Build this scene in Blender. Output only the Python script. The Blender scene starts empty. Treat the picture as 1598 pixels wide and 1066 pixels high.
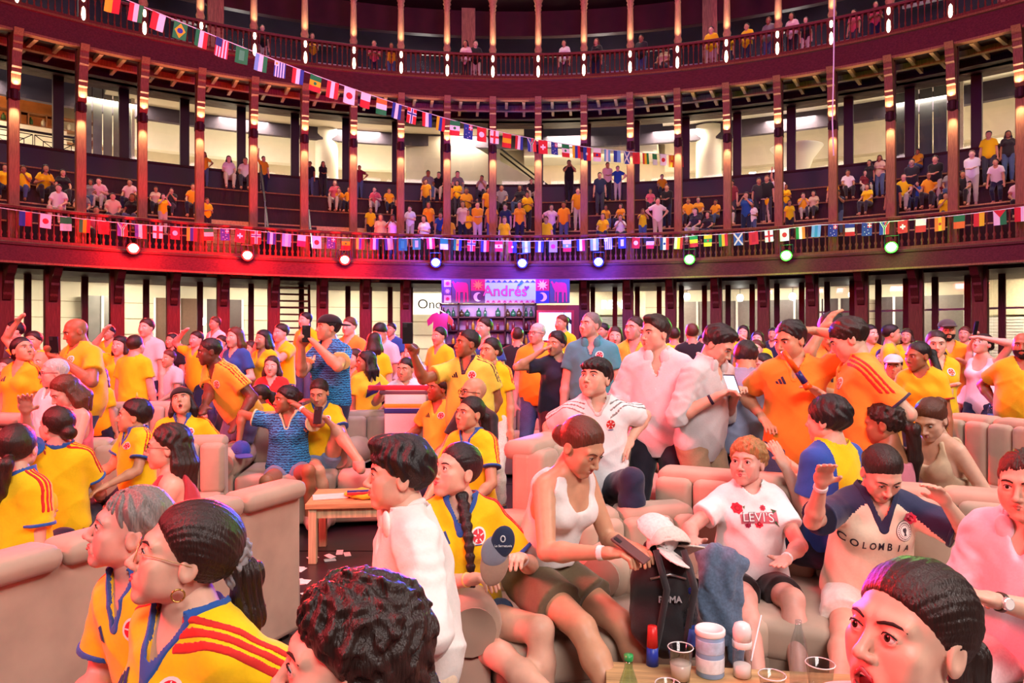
import bpy, bmesh, math, random, gc
gc.disable()
import numpy as np
from mathutils import Vector, Matrix
random.seed(7); RNG = np.random.default_rng(7)
scene = bpy.context.scene
COL = scene.collection
PI = math.pi
# ------------------------------------------------------------------ camera, world, light, exposure
F_PX, CX, CY, CAM_Z = 1110.0, 799.0, 533.0, 1.65
cam_d = bpy.data.cameras.new('camera'); cam_d.lens = 36 * F_PX / 1598; cam_d.sensor_width = 36; cam_d.clip_end = 200
cam = bpy.data.objects.new('camera', cam_d); COL.objects.link(cam)
cam.location = (0, 0, CAM_Z); cam.rotation_euler = (PI / 2, 0, 0)
scene.camera = cam
vs = scene.view_settings
vs.view_transform = 'Standard'; vs.look = 'None'; vs.gamma = 1; vs.use_curve_mapping = False; vs.exposure = 0.48
scene.cycles.use_denoising = True
scene.cycles.use_adaptive_sampling = True; scene.cycles.adaptive_threshold = 0.03
scene.cycles.max_bounces = 5; scene.cycles.diffuse_bounces = 2; scene.cycles.glossy_bounces = 2
scene.cycles.transparent_max_bounces = 24; scene.cycles.transmission_bounces = 4
scene.cycles.caustics_reflective = False; scene.cycles.caustics_refractive = False
scene.cycles.sample_clamp_indirect = 4.0
world = bpy.data.worlds.new('world'); scene.world = world; world.use_nodes = True
wb = world.node_tree.nodes['Background']; wb.inputs[0].default_value = (0.42, 0.22, 0.28, 1); wb.inputs[1].default_value = 0.05

def light(name, kind, loc, energy, color, target=None, size=1.0, size_y=None, spot=60, blend=0.5, radius=0.1):
    d = bpy.data.lights.new(name, kind); d.energy = energy; d.color = color
    if kind == 'AREA':
        d.size = size
        if size_y: d.shape = 'RECTANGLE'; d.size_y = size_y
    else: d.shadow_soft_size = radius
    if kind == 'SPOT': d.spot_size = math.radians(spot); d.spot_blend = blend
    o = bpy.data.objects.new(name, d); COL.objects.link(o); o.location = loc
    if target is not None:
        o.rotation_euler = (Vector(target) - Vector(loc)).to_track_quat('-Z', 'Y').to_euler()
    return o
# added area lights out of view wash ring and galleries
light('unseen_wash_front', 'AREA', (2.5, -6.0, 9.0), 820, (1.0, 0.86, 0.82), (2.0, 4.5, 0.8), 5, 2.5)
light('unseen_wash_right', 'AREA', (9.5, 1.0, 9.0), 560, (1.0, 0.86, 0.78), (2.5, 6, 0.8), 4, 2)
light('unseen_wash_red', 'AREA', (-8.5, 1.0, 6.5), 1900, (1.0, 0.07, 0.09), (-3.2, 6.5, 1.0), 2.5, 2)
light('unseen_wash_centre', 'AREA', (1.0, 8.0, 13.0), 950, (1.0, 0.70, 0.74), (1, 12, 0), 6, 6)
light('unseen_gallery_violet', 'AREA', (1.0, 5.0, 9.5), 800, (0.36, 0.06, 1.0), (1.0, 27, 10.5), 3, 2)
light('unseen_gallery_red', 'AREA', (-4.0, 4.0, 9.5), 900, (1.0, 0.06, 0.12), (-17, 18, 9.0), 3, 2)
light('unseen_gallery_magenta', 'AREA', (6.0, 4.0, 9.5), 800, (0.85, 0.12, 0.50), (18, 18, 9.5), 3, 2)

# ------------------------------------------------------------------ helpers
def P3(px, py, d):
    return Vector(((px - CX) / F_PX * d, d, CAM_Z + (CY - py) / F_PX * d))
_M = {}
COLS = {'yellow': 'fbd000', 'gold': 'f0a818', 'orange': 'f59a30', 'blue': '1f4f9a', 'teal': '3f8f9c', 'navy': '1c2340', 'white': 'f0ecea', 'pink': 'eec4c8', 'black': '18141a', 'red': 'd0281e',
        'royal': '2558a8', 'cream': 'f0dcc0', 'beige': 'd8bc9c', 'khaki': '8a7352', 'jean': '4a5f82', 'ljean': '6f86a6', 'grey': '8a8684', 'dark': '2a2428', 'lblue': '8fa4c4', 'maroon': '7a1f2a', 'olive': '6a5c44', 'rose': 'd85a6a', 'lgrey': 'cfcac6'}
def lin(c):
    if isinstance(c, str):
        c = COLS.get(c, c); c = tuple(int(c[i:i + 2], 16) / 255 for i in (0, 2, 4))
    return tuple((x / 12.92 if x <= 0.04045 else ((x + 0.055) / 1.055) ** 2.4) for x in c)
def mat(color, rough=0.6, var=0.08, scale=12.0, bump=0.0, metal=0.0, kind='', stretch=None, emit=0.0, spec=0.4):
    key = (color, rough, var, scale, bump, metal, kind, stretch, emit, spec)
    if key in _M: return _M[key]
    m = bpy.data.materials.new((kind or 'paint') + '_' + str(color)); m.use_nodes = True
    nt = m.node_tree; b = nt.nodes['Principled BSDF']; c = lin(color)
    b.inputs['Roughness'].default_value = rough; b.inputs['Metallic'].default_value = metal
    b.inputs['Specular IOR Level'].default_value = spec
    m.diffuse_color = (*c, 1)
    if kind == 'glass':
        nt.nodes.remove(b); t = nt.nodes.new('ShaderNodeBsdfTransparent'); g = nt.nodes.new('ShaderNodeBsdfGlossy')
        t.inputs[0].default_value = (*c, 1); g.inputs['Roughness'].default_value = rough
        lw = nt.nodes.new('ShaderNodeLayerWeight'); lw.inputs[0].default_value = .25; fr = nt.nodes.new('ShaderNodeMath'); fr.operation = 'MULTIPLY_ADD'; nt.links.new(lw.outputs['Facing'], fr.inputs[0]); fr.inputs[1].default_value = .35; fr.inputs[2].default_value = .03
        mx = nt.nodes.new('ShaderNodeMixShader'); nt.links.new(fr.outputs[0], mx.inputs[0]); nt.links.new(t.outputs[0], mx.inputs[1]); nt.links.new(g.outputs[0], mx.inputs[2])
        nt.links.new(mx.outputs[0], nt.nodes['Material Output'].inputs[0]); _M[key] = m; return m
    if emit:
        b.inputs['Emission Color'].default_value = (*c, 1); b.inputs['Emission Strength'].default_value = emit
    tc = nt.nodes.new('ShaderNodeTexCoord'); mp = nt.nodes.new('ShaderNodeMapping')
    nt.links.new(tc.outputs['Object'], mp.inputs[0])
    mp.inputs['Scale'].default_value = stretch or (1, 1, 1)
    n = nt.nodes.new('ShaderNodeTexNoise'); n.inputs['Scale'].default_value = scale; n.inputs['Detail'].default_value = 4
    nt.links.new(mp.outputs[0], n.inputs['Vector'])
    r = nt.nodes.new('ShaderNodeMapRange'); r.inputs[1].default_value = 0.3; r.inputs[2].default_value = 0.7
    r.inputs[3].default_value = 1 - var; r.inputs[4].default_value = 1 + var
    nt.links.new(n.outputs['Fac'], r.inputs[0])
    vm = nt.nodes.new('ShaderNodeVectorMath'); vm.operation = 'SCALE'; vm.inputs[0].default_value = c
    nt.links.new(r.outputs[0], vm.inputs['Scale']); nt.links.new(vm.outputs[0], b.inputs['Base Color'])
    if bump:
        bp = nt.nodes.new('ShaderNodeBump'); bp.inputs['Strength'].default_value = bump; bp.inputs['Distance'].default_value = 0.01
        nt.links.new(n.outputs['Fac'], bp.inputs['Height']); nt.links.new(bp.outputs[0], b.inputs['Normal'])
    if kind == 'skin':
        b.inputs['Subsurface Weight'].default_value = 0.12; b.inputs['Subsurface Radius'].default_value = (0.02, 0.008, 0.005)
        b.inputs['Subsurface Scale'].default_value = 0.5
    if kind == 'fabric':
        b.inputs['Sheen Weight'].default_value = 0.2
    _M[key] = m; return m
def wood(c, rough=0.5, s=3.0, axis=2):
    st = [14, 14, 14]; st[axis] = 1.2
    return mat(c, max(rough, .55), 0.28, s, 0.12, kind='wood', stretch=tuple(st), spec=.18)
def fabric(c, var=0.03, rough=0.85): return mat(c, rough, var, 90, 0.1, kind='fabric')
def plastic(c, rough=0.35): return mat(c, rough, 0.03, 5)
def glow(c, e): return mat(c, 0.5, 0.0, 5, emit=e)

def link(o, parent=None, mats=()):
    COL.objects.link(o)
    if parent is not None: o.parent = parent
    return o
def tag(o, label=None, cat=None, group=None, kind=None):
    if label: o['label'] = label
    if cat: o['category'] = cat
    if group: o['group'] = group
    if kind: o['kind'] = kind
    return o
def empty(name, loc=(0, 0, 0), rz=0.0, **kw):
    o = bpy.data.objects.new(name, None); COL.objects.link(o); o.location = loc; o.rotation_euler = (0, 0, rz)
    o.empty_display_size = 0.1
    return tag(o, **kw)
def mesh_obj(name, V, F, mats, parent=None, smooth=False, fm=None, loc=None):
    me = bpy.data.meshes.new(name)
    V = np.asarray(V, dtype=np.float32)
    if isinstance(F, np.ndarray):
        nf, k = F.shape
        me.vertices.add(len(V)); me.vertices.foreach_set('co', V.ravel())
        me.loops.add(nf * k); me.loops.foreach_set('vertex_index', F.ravel().astype(np.int32))
        me.polygons.add(nf); me.polygons.foreach_set('loop_start', np.arange(0, nf * k, k, dtype=np.int32))
        me.update(calc_edges=True)
    else:
        me.from_pydata(V.tolist(), [], F)
    for m in (mats if isinstance(mats, (list, tuple)) else [mats]): me.materials.append(m)
    if fm is not None: me.polygons.foreach_set('material_index', np.asarray(fm, dtype=np.int32))
    if smooth: me.polygons.foreach_set('use_smooth', np.ones(len(me.polygons), dtype=bool))
    if not isinstance(F, np.ndarray): me.validate(); me.update()
    o = bpy.data.objects.new(name, me); link(o, parent)
    if loc is not None: o.location = loc
    return o
def rotz(a):
    c, s = math.cos(a), math.sin(a); return np.array([[c, -s, 0], [s, c, 0], [0, 0, 1.0]])
class MB:
    """collects shapes into one mesh"""
    def __init__(s): s.v = []; s.f = []; s.m = []; s.cur = 0
    def add(s, V, F):
        o = len(s.v); s.v += [tuple(map(float, p)) for p in V]; s.f += [tuple(i + o for i in f) for f in F]; s.m += [s.cur] * len(F); return s
    def box(s, c, d, R=None, bev=0.0):
        x, y, z = d[0] / 2, d[1] / 2, d[2] / 2
        if bev <= 0:
            V = np.array([(-x, -y, -z), (x, -y, -z), (x, y, -z), (-x, y, -z), (-x, -y, z), (x, -y, z), (x, y, z), (-x, y, z)])
            F = [(3, 2, 1, 0), (4, 5, 6, 7), (0, 1, 5, 4), (1, 2, 6, 5), (2, 3, 7, 6), (3, 0, 4, 7)]
        else:
            b = min(bev, x * .98, y * .98, z * .98); bm = bmesh.new(); bmesh.ops.create_cube(bm, size=1)
            for v in bm.verts: v.co = Vector((v.co.x * 2 * x, v.co.y * 2 * y, v.co.z * 2 * z))
            bmesh.ops.bevel(bm, geom=bm.edges[:], offset=b, segments=3, profile=0.5, affect='EDGES')
            V = np.array([v.co[:] for v in bm.verts]); F = [[v.index for v in f.verts] for f in bm.faces]; bm.free()
        if R is not None: V = V @ np.asarray(R).T
        return s.add(V + np.array(c), F)
    def tube(s, pts, r, n=8, close=True):
        pts = [np.array(p, float) for p in pts]; rs = r if isinstance(r, (list, tuple)) else [r] * len(pts); V = []; F = []
        up = None
        for i, p in enumerate(pts):
            t = (pts[min(i + 1, len(pts) - 1)] - pts[max(i - 1, 0)]); t /= np.linalg.norm(t) + 1e-9
            if up is None: up = np.array([0, 0, 1.0]) if abs(t[2]) < .9 else np.array([1.0, 0, 0])
            a = np.cross(t, up); a /= np.linalg.norm(a) + 1e-9; b = np.cross(a, t); up = b
            for j in range(n):
                th = 2 * PI * j / n; V.append(p + rs[i] * (math.cos(th) * a + math.sin(th) * b))
        for i in range(len(pts) - 1):
            for j in range(n):
                F.append((i * n + j, i * n + (j + 1) % n, (i + 1) * n + (j + 1) % n, (i + 1) * n + j))
        if close: F += [tuple(range(n))[::-1], tuple(range((len(pts) - 1) * n, len(pts) * n))]
        return s.add(V, F)
    def lathe(s, prof, n=12, c=(0, 0, 0), R=None):
        V = []; F = []
        for r, z in prof:
            for j in range(n): V.append((r * math.cos(2 * PI * j / n), r * math.sin(2 * PI * j / n), z))
        for i in range(len(prof) - 1):
            for j in range(n): F.append((i * n + j, i * n + (j + 1) % n, (i + 1) * n + (j + 1) % n, (i + 1) * n + j))
        F += [tuple(range(n))[::-1], tuple(range((len(prof) - 1) * n, len(prof) * n))]
        V = np.array(V)
        if R is not None: V = V @ np.asarray(R).T
        return s.add(V + np.array(c), F)
    def prism(s, poly, z0, z1, fr=None):
        """2-D polygon extruded; fr = (origin, u, v, n)"""
        n = len(poly); o, u, v, w = fr or ((0, 0, 0), (1, 0, 0), (0, 1, 0), (0, 0, 1))
        o, u, v, w = map(lambda q: np.array(q, float), (o, u, v, w))
        V = [o + p[0] * u + p[1] * v + z0 * w for p in poly] + [o + p[0] * u + p[1] * v + z1 * w for p in poly]
        F = [tuple(range(n))[::-1], tuple(range(n, 2 * n))] + [(i, (i + 1) % n, n + (i + 1) % n, n + i) for i in range(n)]
        return s.add(V, F)
    def build(s, name, mats, parent=None, smooth=False, loc=None):
        return mesh_obj(name, s.v, s.f, mats, parent, smooth, s.m if isinstance(mats, (list, tuple)) and len(mats) > 1 else None, loc)
def copy_tree(o, parent=None):
    c = o.copy(); COL.objects.link(c)
    if parent is not None: c.parent = parent
    for ch in list(o.children): copy_tree(ch, c)
    return c
def text_mesh(body, size, depth=0.0, bold=False):
    cu = bpy.data.curves.new('lettering', 'FONT'); cu.body = body; cu.size = size; cu.extrude = depth; cu.align_x = 'CENTER'; cu.align_y = 'CENTER'
    cu.resolution_u = 4
    if bold: cu.offset = size * 0.018
    o = bpy.data.objects.new('lettering', cu); COL.objects.link(o)
    dg = bpy.context.evaluated_depsgraph_get(); me = bpy.data.meshes.new_from_object(o.evaluated_get(dg))
    bpy.data.objects.remove(o)
    bm = bmesh.new(); bm.from_mesh(me); bpy.data.meshes.remove(me); return bm
def text_obj(name, body, size, fr, m, parent, depth=0.004, bold=False):
    bm = text_mesh(body, size, depth, bold); o, u, v, w = [np.array(q, float) for q in fr]
    V = np.array([x.co[:] for x in bm.verts]); F = [[q.index for q in f.verts] for f in bm.faces]; bm.free()
    return mesh_obj(name, o + V[:, :1] * u + V[:, 1:2] * v + V[:, 2:3] * w, F, m, parent)
# ------------------------------------------------------------------ the ring (bullring galleries)
RC = 6.0                                   # ring centre lies 6 m in front of the camera
def RP(th, r, z): return (r * math.sin(th), RC + r * math.cos(th), z)
def th_of(px, R):
    ph = math.atan((px - CX) / F_PX); return ph + math.asin(RC * math.sin(ph) / R)
TH = [0.0473 + 0.0819 * k for k in range(-13, 13)]
DARK = wood('52201c', 0.45); DARK2 = wood('36141a', 0.5); MIDW = wood('8a5a3c', 0.5); PALE = wood('b98f64', 0.55)
FASC = wood('561a20', 0.42, 2.0, 0); CREAM = mat('f6e4c8', 0.8, 0.03, 3); WHITEW = mat('f6f0e4', 0.8, 0.02, 3)
GREYW = mat('b8aa9a', 0.8, 0.04, 2); GLASS = mat('f4f6f6', 0.03, kind='glass'); BLACKM = plastic('141214', 0.4); STEEL = mat('9a9a9c', 0.3, 0.05, 20, metal=0.9)
def ring(name, prof, m, th0=-0.98, th1=1.02, n=64, parent=None, kind='structure', smooth=False):
    """closed (r,z) profile swept around the ring"""
    V = []; F = []; k = len(prof)
    for i in range(n + 1):
        t = th0 + (th1 - th0) * i / n
        V += [RP(t, r, z) for r, z in prof]
    for i in range(n):
        for j in range(k): F.append((i * k + j, i * k + (j + 1) % k, (i + 1) * k + (j + 1) % k, (i + 1) * k + j))
    F += [tuple(range(k)), tuple(range(n * k, n * k + k))[::-1]]
    o = mesh_obj(name, V, F, m, parent, smooth)
    if kind and parent is None: o['kind'] = kind
    return o
def rbox(r0, r1, z0, z1): return [(r0, z0), (r1, z0), (r1, z1), (r0, z1)]

# floors
FLOORM = mat('33232a', 0.28, 0.2, 5, 0.04, spec=0.5)
FL = MB().box((0, 24.45, -0.15), (70, 40, 0.3)).build('floor', FLOORM); FL['kind'] = 'structure'
for x in (-2.9, -1.7, -0.2): pass
for i, y in enumerate((5.6, 6.9, 8.2, 9.5)):
    MB().box((-1.0, y, 0.001), (9, 0.012, 0.004)).build('floor_joint', BLACKM, FL)
NF = MB().box((0, -1.8, -0.25), (30, 12.5, 0.3)).build('floor', mat('5a4a48', 0.5, 0.15, 4)); NF['kind'] = 'structure'
st = MB().box((-8.0, 4.42, -0.03), (15.0, 0.07, 0.075), bev=0.006).build('trim_1', wood('c9a06a', 0.5, 3, 0)); st['kind'] = 'structure'
st = MB().box((-8.0, 4.44, -0.09), (15.0, 0.03, 0.14)).build('trim_2', mat('cdbba4', 0.7)); st['kind'] = 'structure'

# lower gallery: fascia, soffit, slab and stands
ring('trim_3', [(20.9, 4.02), (21.15, 4.02), (21.15, 4.5), (20.9, 4.5)], FASC)
ring('trim_4', [(20.8, 4.5), (21.3, 4.5), (21.3, 4.6), (20.84, 4.6), (20.8, 4.57)], DARK)
ring('trim_5', [(20.84, 3.96), (21.2, 3.96), (21.2, 4.02), (20.84, 4.02)], MIDW)
ring('ceiling', rbox(21.15, 29.0, 4.05, 4.2), mat('a87c62', 0.7))
ROWS = []
for i in range(5):
    r0, z = 22.35 + 0.86 * i, 4.72 + 0.78 * i
    ring('floor', [(r0, z - 0.78), (27.0, z - 0.78), (27.0, z - .02), (r0, z - .02)], DARK2)
    o = ring('floor', rbox(r0 - 0.05, r0 + 0.86, z - .02, z + 0.03), PALE if i in (1, 2) else MIDW)
    ROWS.append((r0 + 0.3, z + 0.03))
ring('floor', rbox(21.15, 22.4, 4.3, 4.6), DARK2)
ring('wall_gallery', rbox(26.45, 26.75, 7.5, 8.72), mat('24121c', 0.5))
# wooden bench fronts beside the stair, pale planks
for i, (pa, pb, rows) in enumerate(((322, 392, (0, 1, 2)), (494, 592, (0, 1, 2)))):
    e = empty('timber_bench', label='stepped bench of pale timber planks in the stands, %s the glass stair' % ('left of', 'right of')[i], cat='bench')
    for r in rows:
        r0, z = 22.35 + .86 * r, 4.72 + .78 * r
        for q in range(3):
            ring('plank', rbox(r0 - .09, r0 - .05, z - .78 + .26 * q + .03, z - .78 + .26 * q + .275), wood(('c89a64', 'b98a58', 'd2a870')[q], .5, 3, 0), th_of(pa, r0), th_of(pb, r0), 6, parent=e)
# upper gallery: sloped timber ceiling, beams, fascia
ring('ceiling', [(21.0, 10.92), (26.6, 11.75), (26.6, 11.95), (21.0, 11.12)], DARK2)
ring('trim_6', rbox(22.75, 22.95, 10.98, 11.2), PALE)
ring('trim_7', rbox(24.6, 24.9, 11.22, 11.45), DARK2)
ring('trim_8', rbox(20.9, 21.2, 10.84, 11.5), FASC)
ring('trim_9', [(20.78, 11.5), (21.5, 11.5), (21.5, 11.58), (20.82, 11.58)], MIDW)
ring('trim_10', rbox(20.86, 21.1, 10.78, 10.85), MIDW)
ring('floor', rbox(21.2, 27.0, 11.5, 11.58), DARK2)
JO = empty('ceiling_joists', kind='structure'); jm = None
for k in range(len(TH) - 1):
    for a in (0.3, 0.68):
        t = TH[k] + 0.0819 * a
        for (r0, r1) in ((21.2, 22.7), (22.98, 24.5)):
            o = jm.copy() if jm and False else None
            mb = MB(); n = 0.055
            z0, z1 = 10.92 + (r0 - 21) * .148, 10.92 + (r1 - 21) * .148
            e = np.array([math.cos(t), -math.sin(t), 0]) * n
            A, B = np.array(RP(t, r0, z0)), np.array(RP(t, r1, z1)); d = np.array([0, 0, -0.16])
            mb.add([A - e, A + e, B + e, B - e, A - e + d, A + e + d, B + e + d, B - e + d], [(0, 1, 2, 3), (7, 6, 5, 4), (0, 4, 5, 1), (1, 5, 6, 2), (2, 6, 7, 3), (3, 7, 4, 0)])
            mb.build('joist', PALE, JO)

# columns of the galleries
def col_meshes():
    d = {}
    mb = MB().box((0, 0, 6.8), (0.29, 0.29, 4.3), bev=0.035); d['shaft'] = mb
    mb = MB().box((0, 0, 9.07), (0.31, 0.33, 0.26), bev=0.03).lathe([(0.05, 8.9), (0.10, 8.93), (0.10, 9.2), (0.05, 9.22)], 10, (0, -0.2, 0)); d['sconce'] = mb
    mb = MB().box((0, 0.02, 10.05), (0.27, 0.26, 1.75)); d['post'] = mb
    return d
LIT = wood('c59a72', 0.5)
prof = [(0.0, 9.2), (-0.16, 9.22), (-0.25, 9.32), (-0.27, 9.5), (-0.27, 9.62), (-0.36, 9.66), (-0.36, 9.78), (-0.42, 9.82), (-0.42, 9.95), (-0.46, 10.25), (-0.55, 10.3), (-0.55, 10.42), (-0.62, 10.5), (-0.62, 10.62), (-0.8, 10.84), (0.0, 10.84)]
upcol = [(0.13, 12.55), (0.17, 12.6), (0.17, 12.66), (0.12, 12.72), (0.15, 12.85), (0.11, 12.98), (0.13, 13.1), (0.105, 14.2), (0.12, 14.25), (0.10, 14.3), (0.14, 14.4), (0.11, 14.45), (0.16, 14.55), (0.12, 14.6), (0.18, 14.75), (0.2, 15.3)]
cm = col_meshes(); proto = None; sconce_lights = []
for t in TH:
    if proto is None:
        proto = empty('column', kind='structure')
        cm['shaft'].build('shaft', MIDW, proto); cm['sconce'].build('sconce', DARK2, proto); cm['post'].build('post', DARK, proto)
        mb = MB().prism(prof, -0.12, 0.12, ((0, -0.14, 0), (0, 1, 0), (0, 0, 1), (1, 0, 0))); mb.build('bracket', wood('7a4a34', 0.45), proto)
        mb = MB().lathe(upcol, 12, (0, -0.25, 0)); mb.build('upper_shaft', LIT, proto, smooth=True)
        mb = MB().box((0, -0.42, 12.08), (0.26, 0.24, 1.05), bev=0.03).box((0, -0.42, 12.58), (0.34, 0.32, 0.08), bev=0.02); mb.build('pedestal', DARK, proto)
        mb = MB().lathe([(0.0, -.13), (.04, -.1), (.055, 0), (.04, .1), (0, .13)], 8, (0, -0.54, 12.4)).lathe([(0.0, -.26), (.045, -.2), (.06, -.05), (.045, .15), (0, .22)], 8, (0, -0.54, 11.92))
        mb.build('lamp_lens', glow('ffe6c0', 6.0), proto, smooth=True)  # glowing ovals stand in for uplight glare on the post, not lamps
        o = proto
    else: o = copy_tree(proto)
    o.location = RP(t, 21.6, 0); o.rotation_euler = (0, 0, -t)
for t in TH[1:-1]:
    if abs(t) > 0.82: continue
    p = RP(t, 21.27, 8.88); q = RP(t, 21.42, 6.0)
    light('sconce_downlight', 'SPOT', p, 150, (1.0, 0.80, 0.56), q, spot=75, blend=0.7, radius=0.04)
    p = RP(t, 21.12, 9.26); q = RP(t, 21.2, 11.0)
    light('sconce_uplight', 'SPOT', p, 75, (1.0, 0.74, 0.48), q, spot=110, blend=0.7, radius=0.04)
    p = RP(t, 21.0, 12.75); q = RP(t, 21.3, 15.0)
    light('pedestal_uplight', 'SPOT', p, 40, (1.0, 0.74, 0.5), q, spot=80, blend=0.7, radius=0.04)

# balustrades
def balustrade(label, z0, z1, R, n, mcol, prof):
    e = empty('balustrade', label=label, cat='railing')
    ring('top_rail', [(R - .09, z1 - .1), (R + .09, z1 - .1), (R + .11, z1 - .03), (R + .06, z1), (R - .06, z1), (R - .11, z1 - .03)], mcol, parent=e)
    ring('lower_rail', rbox(R - .06, R + .06, z0, z0 + .09), mcol, parent=e)
    p = None
    for i in range(n):
        t = -0.84 + 1.7 * (i + .5) / n
        if p is None:
            h = z1 - .1 - z0 - .09
            p = MB().lathe([(a, b * h) for a, b in prof], 6).build('baluster', mcol, e, smooth=True); o = p
        else: o = p.copy(); COL.objects.link(o)
        o.location = RP(t, R, z0 + .09)
    return e
BP = [(.03, 0), (.045, .04), (.03, .1), (.05, .16), (.055, .2), (.025, .27), (.022, .6), (.04, .66), (.025, .74), (.03, .85), (.045, .93), (.035, 1)]
balustrade('dark timber balustrade of the lower gallery behind the row of flags', 4.62, 5.70, 21.1, 188, wood('74382c', 0.4), BP)
BP2 = [(.022, 0), (.04, .05), (.02, .12), (.035, .2), (.018, .3), (.018, .65), (.035, .72), (.02, .8), (.04, .88), (.05, .95), (.05, 1)]
balustrade('dark timber balustrade of the upper gallery with uplight glare on its posts', 11.66, 12.61, 21.1, 200, wood('6a2c24', 0.4), BP2)

# glazed wall behind the stands
WIN = empty('window_1', kind='structure')
pp = None
for i, t in enumerate(TH):
    if pp is None: pp = MB().box((0, 0, 10.2), (0.34, 0.3, 3.1)).build('window_post', mat('231019', 0.5), WIN); o = pp
    else: o = pp.copy(); COL.objects.link(o)
    o.location = RP(t, 26.6, 0); o.rotation_euler = (0, 0, -t)
    if i < len(TH) - 1:
        t2 = t + 0.041
        w = 2 * 26.6 * math.sin(0.041)
        g = MB().box((0, 0, 10.2), (w - .34, 0.015, 3.0)).build('pane', GLASS, WIN) if i == 0 else g.copy()
        if i: COL.objects.link(g)
        g.location = RP(t2, 26.6, 0); g.rotation_euler = (0, 0, -t2)
ring('window_sill', rbox(26.4, 26.8, 8.7, 8.8), DARK2, parent=WIN)
# shopping mall concourse behind the glass, middle level
ring('floor', rbox(26.8, 36.0, 8.3, 8.5), mat('d8cbb4', 0.3))
ring('wall_concourse', rbox(35.5, 36.0, 8.5, 16.0), CREAM)
ring('trim_11', rbox(33.0, 33.6, 10.9, 12.2), WHITEW, -0.62, -0.02)
ring('ceiling', rbox(26.9, 33.3, 12.2, 12.4), GREYW, -0.62, 0.02)
ring('trim_12', rbox(33.0, 33.6, 10.7, 12.4), GREYW, 0.25, 0.98)
ring('ceiling', rbox(26.9, 33.3, 12.4, 12.6), WHITEW, 0.25, 0.98)
ring('trim_13', rbox(31.6, 32.0, 9.9, 10.8), CREAM, -0.98, -0.66)
ring('trim_14', rbox(35.2, 35.5, 8.5, 9.3), mat('b0683a', 0.6), -0.7, -0.2)
ring('trim_15', rbox(31.0, 31.3, 11.3, 11.9), WHITEW, 0.02, 0.24)
ring('floor', rbox(31.0, 35.5, 11.9, 12.0), WHITEW, 0.02, 0.24)
for px, R, s in ((510, 31.0, .55), (1106, 31.0, .62), (1560, 34.0, .5)):
    t = th_of(px, R); o = MB().lathe([(s, 8.5), (s, 11.7), (s * 1.25, 11.9), (s * 1.25, 12.3)], 24, RP(t, R, 0)).build('column', WHITEW, smooth=True); o['kind'] = 'structure'
t = th_of(1243, 31.0); o = MB().lathe([(.3, 8.5), (.42, 9.4), (.75, 10.3), (1.2, 10.9)], 24, RP(t, 31.0, 0)).build('column', WHITEW, smooth=True); o['kind'] = 'structure'
t = th_of(1190, 30.0); e = empty('neon_sign', RP(t, 30.0, 9.35), -t, label='white neon sign of crossed strokes behind the right windows', cat='sign')
for q in ([(-.5, 0, .3), (0, 0, -.05), (.5, 0, .3)], [(-.5, 0, -.35), (0, 0, .0), (.5, 0, -.35)], [(-.15, 0, -.3), (.2, 0, -.3)], [(-.6, 0, .3), (-.3, 0, .3)], [(.3, 0, .3), (.6, 0, .3)]): MB().tube(q, .035, 6).build('tube', glow('fff4ff', 5.0), e)
# orange-lit shop at the far left with display shelves
t0 = th_of(60, 34)
ring('wall_shop', rbox(34.6, 34.8, 10.8, 14.0), mat('c8783a', 0.6, 0.2, 2), -0.95, -0.66)
for i, px in enumerate((18, 60, 100, 148)):
    t = th_of(px, 33.5); w = 1.3
    e = empty('display_shelf', RP(t, 33.9, 10.8), -t, label='brown shop display shelf behind the glass, %s from the corner' % ('first', 'second', 'third', 'fourth')[i], cat='shelf', group='shelves of the orange lit shop')
    for z in (0.0, .55, 1.1): MB().box((0, 0, z), (w, .45, .05)).build('shelf_board', MIDW, e)
    for x in (-w / 2, w / 2): MB().box((x, 0, .55), (.05, .45, 1.2)).build('side_panel', MIDW, e)
    for q in range(5):
        z = (.03, .58)[q % 2]; mb = MB().lathe([(.07, 0), (.1, .08), (.09, .25), (.04, .3), (.04, .36)], 8, (-.5 + .24 * q, -.05, z)); mb.build('jar', plastic(('e0c040', '3a5a2a', '8a2a1a', 'e8dcc0', '444450')[q]), e, smooth=True)
light('shop_lamp', 'POINT', RP(-0.78, 33.0, 13.2), 260, (1.0, .6, .3), radius=.3)
# grey rolling shutter panels and lift shaft seen through the glass
for px, R, w, m in ((168, 30.0, 1.9, mat('8a8a86', 0.35, 0.1, 3, kind='metal', metal=.3)), (1445, 30.0, 2.6, mat('55565c', 0.3, 0.1, 3, kind='metal', metal=.3))):
    t = th_of(px, R); e = empty('wall_lift', RP(t, R, 8.5), -t, kind='structure')
    for i in range(5):
        MB().box((-w / 2 + w * (i + .5) / 5, 0, 2.2), (w / 5 - .05, .12 + .06 * (i % 2), 4.4)).build('panel', m, e)
    for x in (-w / 2, w / 2): MB().box((x, -.1, 2.2), (.12, .2, 4.4)).build('frame', mat('d8d0c0', 0.5), e)
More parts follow.
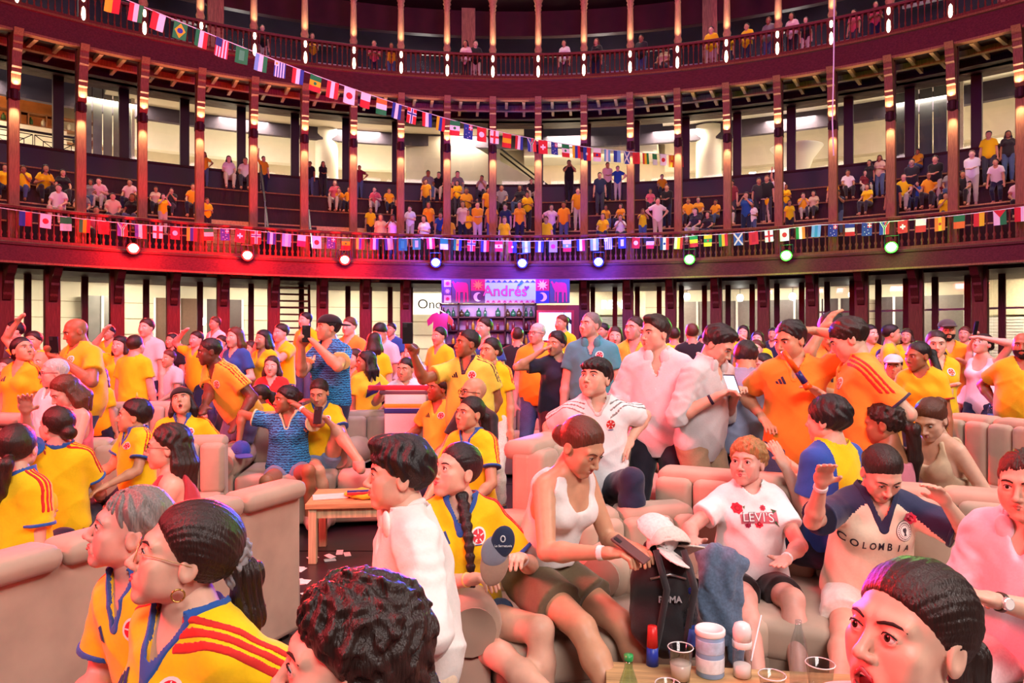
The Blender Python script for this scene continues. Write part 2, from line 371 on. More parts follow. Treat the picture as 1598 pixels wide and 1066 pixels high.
# balcony railing with square pattern at the left
t0, t1 = -0.93, -0.655
e = empty('concourse_railing', label='black metal railing with nested squares behind the glass', cat='railing')
ring('top_rail', rbox(28.4, 28.5, 9.74, 9.82), BLACKM, t0, t1, 16, parent=e)
for i in range(5):
    ta = t0 + (t1 - t0) * i / 5; tb = t0 + (t1 - t0) * (i + 1) / 5; mb = MB()
    for s in (0.96, 0.6, 0.28):
        tc, hw, zc, hz = (ta + tb) / 2, (tb - ta) / 2 * s, 9.13, .56 * s
        c = [RP(tc - hw, 28.45, zc - hz), RP(tc + hw, 28.45, zc - hz), RP(tc + hw, 28.45, zc + hz), RP(tc - hw, 28.45, zc + hz)]
        for a in range(4): mb.tube([c[a], c[(a + 1) % 4]], .018, 4)
        if s > .9: mb.tube([c[0], c[2]], .016, 4); mb.tube([c[1], c[3]], .016, 4)
    mb.build('railing_panel', BLACKM, e)
# escalator running down to the right
E0, E1 = Vector(P3(690, 172, 36)), Vector(P3(905, 330, 35))
E0, E1 = Vector((E0.x, 38.2, E0.z)), Vector((E1.x, 38.2, E1.z))
e = empty('escalator', label='grey escalator with glass sides descending behind the windows', cat='escalator')
d = (E1 - E0)
for s, nm in ((0.0, 'side_panel'), (1.1, 'side_panel')):
    a, b = E0 + Vector((0, s, 0)), E1 + Vector((0, s, 0))
    MB().add([a + Vector((0, 0, -.9)), b + Vector((0, 0, -.9)), b + Vector((0, 0, .05)), a + Vector((0, 0, .05)), a + Vector((0, .06, -.9)), b + Vector((0, .06, -.9)), b + Vector((0, .06, .05)), a + Vector((0, .06, .05))],
             [(0, 1, 2, 3), (7, 6, 5, 4), (3, 2, 6, 7), (0, 4, 5, 1), (0, 3, 7, 4), (1, 5, 6, 2)]).build(nm, mat('8d8a86', 0.4, 0.1, 3), e)
    MB().tube([a + Vector((0, 0, .9)), b + Vector((0, 0, .9))], .05, 6).build('handrail', BLACKM, e)
    MB().add([a + Vector((0, .03, .05)), b + Vector((0, .03, .05)), b + Vector((0, .03, .88)), a + Vector((0, .03, .88))], [(0, 1, 2, 3)]).build('balustrade_glass', GLASS, e)
for i in range(26):
    c = E0 + d * ((i + .5) / 26); MB().box((c.x, c.y + .55, c.z - .1), (abs(d.x) / 26, .95, .2)).build('step', mat('60605e', 0.4), e)
o = MB().prism([(0, 0), (-9, 0), (-9, 3.6), (-6.5, 3.6)], -.2, .2, ((3.6, 36.4, 8.5), (1, 0, 0), (0, 0, 1), (0, 1, 0))).build('wall_stair', mat('a89c90', 0.6, 0.06, 2)); o['kind'] = 'structure'
for i in range(10):
    t = -0.78 + 0.175 * i
    light('concourse_lamp', 'AREA', RP(t, 30.3, 12.1), 400, (1.0, 0.83, 0.60), RP(t, 31.5, 8.5), 2.2, 1.2)
    light('concourse_fill', 'POINT', RP(t, 31.6, 9.6), 200, (1.0, .82, .57), radius=.4)  # added point lights brighten the concourse ceiling; no cove is built

# upper gallery rear wall
UP = ring('wall_upper', rbox(25.8, 26.1, 15.3, 18.5), mat('4a1a22', 0.6, 0.2, 1.5))
ring('ceiling', rbox(21.4, 26.1, 16.4, 16.6), mat('2c1014', 0.7))
ring('wall_upper', rbox(25.8, 26.1, 11.5, 12.5), DARK2)
UW = empty('window_2', kind='structure')
for i, t in enumerate(TH):
    if i % 5 == 1:
        MB().box((0, 0, 14.0), (0.6, 0.35, 5.0)).build('pilaster', LIT, UW)
        UW.children[-1].location = RP(t + .041, 25.7, 0); UW.children[-1].rotation_euler = (0, 0, -t - .041)
for i in range(len(TH) - 1):
    t = TH[i] + .041; w = 2 * 25.9 * math.sin(.041)
    o = MB().box((0, 0, 13.9), (w, .015, 2.8)).build('pane', GLASS, UW); o.location = RP(t, 25.9, 0); o.rotation_euler = (0, 0, -t)
ring('mullion', rbox(25.85, 25.95, 13.55, 13.62), mat('cfc6c0', 0.5), parent=UW)
ring('wall_mall_top', rbox(30.5, 30.8, 11.6, 18), mat('3a3040', 0.7, 0.3, 0.6))
ring('trim_16', rbox(29.6, 30.0, 13.3, 13.9), WHITEW, -0.66, -0.2)
ring('trim_17', rbox(29.6, 30.0, 14.6, 15.0), WHITEW, -0.66, 0.98)
for i in range(9):
    t = -0.7 + .19 * i
    o = MB().box((0, 0, 0), (1.5, .9, .12)).build('ceiling_panel', mat('d8d4cc', 0.6)); o['kind'] = 'structure'; o.location = RP(t, 28.8, 15.6); o.rotation_euler = (.35, 0, -t)
for i in range(6):
    t = -0.75 + .3 * i
    light('top_concourse_lamp', 'POINT', RP(t, 28.0, 14.6), 110, (1.0, .92, .85), radius=.4)

# ground floor: pillars with carved brackets, glazed arcade and pale wall
GP = [-.8497, -0.7752, -0.7202, -0.6378, -0.5602, -0.4869, -0.4086, -0.3297, -0.2576, -0.1881, 0.1286, 0.2048, 0.2783, 0.3539, 0.4298, 0.5042, 0.5756, 0.6497, 0.7302, 0.81]
pr = [(0, 2.9), (-.1, 2.95), (-.2, 3.08), (-.16, 3.16), (-.28, 3.3), (-.42, 3.42), (-.4, 3.5), (-.6, 3.62), (-.8, 3.7), (-1.1, 3.92), (-1.2, 4.0), (-1.2, 4.06), (0, 4.06)]
gp = None
GCOL = wood('6a3228', 0.42)
for t in GP:
    if gp is None:
        gp = empty('column', kind='structure')
        MB().box((0, 0, 2.03), (0.42, 0.42, 4.06), bev=.02).build('shaft', GCOL, gp)
        MB().prism(pr, -.11, .11, ((0, -.2, 0), (0, 1, 0), (0, 0, 1), (1, 0, 0))).build('bracket', wood('5c2c22', .45), gp)
        MB().box((0, 0, .2), (.5, .5, .4), bev=.02).build('base', GCOL, gp); o = gp
    else: o = copy_tree(gp)
    o.location = RP(t, 22.4, 0); o.rotation_euler = (0, 0, -t)
ARC = empty('window_3', kind='structure')
post = None
for i in range(len(GP) - 1):
    for a in (0.0, 0.5):
        t = GP[i] + (GP[i + 1] - GP[i]) * a
        if -0.19 < t < .12 and a: continue
        if post is None: post = MB().box((0, 0, 2.03), (.2, .2, 4.06)).build('window_post', GCOL, ARC); o = post
        else: o = post.copy(); COL.objects.link(o)
        o.location = RP(t + .012, 24.6, 0); o.rotation_euler = (0, 0, -t)
        if a == 0:
            w = 24.6 * (GP[i + 1] - GP[i])
            g = MB().box((0, 0, 1.98), (w, .015, 3.9)).build('pane', GLASS, ARC); tt = (GP[i] + GP[i + 1]) / 2
            g.location = RP(tt, 24.7, 0); g.rotation_euler = (0, 0, -tt)
ring('header', rbox(24.45, 24.75, 3.95, 4.06), GCOL, parent=ARC)
ring('transom', rbox(24.55, 24.65, 2.75, 2.82), mat('8a7a74', .4), .5, .84, 12, parent=ARC)
WG = ring('wall_arcade', rbox(28.6, 29.0, 0, 4.1), mat('f4e8cc', 0.75, 0.03, 2))
for j, z in enumerate((0.65, 1.3, 1.95, 2.6, 3.25)): ring('wall_seam', rbox(28.57, 28.61, z, z + .025), mat('b8a888', .8), parent=WG)
for px, w, m in ((160, 1.4, mat('8f8a84', .4, .1, 3, metal=.2)), (280, 1.9, mat('7a5a48', .5)), (350, 1.5, mat('5a4a48', .5)), (1088, 1.5, mat('9a8f88', .4)), (1150, 2.2, mat('857a76', .4)), (1240, 2.4, mat('6f6666', .4)), (1310, 1.5, mat('5c5456', .4)), (1395, 1.2, mat('4c4446', .4)), (1460, 2.0, mat('837a72', .4))):
    t = th_of(px, 28.2); e = empty('door', RP(t, 28.3, 0), -t, kind='structure')
    MB().box((0, 0, 1.75), (w, .1, 3.5)).build('leaf', m, e)
    for x in (-w / 2, 0, w / 2): MB().box((x, -.1, 1.75), (.09, .12, 3.5)).build('frame', mat('f2ece0', .5), e)
for px, R in ((1585, 27.6),):
    t = th_of(px, R); e = empty('roller_shutter', RP(t, R, 0), -t, label='white slatted roller shutter at the far right of the arcade', cat='shutter')
    for i in range(22): MB().box((0, 0, .1 + .115 * i), (2.6, .06, .1), bev=.01).build('slat', mat('e8e0d4', .5), e)
    MB().box((0, .1, 3.3), (2.8, .2, 1.3)).build('fascia_board', mat('efdcb4', .6), e)
t = th_of(958, 27.6); e = empty('roller_shutter', RP(t, 27.6, 0), -t, label='grey slatted roller shutter beside the bar sign', cat='shutter')
for i in range(24): MB().box((0, 0, .1 + .115 * i), (2.7, .06, .1), bev=.01).build('slat', mat('a8a4a8', .5), e)
MB().box((0, .1, 3.45), (2.9, .2, 1.1)).build('fascia_board', mat('f2e2c0', .6), e)
text_obj('lettering', 'RENT', .55, ((.1, -.03, 3.35), (1, 0, 0), (0, 0, 1), (0, -1, 0)), glow('ffffff', 3), e, .03, True)
# shop sign left of the bar
t = th_of(668, 27.4); e = empty('shop_sign', RP(t, 27.4, 2.95), -t, label='white shop sign with thin black letters left of the bar', cat='sign')
MB().box((0, 0, .45), (1.9, .12, 1.0), bev=.01).build('sign_board', glow('fff4e6', 0.9), e)
text_obj('lettering', 'Onc', .62, ((.05, -.065, .42), (1, 0, 0), (0, 0, 1), (0, -1, 0)), BLACKM, e, .006)
for i in range(10):
    t = -0.78 + 0.175 * i
    light('arcade_lamp', 'AREA', RP(t, 26.4, 3.95), 340, (1.0, 0.86, 0.66), RP(t, 27.6, 1.0), 1.6, .6)
for px, py in ((1072, 463), (1155, 465), (1237, 463), (1330, 460), (274, 500), (316, 502)):
    t = th_of(px, 26.8); c = P3(px, py, 1.0); z = CAM_Z + (CY - py) / F_PX * (RC + 26.8 * math.cos(t))
    e = empty('wall_lamp', RP(t, 26.8, z), -t, label='round glowing lamp in the arcade, %s of its row' % {1072: 'first on the white door', 1155: 'second', 1237: 'third', 1330: 'last by the green light', 274: 'red lit side, nearest the corner', 316: 'red lit side, nearest the stair'}[px], cat='lamp', group='arcade lamps')
    MB().lathe([(0, -.16), (.1, -.13), (.15, 0), (.1, .13), (0, .16)], 12).build('globe', glow('fff6e8', 14), e, smooth=True)
    MB().tube([(0, 0, .14), (0, 0, 4.06 - z)], .015, 6).build('stem', BLACKM, e)
# open timber stair left of the bar
t = th_of(455, 23.6); e = empty('timber_stair', RP(t, 23.6, 0), -t, label='open dark timber stair rising behind the red lit crowd', cat='stair')
for i in range(14):
    MB().box((.0, .05 * i, .3 + .27 * i), (1.35, .3, .06)).build('tread', wood('7a4430', .45), e)
for x in (-.72, .72): MB().add([(x - .04, -.2, 0), (x + .04, -.2, 0), (x + .04, .55, 4.0), (x - .04, .55, 4.0), (x - .04, .05, 0), (x + .04, .05, 0), (x + .04, .8, 4.0), (x - .04, .8, 4.0)], [(0, 1, 2, 3), (7, 6, 5, 4), (0, 3, 7, 4), (1, 5, 6, 2), (0, 4, 5, 1), (3, 2, 6, 7)]).build('stringer', DARK, e)
# stair with glass balustrade in the stands
for i, (px, s) in enumerate(((415, 1), (482, 1))):
    t = th_of(px, 23.5); e = empty('glass_balustrade', RP(t, 0, 0), 0, label='glass stair balustrade with steel handrail in the stands, %s' % ('beside the bare timber steps', 'beside the lit timber benches')[i], cat='railing', group='stair balustrades in the stands')
    e.location = (0, 0, 0)
    for (ra, rb) in ((21.6, 23.6), (23.9, 26.0)):
        za, zb = 4.7 + (ra - 22.3) * .9, 4.7 + (rb - 22.3) * .9
        MB().tube([RP(t, ra, za + 1.0), RP(t, rb, zb + 1.0)], .035, 8).build('handrail', STEEL, e)
        MB().add([RP(t, ra, za + .1), RP(t, rb, zb + .1), RP(t, rb, zb + .95), RP(t, ra, za + .95)], [(0, 1, 2, 3)]).build('glass_panel', GLASS, e)
        for r, z in ((ra, za), (rb, zb)): MB().tube([RP(t, r, z), RP(t, r, z + 1.0)], .02, 6).build('post', STEEL, e)

for i in range(11):
    t = -0.76 + .155 * i
    light('upper_fill', 'SPOT', RP(t, 21.9, 16.2), 240, (1.0, .78, .66), RP(t, 21.9, 11.6), spot=80, blend=.8, radius=.15)  # added fill to brighten the people on the upper gallery
    light('stand_downlight', 'SPOT', RP(t, 23.6, 11.1), 300, (1.0, .78, .62), RP(t, 23.6, 5.0), spot=100, blend=.8, radius=.15)  # added fill to brighten the people in the stands
# ------------------------------------------------------------------ people: one continuous skin surface grown from a posed skeleton
f32 = np.float32
from concurrent.futures import ThreadPoolExecutor
POOL = ThreadPoolExecutor(4)
def vec(*a): return np.array(a, dtype=float)
def nrm(v): return v / (np.linalg.norm(v) + 1e-9)
def smin(a, b, k):
    h = np.maximum(k - np.abs(a - b), 0) / k; return np.minimum(a, b) - h * h * (k * .25)
def smax(a, b, k): return -smin(-a, -b, k)
def cap(P, a, b, r0, r1):
    a = a.astype(f32); ba = (b - a).astype(f32); pa = P - a
    t = np.clip(pa @ ba / max(float(ba @ ba), 1e-9), 0, 1); q = pa - t[:, None] * ba
    return np.sqrt(np.einsum('ij,ij->i', q, q)) - (r0 + (r1 - r0) * t)
def ell(P, c, M, r):
    q = (P - c.astype(f32)) @ M.astype(f32); r = np.asarray(r, f32); a = q / r; b = a / r
    k0 = np.sqrt(np.einsum('ij,ij->i', a, a)); k1 = np.sqrt(np.einsum('ij,ij->i', b, b))
    return k0 * (k0 - 1) / np.maximum(k1, 1e-5)
def half(P, c, n): return (P - c.astype(f32)) @ n.astype(f32)
I3 = np.eye(3)
EDGES = [(0, 1), (2, 3), (4, 5), (6, 7), (0, 2), (1, 3), (4, 6), (5, 7), (0, 4), (1, 5), (2, 6), (3, 7)]
def iso(fn, lo, hi, h):
    """surface nets of fn<0, evaluated only near the surface"""
    lo = np.asarray(lo, float) - 2 * h; hi = np.asarray(hi, float) + 2 * h; B = 4
    nb = np.maximum(np.ceil((hi - lo) / (h * B)).astype(int), 1); n = nb * B
    gi = np.stack(np.meshgrid(*[np.arange(k) for k in nb], indexing='ij'), -1).reshape(-1, 3)
    cd = fn((lo + (gi * B + (B - 1) / 2) * h).astype(f32))
    act = np.abs(cd) < h * B * 1.15
    vals = np.repeat(np.repeat(np.repeat(np.where(cd < 0, -3 * h, 3 * h).astype(f32).reshape(nb), B, 0), B, 1), B, 2)
    ai = gi[act]
    if len(ai) == 0: return np.zeros((0, 3)), np.zeros((0, 4), int)
    off = np.stack(np.meshgrid(*[np.arange(B)] * 3, indexing='ij'), -1).reshape(-1, 3)
    pi = (ai[:, None, :] * B + off[None]).reshape(-1, 3)
    ch = [(lo + pi[i:i + 16000] * h).astype(f32) for i in range(0, len(pi), 16000)]
    pv = np.concatenate(list(POOL.map(fn, ch)) if len(ch) > 1 else [fn(ch[0])])
    vals[pi[:, 0], pi[:, 1], pi[:, 2]] = np.clip(pv, -3 * h, 3 * h)
    s = vals < 0
    cnt = np.zeros(n - 1, np.uint8)
    for dx in (0, 1):
        for dy in (0, 1):
            for dz in (0, 1): cnt += s[dx:n[0] - 1 + dx, dy:n[1] - 1 + dy, dz:n[2] - 1 + dz]
    ci = np.argwhere((cnt > 0) & (cnt < 8))
    if len(ci) == 0: return np.zeros((0, 3)), np.zeros((0, 4), int)
    cor = np.array([(i >> 2 & 1, i >> 1 & 1, i & 1) for i in range(8)])
    cv = np.stack([vals[ci[:, 0] + c[0], ci[:, 1] + c[1], ci[:, 2] + c[2]] for c in cor], 1)
    acc = np.zeros((len(ci), 3)); num = np.zeros(len(ci))
    for a, b in EDGES:
        va, vb = cv[:, a], cv[:, b]; m = (va < 0) != (vb < 0)
        t = va[m] / (va[m] - vb[m]); acc[m] += cor[a] + t[:, None] * (cor[b] - cor[a]); num[m] += 1
    V = lo + (ci + acc / num[:, None]) * h
    vid = np.full(n - 1, -1, np.int32); vid[ci[:, 0], ci[:, 1], ci[:, 2]] = np.arange(len(ci))
    Fs = []
    for ax in range(3):
        o1, o2 = [(1, 2), (2, 0), (0, 1)][ax]
        sl0 = [slice(1, -1)] * 3; sl1 = [slice(1, -1)] * 3; sl0[ax] = slice(0, -1); sl1[ax] = slice(1, None)
        A, Bq = s[tuple(sl0)], s[tuple(sl1)]; e = np.argwhere(A != Bq)
        if len(e) == 0: continue
        flip = A[e[:, 0], e[:, 1], e[:, 2]]
        base = e + 1; base[:, ax] -= 1
        q = []
        for d1, d2 in ((-1, -1), (0, -1), (0, 0), (-1, 0)):
            c = base.copy(); c[:, o1] += d1; c[:, o2] += d2; q.append(vid[c[:, 0], c[:, 1], c[:, 2]])
        q = np.stack(q, 1); q[~flip] = q[~flip][:, ::-1]; Fs.append(q)
    F = np.concatenate(Fs); F = F[(F >= 0).all(1)]
    return V, F
def join(parts):
    Vs, Fs, o = [], [], 0
    for V, F in parts:
        if len(V) == 0: continue
        Vs.append(V); Fs.append(F + o); o += len(V)
    return (np.concatenate(Vs), np.concatenate(Fs)) if Vs else (np.zeros((0, 3)), np.zeros((0, 4), int))
def ik(S, T, l1, l2, pole):
    d = T - S; L = np.linalg.norm(d); mx = (l1 + l2) * .995
    if L > mx: T = S + d / L * mx; L = mx; d = T - S
    L = max(L, abs(l1 - l2) + .02); u = nrm(d); a = (l1 * l1 - l2 * l2 + L * L) / (2 * L); hgt = math.sqrt(max(l1 * l1 - a * a, 1e-6))
    p = pole - u * (pole @ u); p = nrm(p) if np.linalg.norm(p) > 1e-3 else nrm(np.cross(u, vec(1, 0, 0)))
    return S + u * a + p * hgt, T
def frame(fwd, up):
    f = nrm(fwd); r = nrm(np.cross(f, up)); u = np.cross(r, f); return np.stack([r, f, u], 1)   # columns: right, forward, up
SKIN = {'fair': 'e6b49c', 'tan': 'd09c7c', 'brown': 'a26a4c', 'dark': '6a4032', 'pink': 'e4a898', 'olive': 'bd8662'}
HAIRC = {'black': '1c1214', 'brown': '3a2218', 'dbrown': '2a1813', 'auburn': '5c2f20', 'blond': '8a6a40', 'grey': '7c7672', 'white': 'c8c0ba', 'ginger': 'a87b4a'}
def folds(P, f, a, ph=0.0):
    x = P[:, 0] * f * .55 + P[:, 2] * f * .8 + 1.2 * np.sin(P[:, 2] * f * .45 + ph) + ph; y = P[:, 0] * f * .6 - P[:, 2] * f * .7 + 1.1 * np.sin(P[:, 1] * f * .5 + ph * 2)
    return -a * ((1 - np.abs(np.sin(x * .5))) ** 2 * (.5 + .5 * np.sin(y * .31 + ph)) + (1 - np.abs(np.sin(y * .5))) ** 2 * (.5 + .5 * np.sin(x * .27 + 2 * ph)))
def wob(P, f, a, ph=0.0):
    return a * (np.sin(P[:, 0] * f + 1.7 * np.sin(P[:, 2] * f * .6 + ph)) * np.sin(P[:, 2] * f * .8 + 1.3 * np.sin(P[:, 1] * f * .7) + ph))
NEAREYE = {}
class Person:
    def __init__(s, hx, hy, d, face=0, label='', pose='stand', H=None, build=1.0, fem=False, lean=0, side=0, twist=0, hf=None, hp=0, hr=0,
                 rh=None, lh=None, rf=None, lf=None, rp=None, lp=None, rk=None, lk=None, rg='relax', lg='relax', skin='tan', hair=('short', 'black'), top=('jersey', 'yellow'),
                 bot=('jeans', 'navy'), mouth=0.0, group=None, floor=0.0, smile=.5, glasses=None, shoes='dark', det=None, hs=1.0, extra=(), age=0, brow=None, beard=0, eyes=1.0, hsel=None):
        s.d = d; s.sp = locals(); s.fem = fem; s.det = det; s.label = label; s.extra = extra
        hf = face if hf is None else hf
        fa = math.radians(face); s.R = np.array([[-math.cos(fa), math.sin(fa), 0], [-math.sin(fa), -math.cos(fa), 0], [0, 0, 1.0]])   # columns: right, forward, up (world)
        world_head = np.array(P3(hx, hy, d))
        for it in range(2):
            k = (H or 1.70) / 1.70; s.k = k
            L, Sd, Tw = map(math.radians, (lean, side, twist))
            up = nrm(vec(math.sin(Sd), math.sin(L) * math.cos(Sd), math.cos(L) * math.cos(Sd)))
            fp = nrm(vec(0, 1, 0) - up * up[1]) if abs(up[1]) < .99 else vec(0, 0, -1)
            rp_ = np.cross(fp, up); fc = nrm(fp * math.cos(Tw) + rp_ * math.sin(Tw)); rc = np.cross(fc, up)
            s.MC = np.stack([rc, fc, up], 1); mid = nrm(vec(up[0] * .5, up[1] * .5, up[2])) ; s.MP = frame(vec(0, 1, 0), nrm(vec(up[0] * .3, up[1] * .3, 1)))
            ha, hpi, hro = math.radians(hf - face), math.radians(hp), math.radians(hr)
            hfw = vec(-math.sin(ha) * math.cos(hpi), math.cos(ha) * math.cos(hpi), math.sin(hpi))
            hM = frame(hfw, vec(0, 0, 1)); r0, u0 = hM[:, 0], hM[:, 2]; hM[:, 0] = r0 * math.cos(hro) + u0 * math.sin(hro); hM[:, 2] = u0 * math.cos(hro) - r0 * math.sin(hro)
            s.MH = hM
            hu = nrm(up * .6 + hM[:, 2] * .5 + vec(0, 0, .2))
            nb = up * .52 * k                                         # neck base above pelvis
            head = nb + hu * .135 * k + hM[:, 1] * .028 * k
            if pose == 'stand': ph = .90 * k
            else: ph = .5
            if pose == 'stand' and H is None and it == 0:
                need = world_head[2] - floor; H = 1.70 * need / (ph / k + head[2] / k) ; H = min(max(H, 1.1), 2.02); continue
            break
        s.H = H or 1.70
        ph = world_head[2] - floor - head[2]
        s.ph = ph
        wr = s.R @ np.array([head[0], head[1], 0]); s.root = np.array([world_head[0] - wr[0], world_head[1] - wr[1], floor])
        o = vec(0, 0, ph); s.pel = o; s.neck = o + nb; s.head = o + head; s.chest = o + up * .36 * k; s.belly = o + up * .17 * k
        s.up = up; s.hk = k ** .35 * hs * (1.0 if not hsel else hsel)
        sw = (.136 if fem else .157) * k * (build * .35 + .65); hw = .088 * k
        s.sh = {i: o + up * .452 * k + rc * sw * i for i in (1, -1)}
        s.hip = {i: o + s.MP[:, 0] * hw * i + vec(0, 0, -.02 * k) for i in (1, -1)}
        s.b = build
        def loc(t):
            if t is None: return None
            if isinstance(t[0], str):
                return s.R.T @ (np.array(P3(t[1], t[2], d + t[3])) - s.root)
            return vec(*t) * vec(k, k, 1) if pose != 'stand' else vec(*t) * k
        s.el, s.ha, s.kn, s.an = {}, {}, {}, {}
        for i, hh, pl in ((1, rh, rp), (-1, lh, lp)):
            T = loc(hh)
            if T is None:
                T = (s.sh[i] + vec(.08 * i, .06, -.54) * k) if pose == 'stand' else (o + vec(.17 * i, .34, .10) * k)
            pv_ = vec(*pl) if pl else vec(.5 * i, -.6, -.6)
            s.el[i], s.ha[i] = ik(s.sh[i], T, .285 * k, .255 * k, pv_)
            if hh is not None:
                s.el[i], s.ha[i] = ik(s.sh[i], T - nrm(T - s.el[i]) * .07 * k, .285 * k, .255 * k, pv_)
        for i, ff, kk in ((1, rf, rk), (-1, lf, lk)):
            T = loc(ff)
            if T is None: T = vec(.10 * i * k, 0, .085 * k) if pose == 'stand' else vec(.12 * i * k, .44 * k, .085)
            s.kn[i], s.an[i] = ik(s.hip[i], T, .425 * k, .42 * k, vec(*kk) if kk else (vec(.1 * i, 1, .2) if pose == 'stand' else vec(.12 * i, .5, 1)))
        s.grip = {1: rg, -1: lg}
        s.handdir = {}
        for i in (1, -1): s.handdir[i] = nrm(s.ha[i] - s.el[i])
    # ---------- implicit pieces
    def torso(s, P):
        k, b = s.k, s.b; f = s.fem
        d = ell(P, s.pel + s.MP[:, 2] * .03 * k - s.MP[:, 1] * .01, s.MP, np.array([.172 if f else .160, .118, .125]) * k * [b, b, 1])
        d = smin(d, ell(P, s.belly, s.MC, np.array([.128 if f else .145, .10 * b, .17]) * k * [b, b, 1]), .06)
        d = smin(d, ell(P, s.chest, s.MC, np.array([.145 if f else .165, .108, .17]) * k * [b, b, 1]), .06)
        d = smin(d, cap(P, s.sh[1] * .86 + s.sh[-1] * .14, s.sh[-1] * .86 + s.sh[1] * .14, .058 * k, .058 * k), .05)
        if f:
            for i in (1, -1): d = smin(d, ell(P, s.chest + s.MC @ vec(.068 * i, .085, -.01) * k, I3, np.array([.062, .055, .06]) * k), .03)
        for i in (1, -1): d = smin(d, cap(P, s.neck + s.up * .035 * k, s.sh[i] * .75 + s.neck * .25, .036 * k, .036 * k), .04)
        return smin(d, s.neckd(P), .04)
    def neckd(s, P):
        hb = s.head + s.MH @ vec(0, -.018, -.06) * s.hk
        return cap(P, s.neck - s.up * .03, hb, (.052 if s.fem else .062) * s.k, (.046 if s.fem else .055) * s.hk)
    def arm(s, P, i, r=0.0, up_only=False):
        k = s.k * (s.b * .4 + .6); f = .88 if s.fem else 1.0
        d = cap(P, s.sh[i], s.el[i], .056 * k * f + r, .042 * k * f + r)
        if up_only: return d
        m = s.el[i] * .72 + s.ha[i] * .28
        return smin(d, smin(cap(P, s.el[i], m, .041 * k * f + r, .044 * k * f + r), cap(P, m, s.ha[i], .043 * k * f + r, .027 * k * f + r), .02), .015)
    def leg(s, P, i, r=0.0, up_only=False):
        k = s.k * (s.b * .5 + .5); f = 1.04 if s.fem else 1.0
        d = cap(P, s.hip[i], s.kn[i], .086 * k * f + r, .056 * k + r)
        if up_only: return d
        m = s.kn[i] * .7 + s.an[i] * .3
        return smin(d, smin(cap(P, s.kn[i], m, .052 * k + r, .054 * k + r), cap(P, m, s.an[i], .054 * k + r, .036 * k + r), .03), .025)
    def foot(s, P, i, r=0.0):
        sh = s.kn[i] - s.an[i]; fwd = nrm(vec(.2 * i, 1, 0)); a = s.an[i]; k = s.k
        return smin(cap(P, a + fwd * -.02, a + fwd * .14 * k + vec(0, 0, -.05) * k, .036 * k + r, .028 * k + r), ell(P, a + fwd * .0 + vec(0, 0, -.045 * k), I3, np.array([.04, .05, .035]) * k + r), .03)
    def hand(s, P, i, fine):
        k = s.k * (.94 if s.fem else 1.0); dr = s.handdir[i]; w = s.ha[i]; g = s.grip[i]
        side = nrm(np.cross(dr, vec(0, 0, 1))) if abs(dr[2]) < .95 else vec(1, 0, 0)
        if isinstance(g, tuple): g, pn = g; pn = nrm(vec(*pn) - dr * (vec(*pn) @ dr))
        else: pn = nrm(np.cross(side, dr)) * -1                       # palm normal: downwards by default
        lat = np.cross(dr, pn)                                        # across the knuckles
        th = lat if (lat @ s.R.T @ vec(0, 0, 0) >= 0) else lat
        th = lat * (1 if (lat @ (vec(-i, .3, .2))) > 0 else -1)       # thumb side points to the body midline
        M = np.stack([lat, dr, pn], 1); pc = w + dr * .052 * k
        d = ell(P, pc, M, np.array([.043, .055, .019]) * k); d = smin(d, cap(P, w - dr * .03 * k, w + dr * .02 * k, .026 * k, .026 * k), .02)
        cu = {'relax': .45, 'flat': .08, 'fist': 1.5, 'grip': .95, 'spread': .12}.get(g, .45)
        sp = .05 if g != 'spread' else .2
        if not fine:
            c1 = pc + dr * .045 * k; c2 = c1 + (dr * math.cos(cu) + pn * math.sin(cu)) * .05 * k
            d = smin(d, ell(P, (c1 + c2) / 2, M, np.array([.036, .038, .02]) * k), .02)
            t0 = pc + th * .03 * k - dr * .02 * k; return smin(d, cap(P, t0, t0 + (th * .7 + dr * .7) * .05 * k, .014 * k, .011 * k), .012)
        for j, (x, ln) in enumerate(((-.031, .062), (-.0105, .074), (.0105, .078), (.031, .07))):
            x = x * (1 if (th @ lat) > 0 else -1)
            a = pc + lat * x * k + dr * .042 * k; fd = nrm(dr + lat * x * sp * 30 * .3)
            q1 = fd * math.cos(cu * .6) + pn * math.sin(cu * .6); q2 = fd * math.cos(cu * 1.5) + pn * math.sin(cu * 1.5)
            m = a + q1 * ln * .55 * k; e = m + q2 * ln * .5 * k
            d = smin(d, smin(cap(P, a, m, .0098 * k, .009 * k), cap(P, m, e, .009 * k, .0075 * k), .004), .007)
        a = pc + th * .028 * k - dr * .028 * k; m = a + (th * .75 + dr * .5 + pn * .25) * .042 * k; e = m + (th * .2 + dr * .9 + pn * .35) * .034 * k
        return smin(d, smin(cap(P, a, m, .015 * k, .011 * k), cap(P, m, e, .011 * k, .0085 * k), .006), .012)
    def headd(s, P, fine):
        q = ((P - s.head.astype(f32)) @ s.MH.astype(f32)) / f32(s.hk); f = s.fem; sp = s.sp; mo = sp['mouth']
        j = 0.93 if f else 1.0; age = sp['age']
        qx = q.copy(); qx[:, 0] = np.abs(qx[:, 0])                    # mirrored half
        E = lambda c, r: ell(qx, vec(*c), I3, r)
        C = lambda a, b, r0, r1: cap(qx, vec(*a), vec(*b), r0, r1)
        d = E((0, -.014, .032), (.0785, .098, .088))
        d = smin(d, E((0, .028, -.03), (.064 * j, .062, .075)), .035)
        jz = -.098 - .02 * mo
        d = smin(d, smin(E((0, .066, jz), (.022 * j, .02, .018)), C((.053 * j, .0, -.06), (.014, .062, jz + .002), .017, .015), .03), .024)
        d = smin(d, E((.043, .058, -.02), (.024, .022, .018)), .025)
        d = smin(d, E((.037, .046, -.052), (.027 * j, .03, .03)), .03)
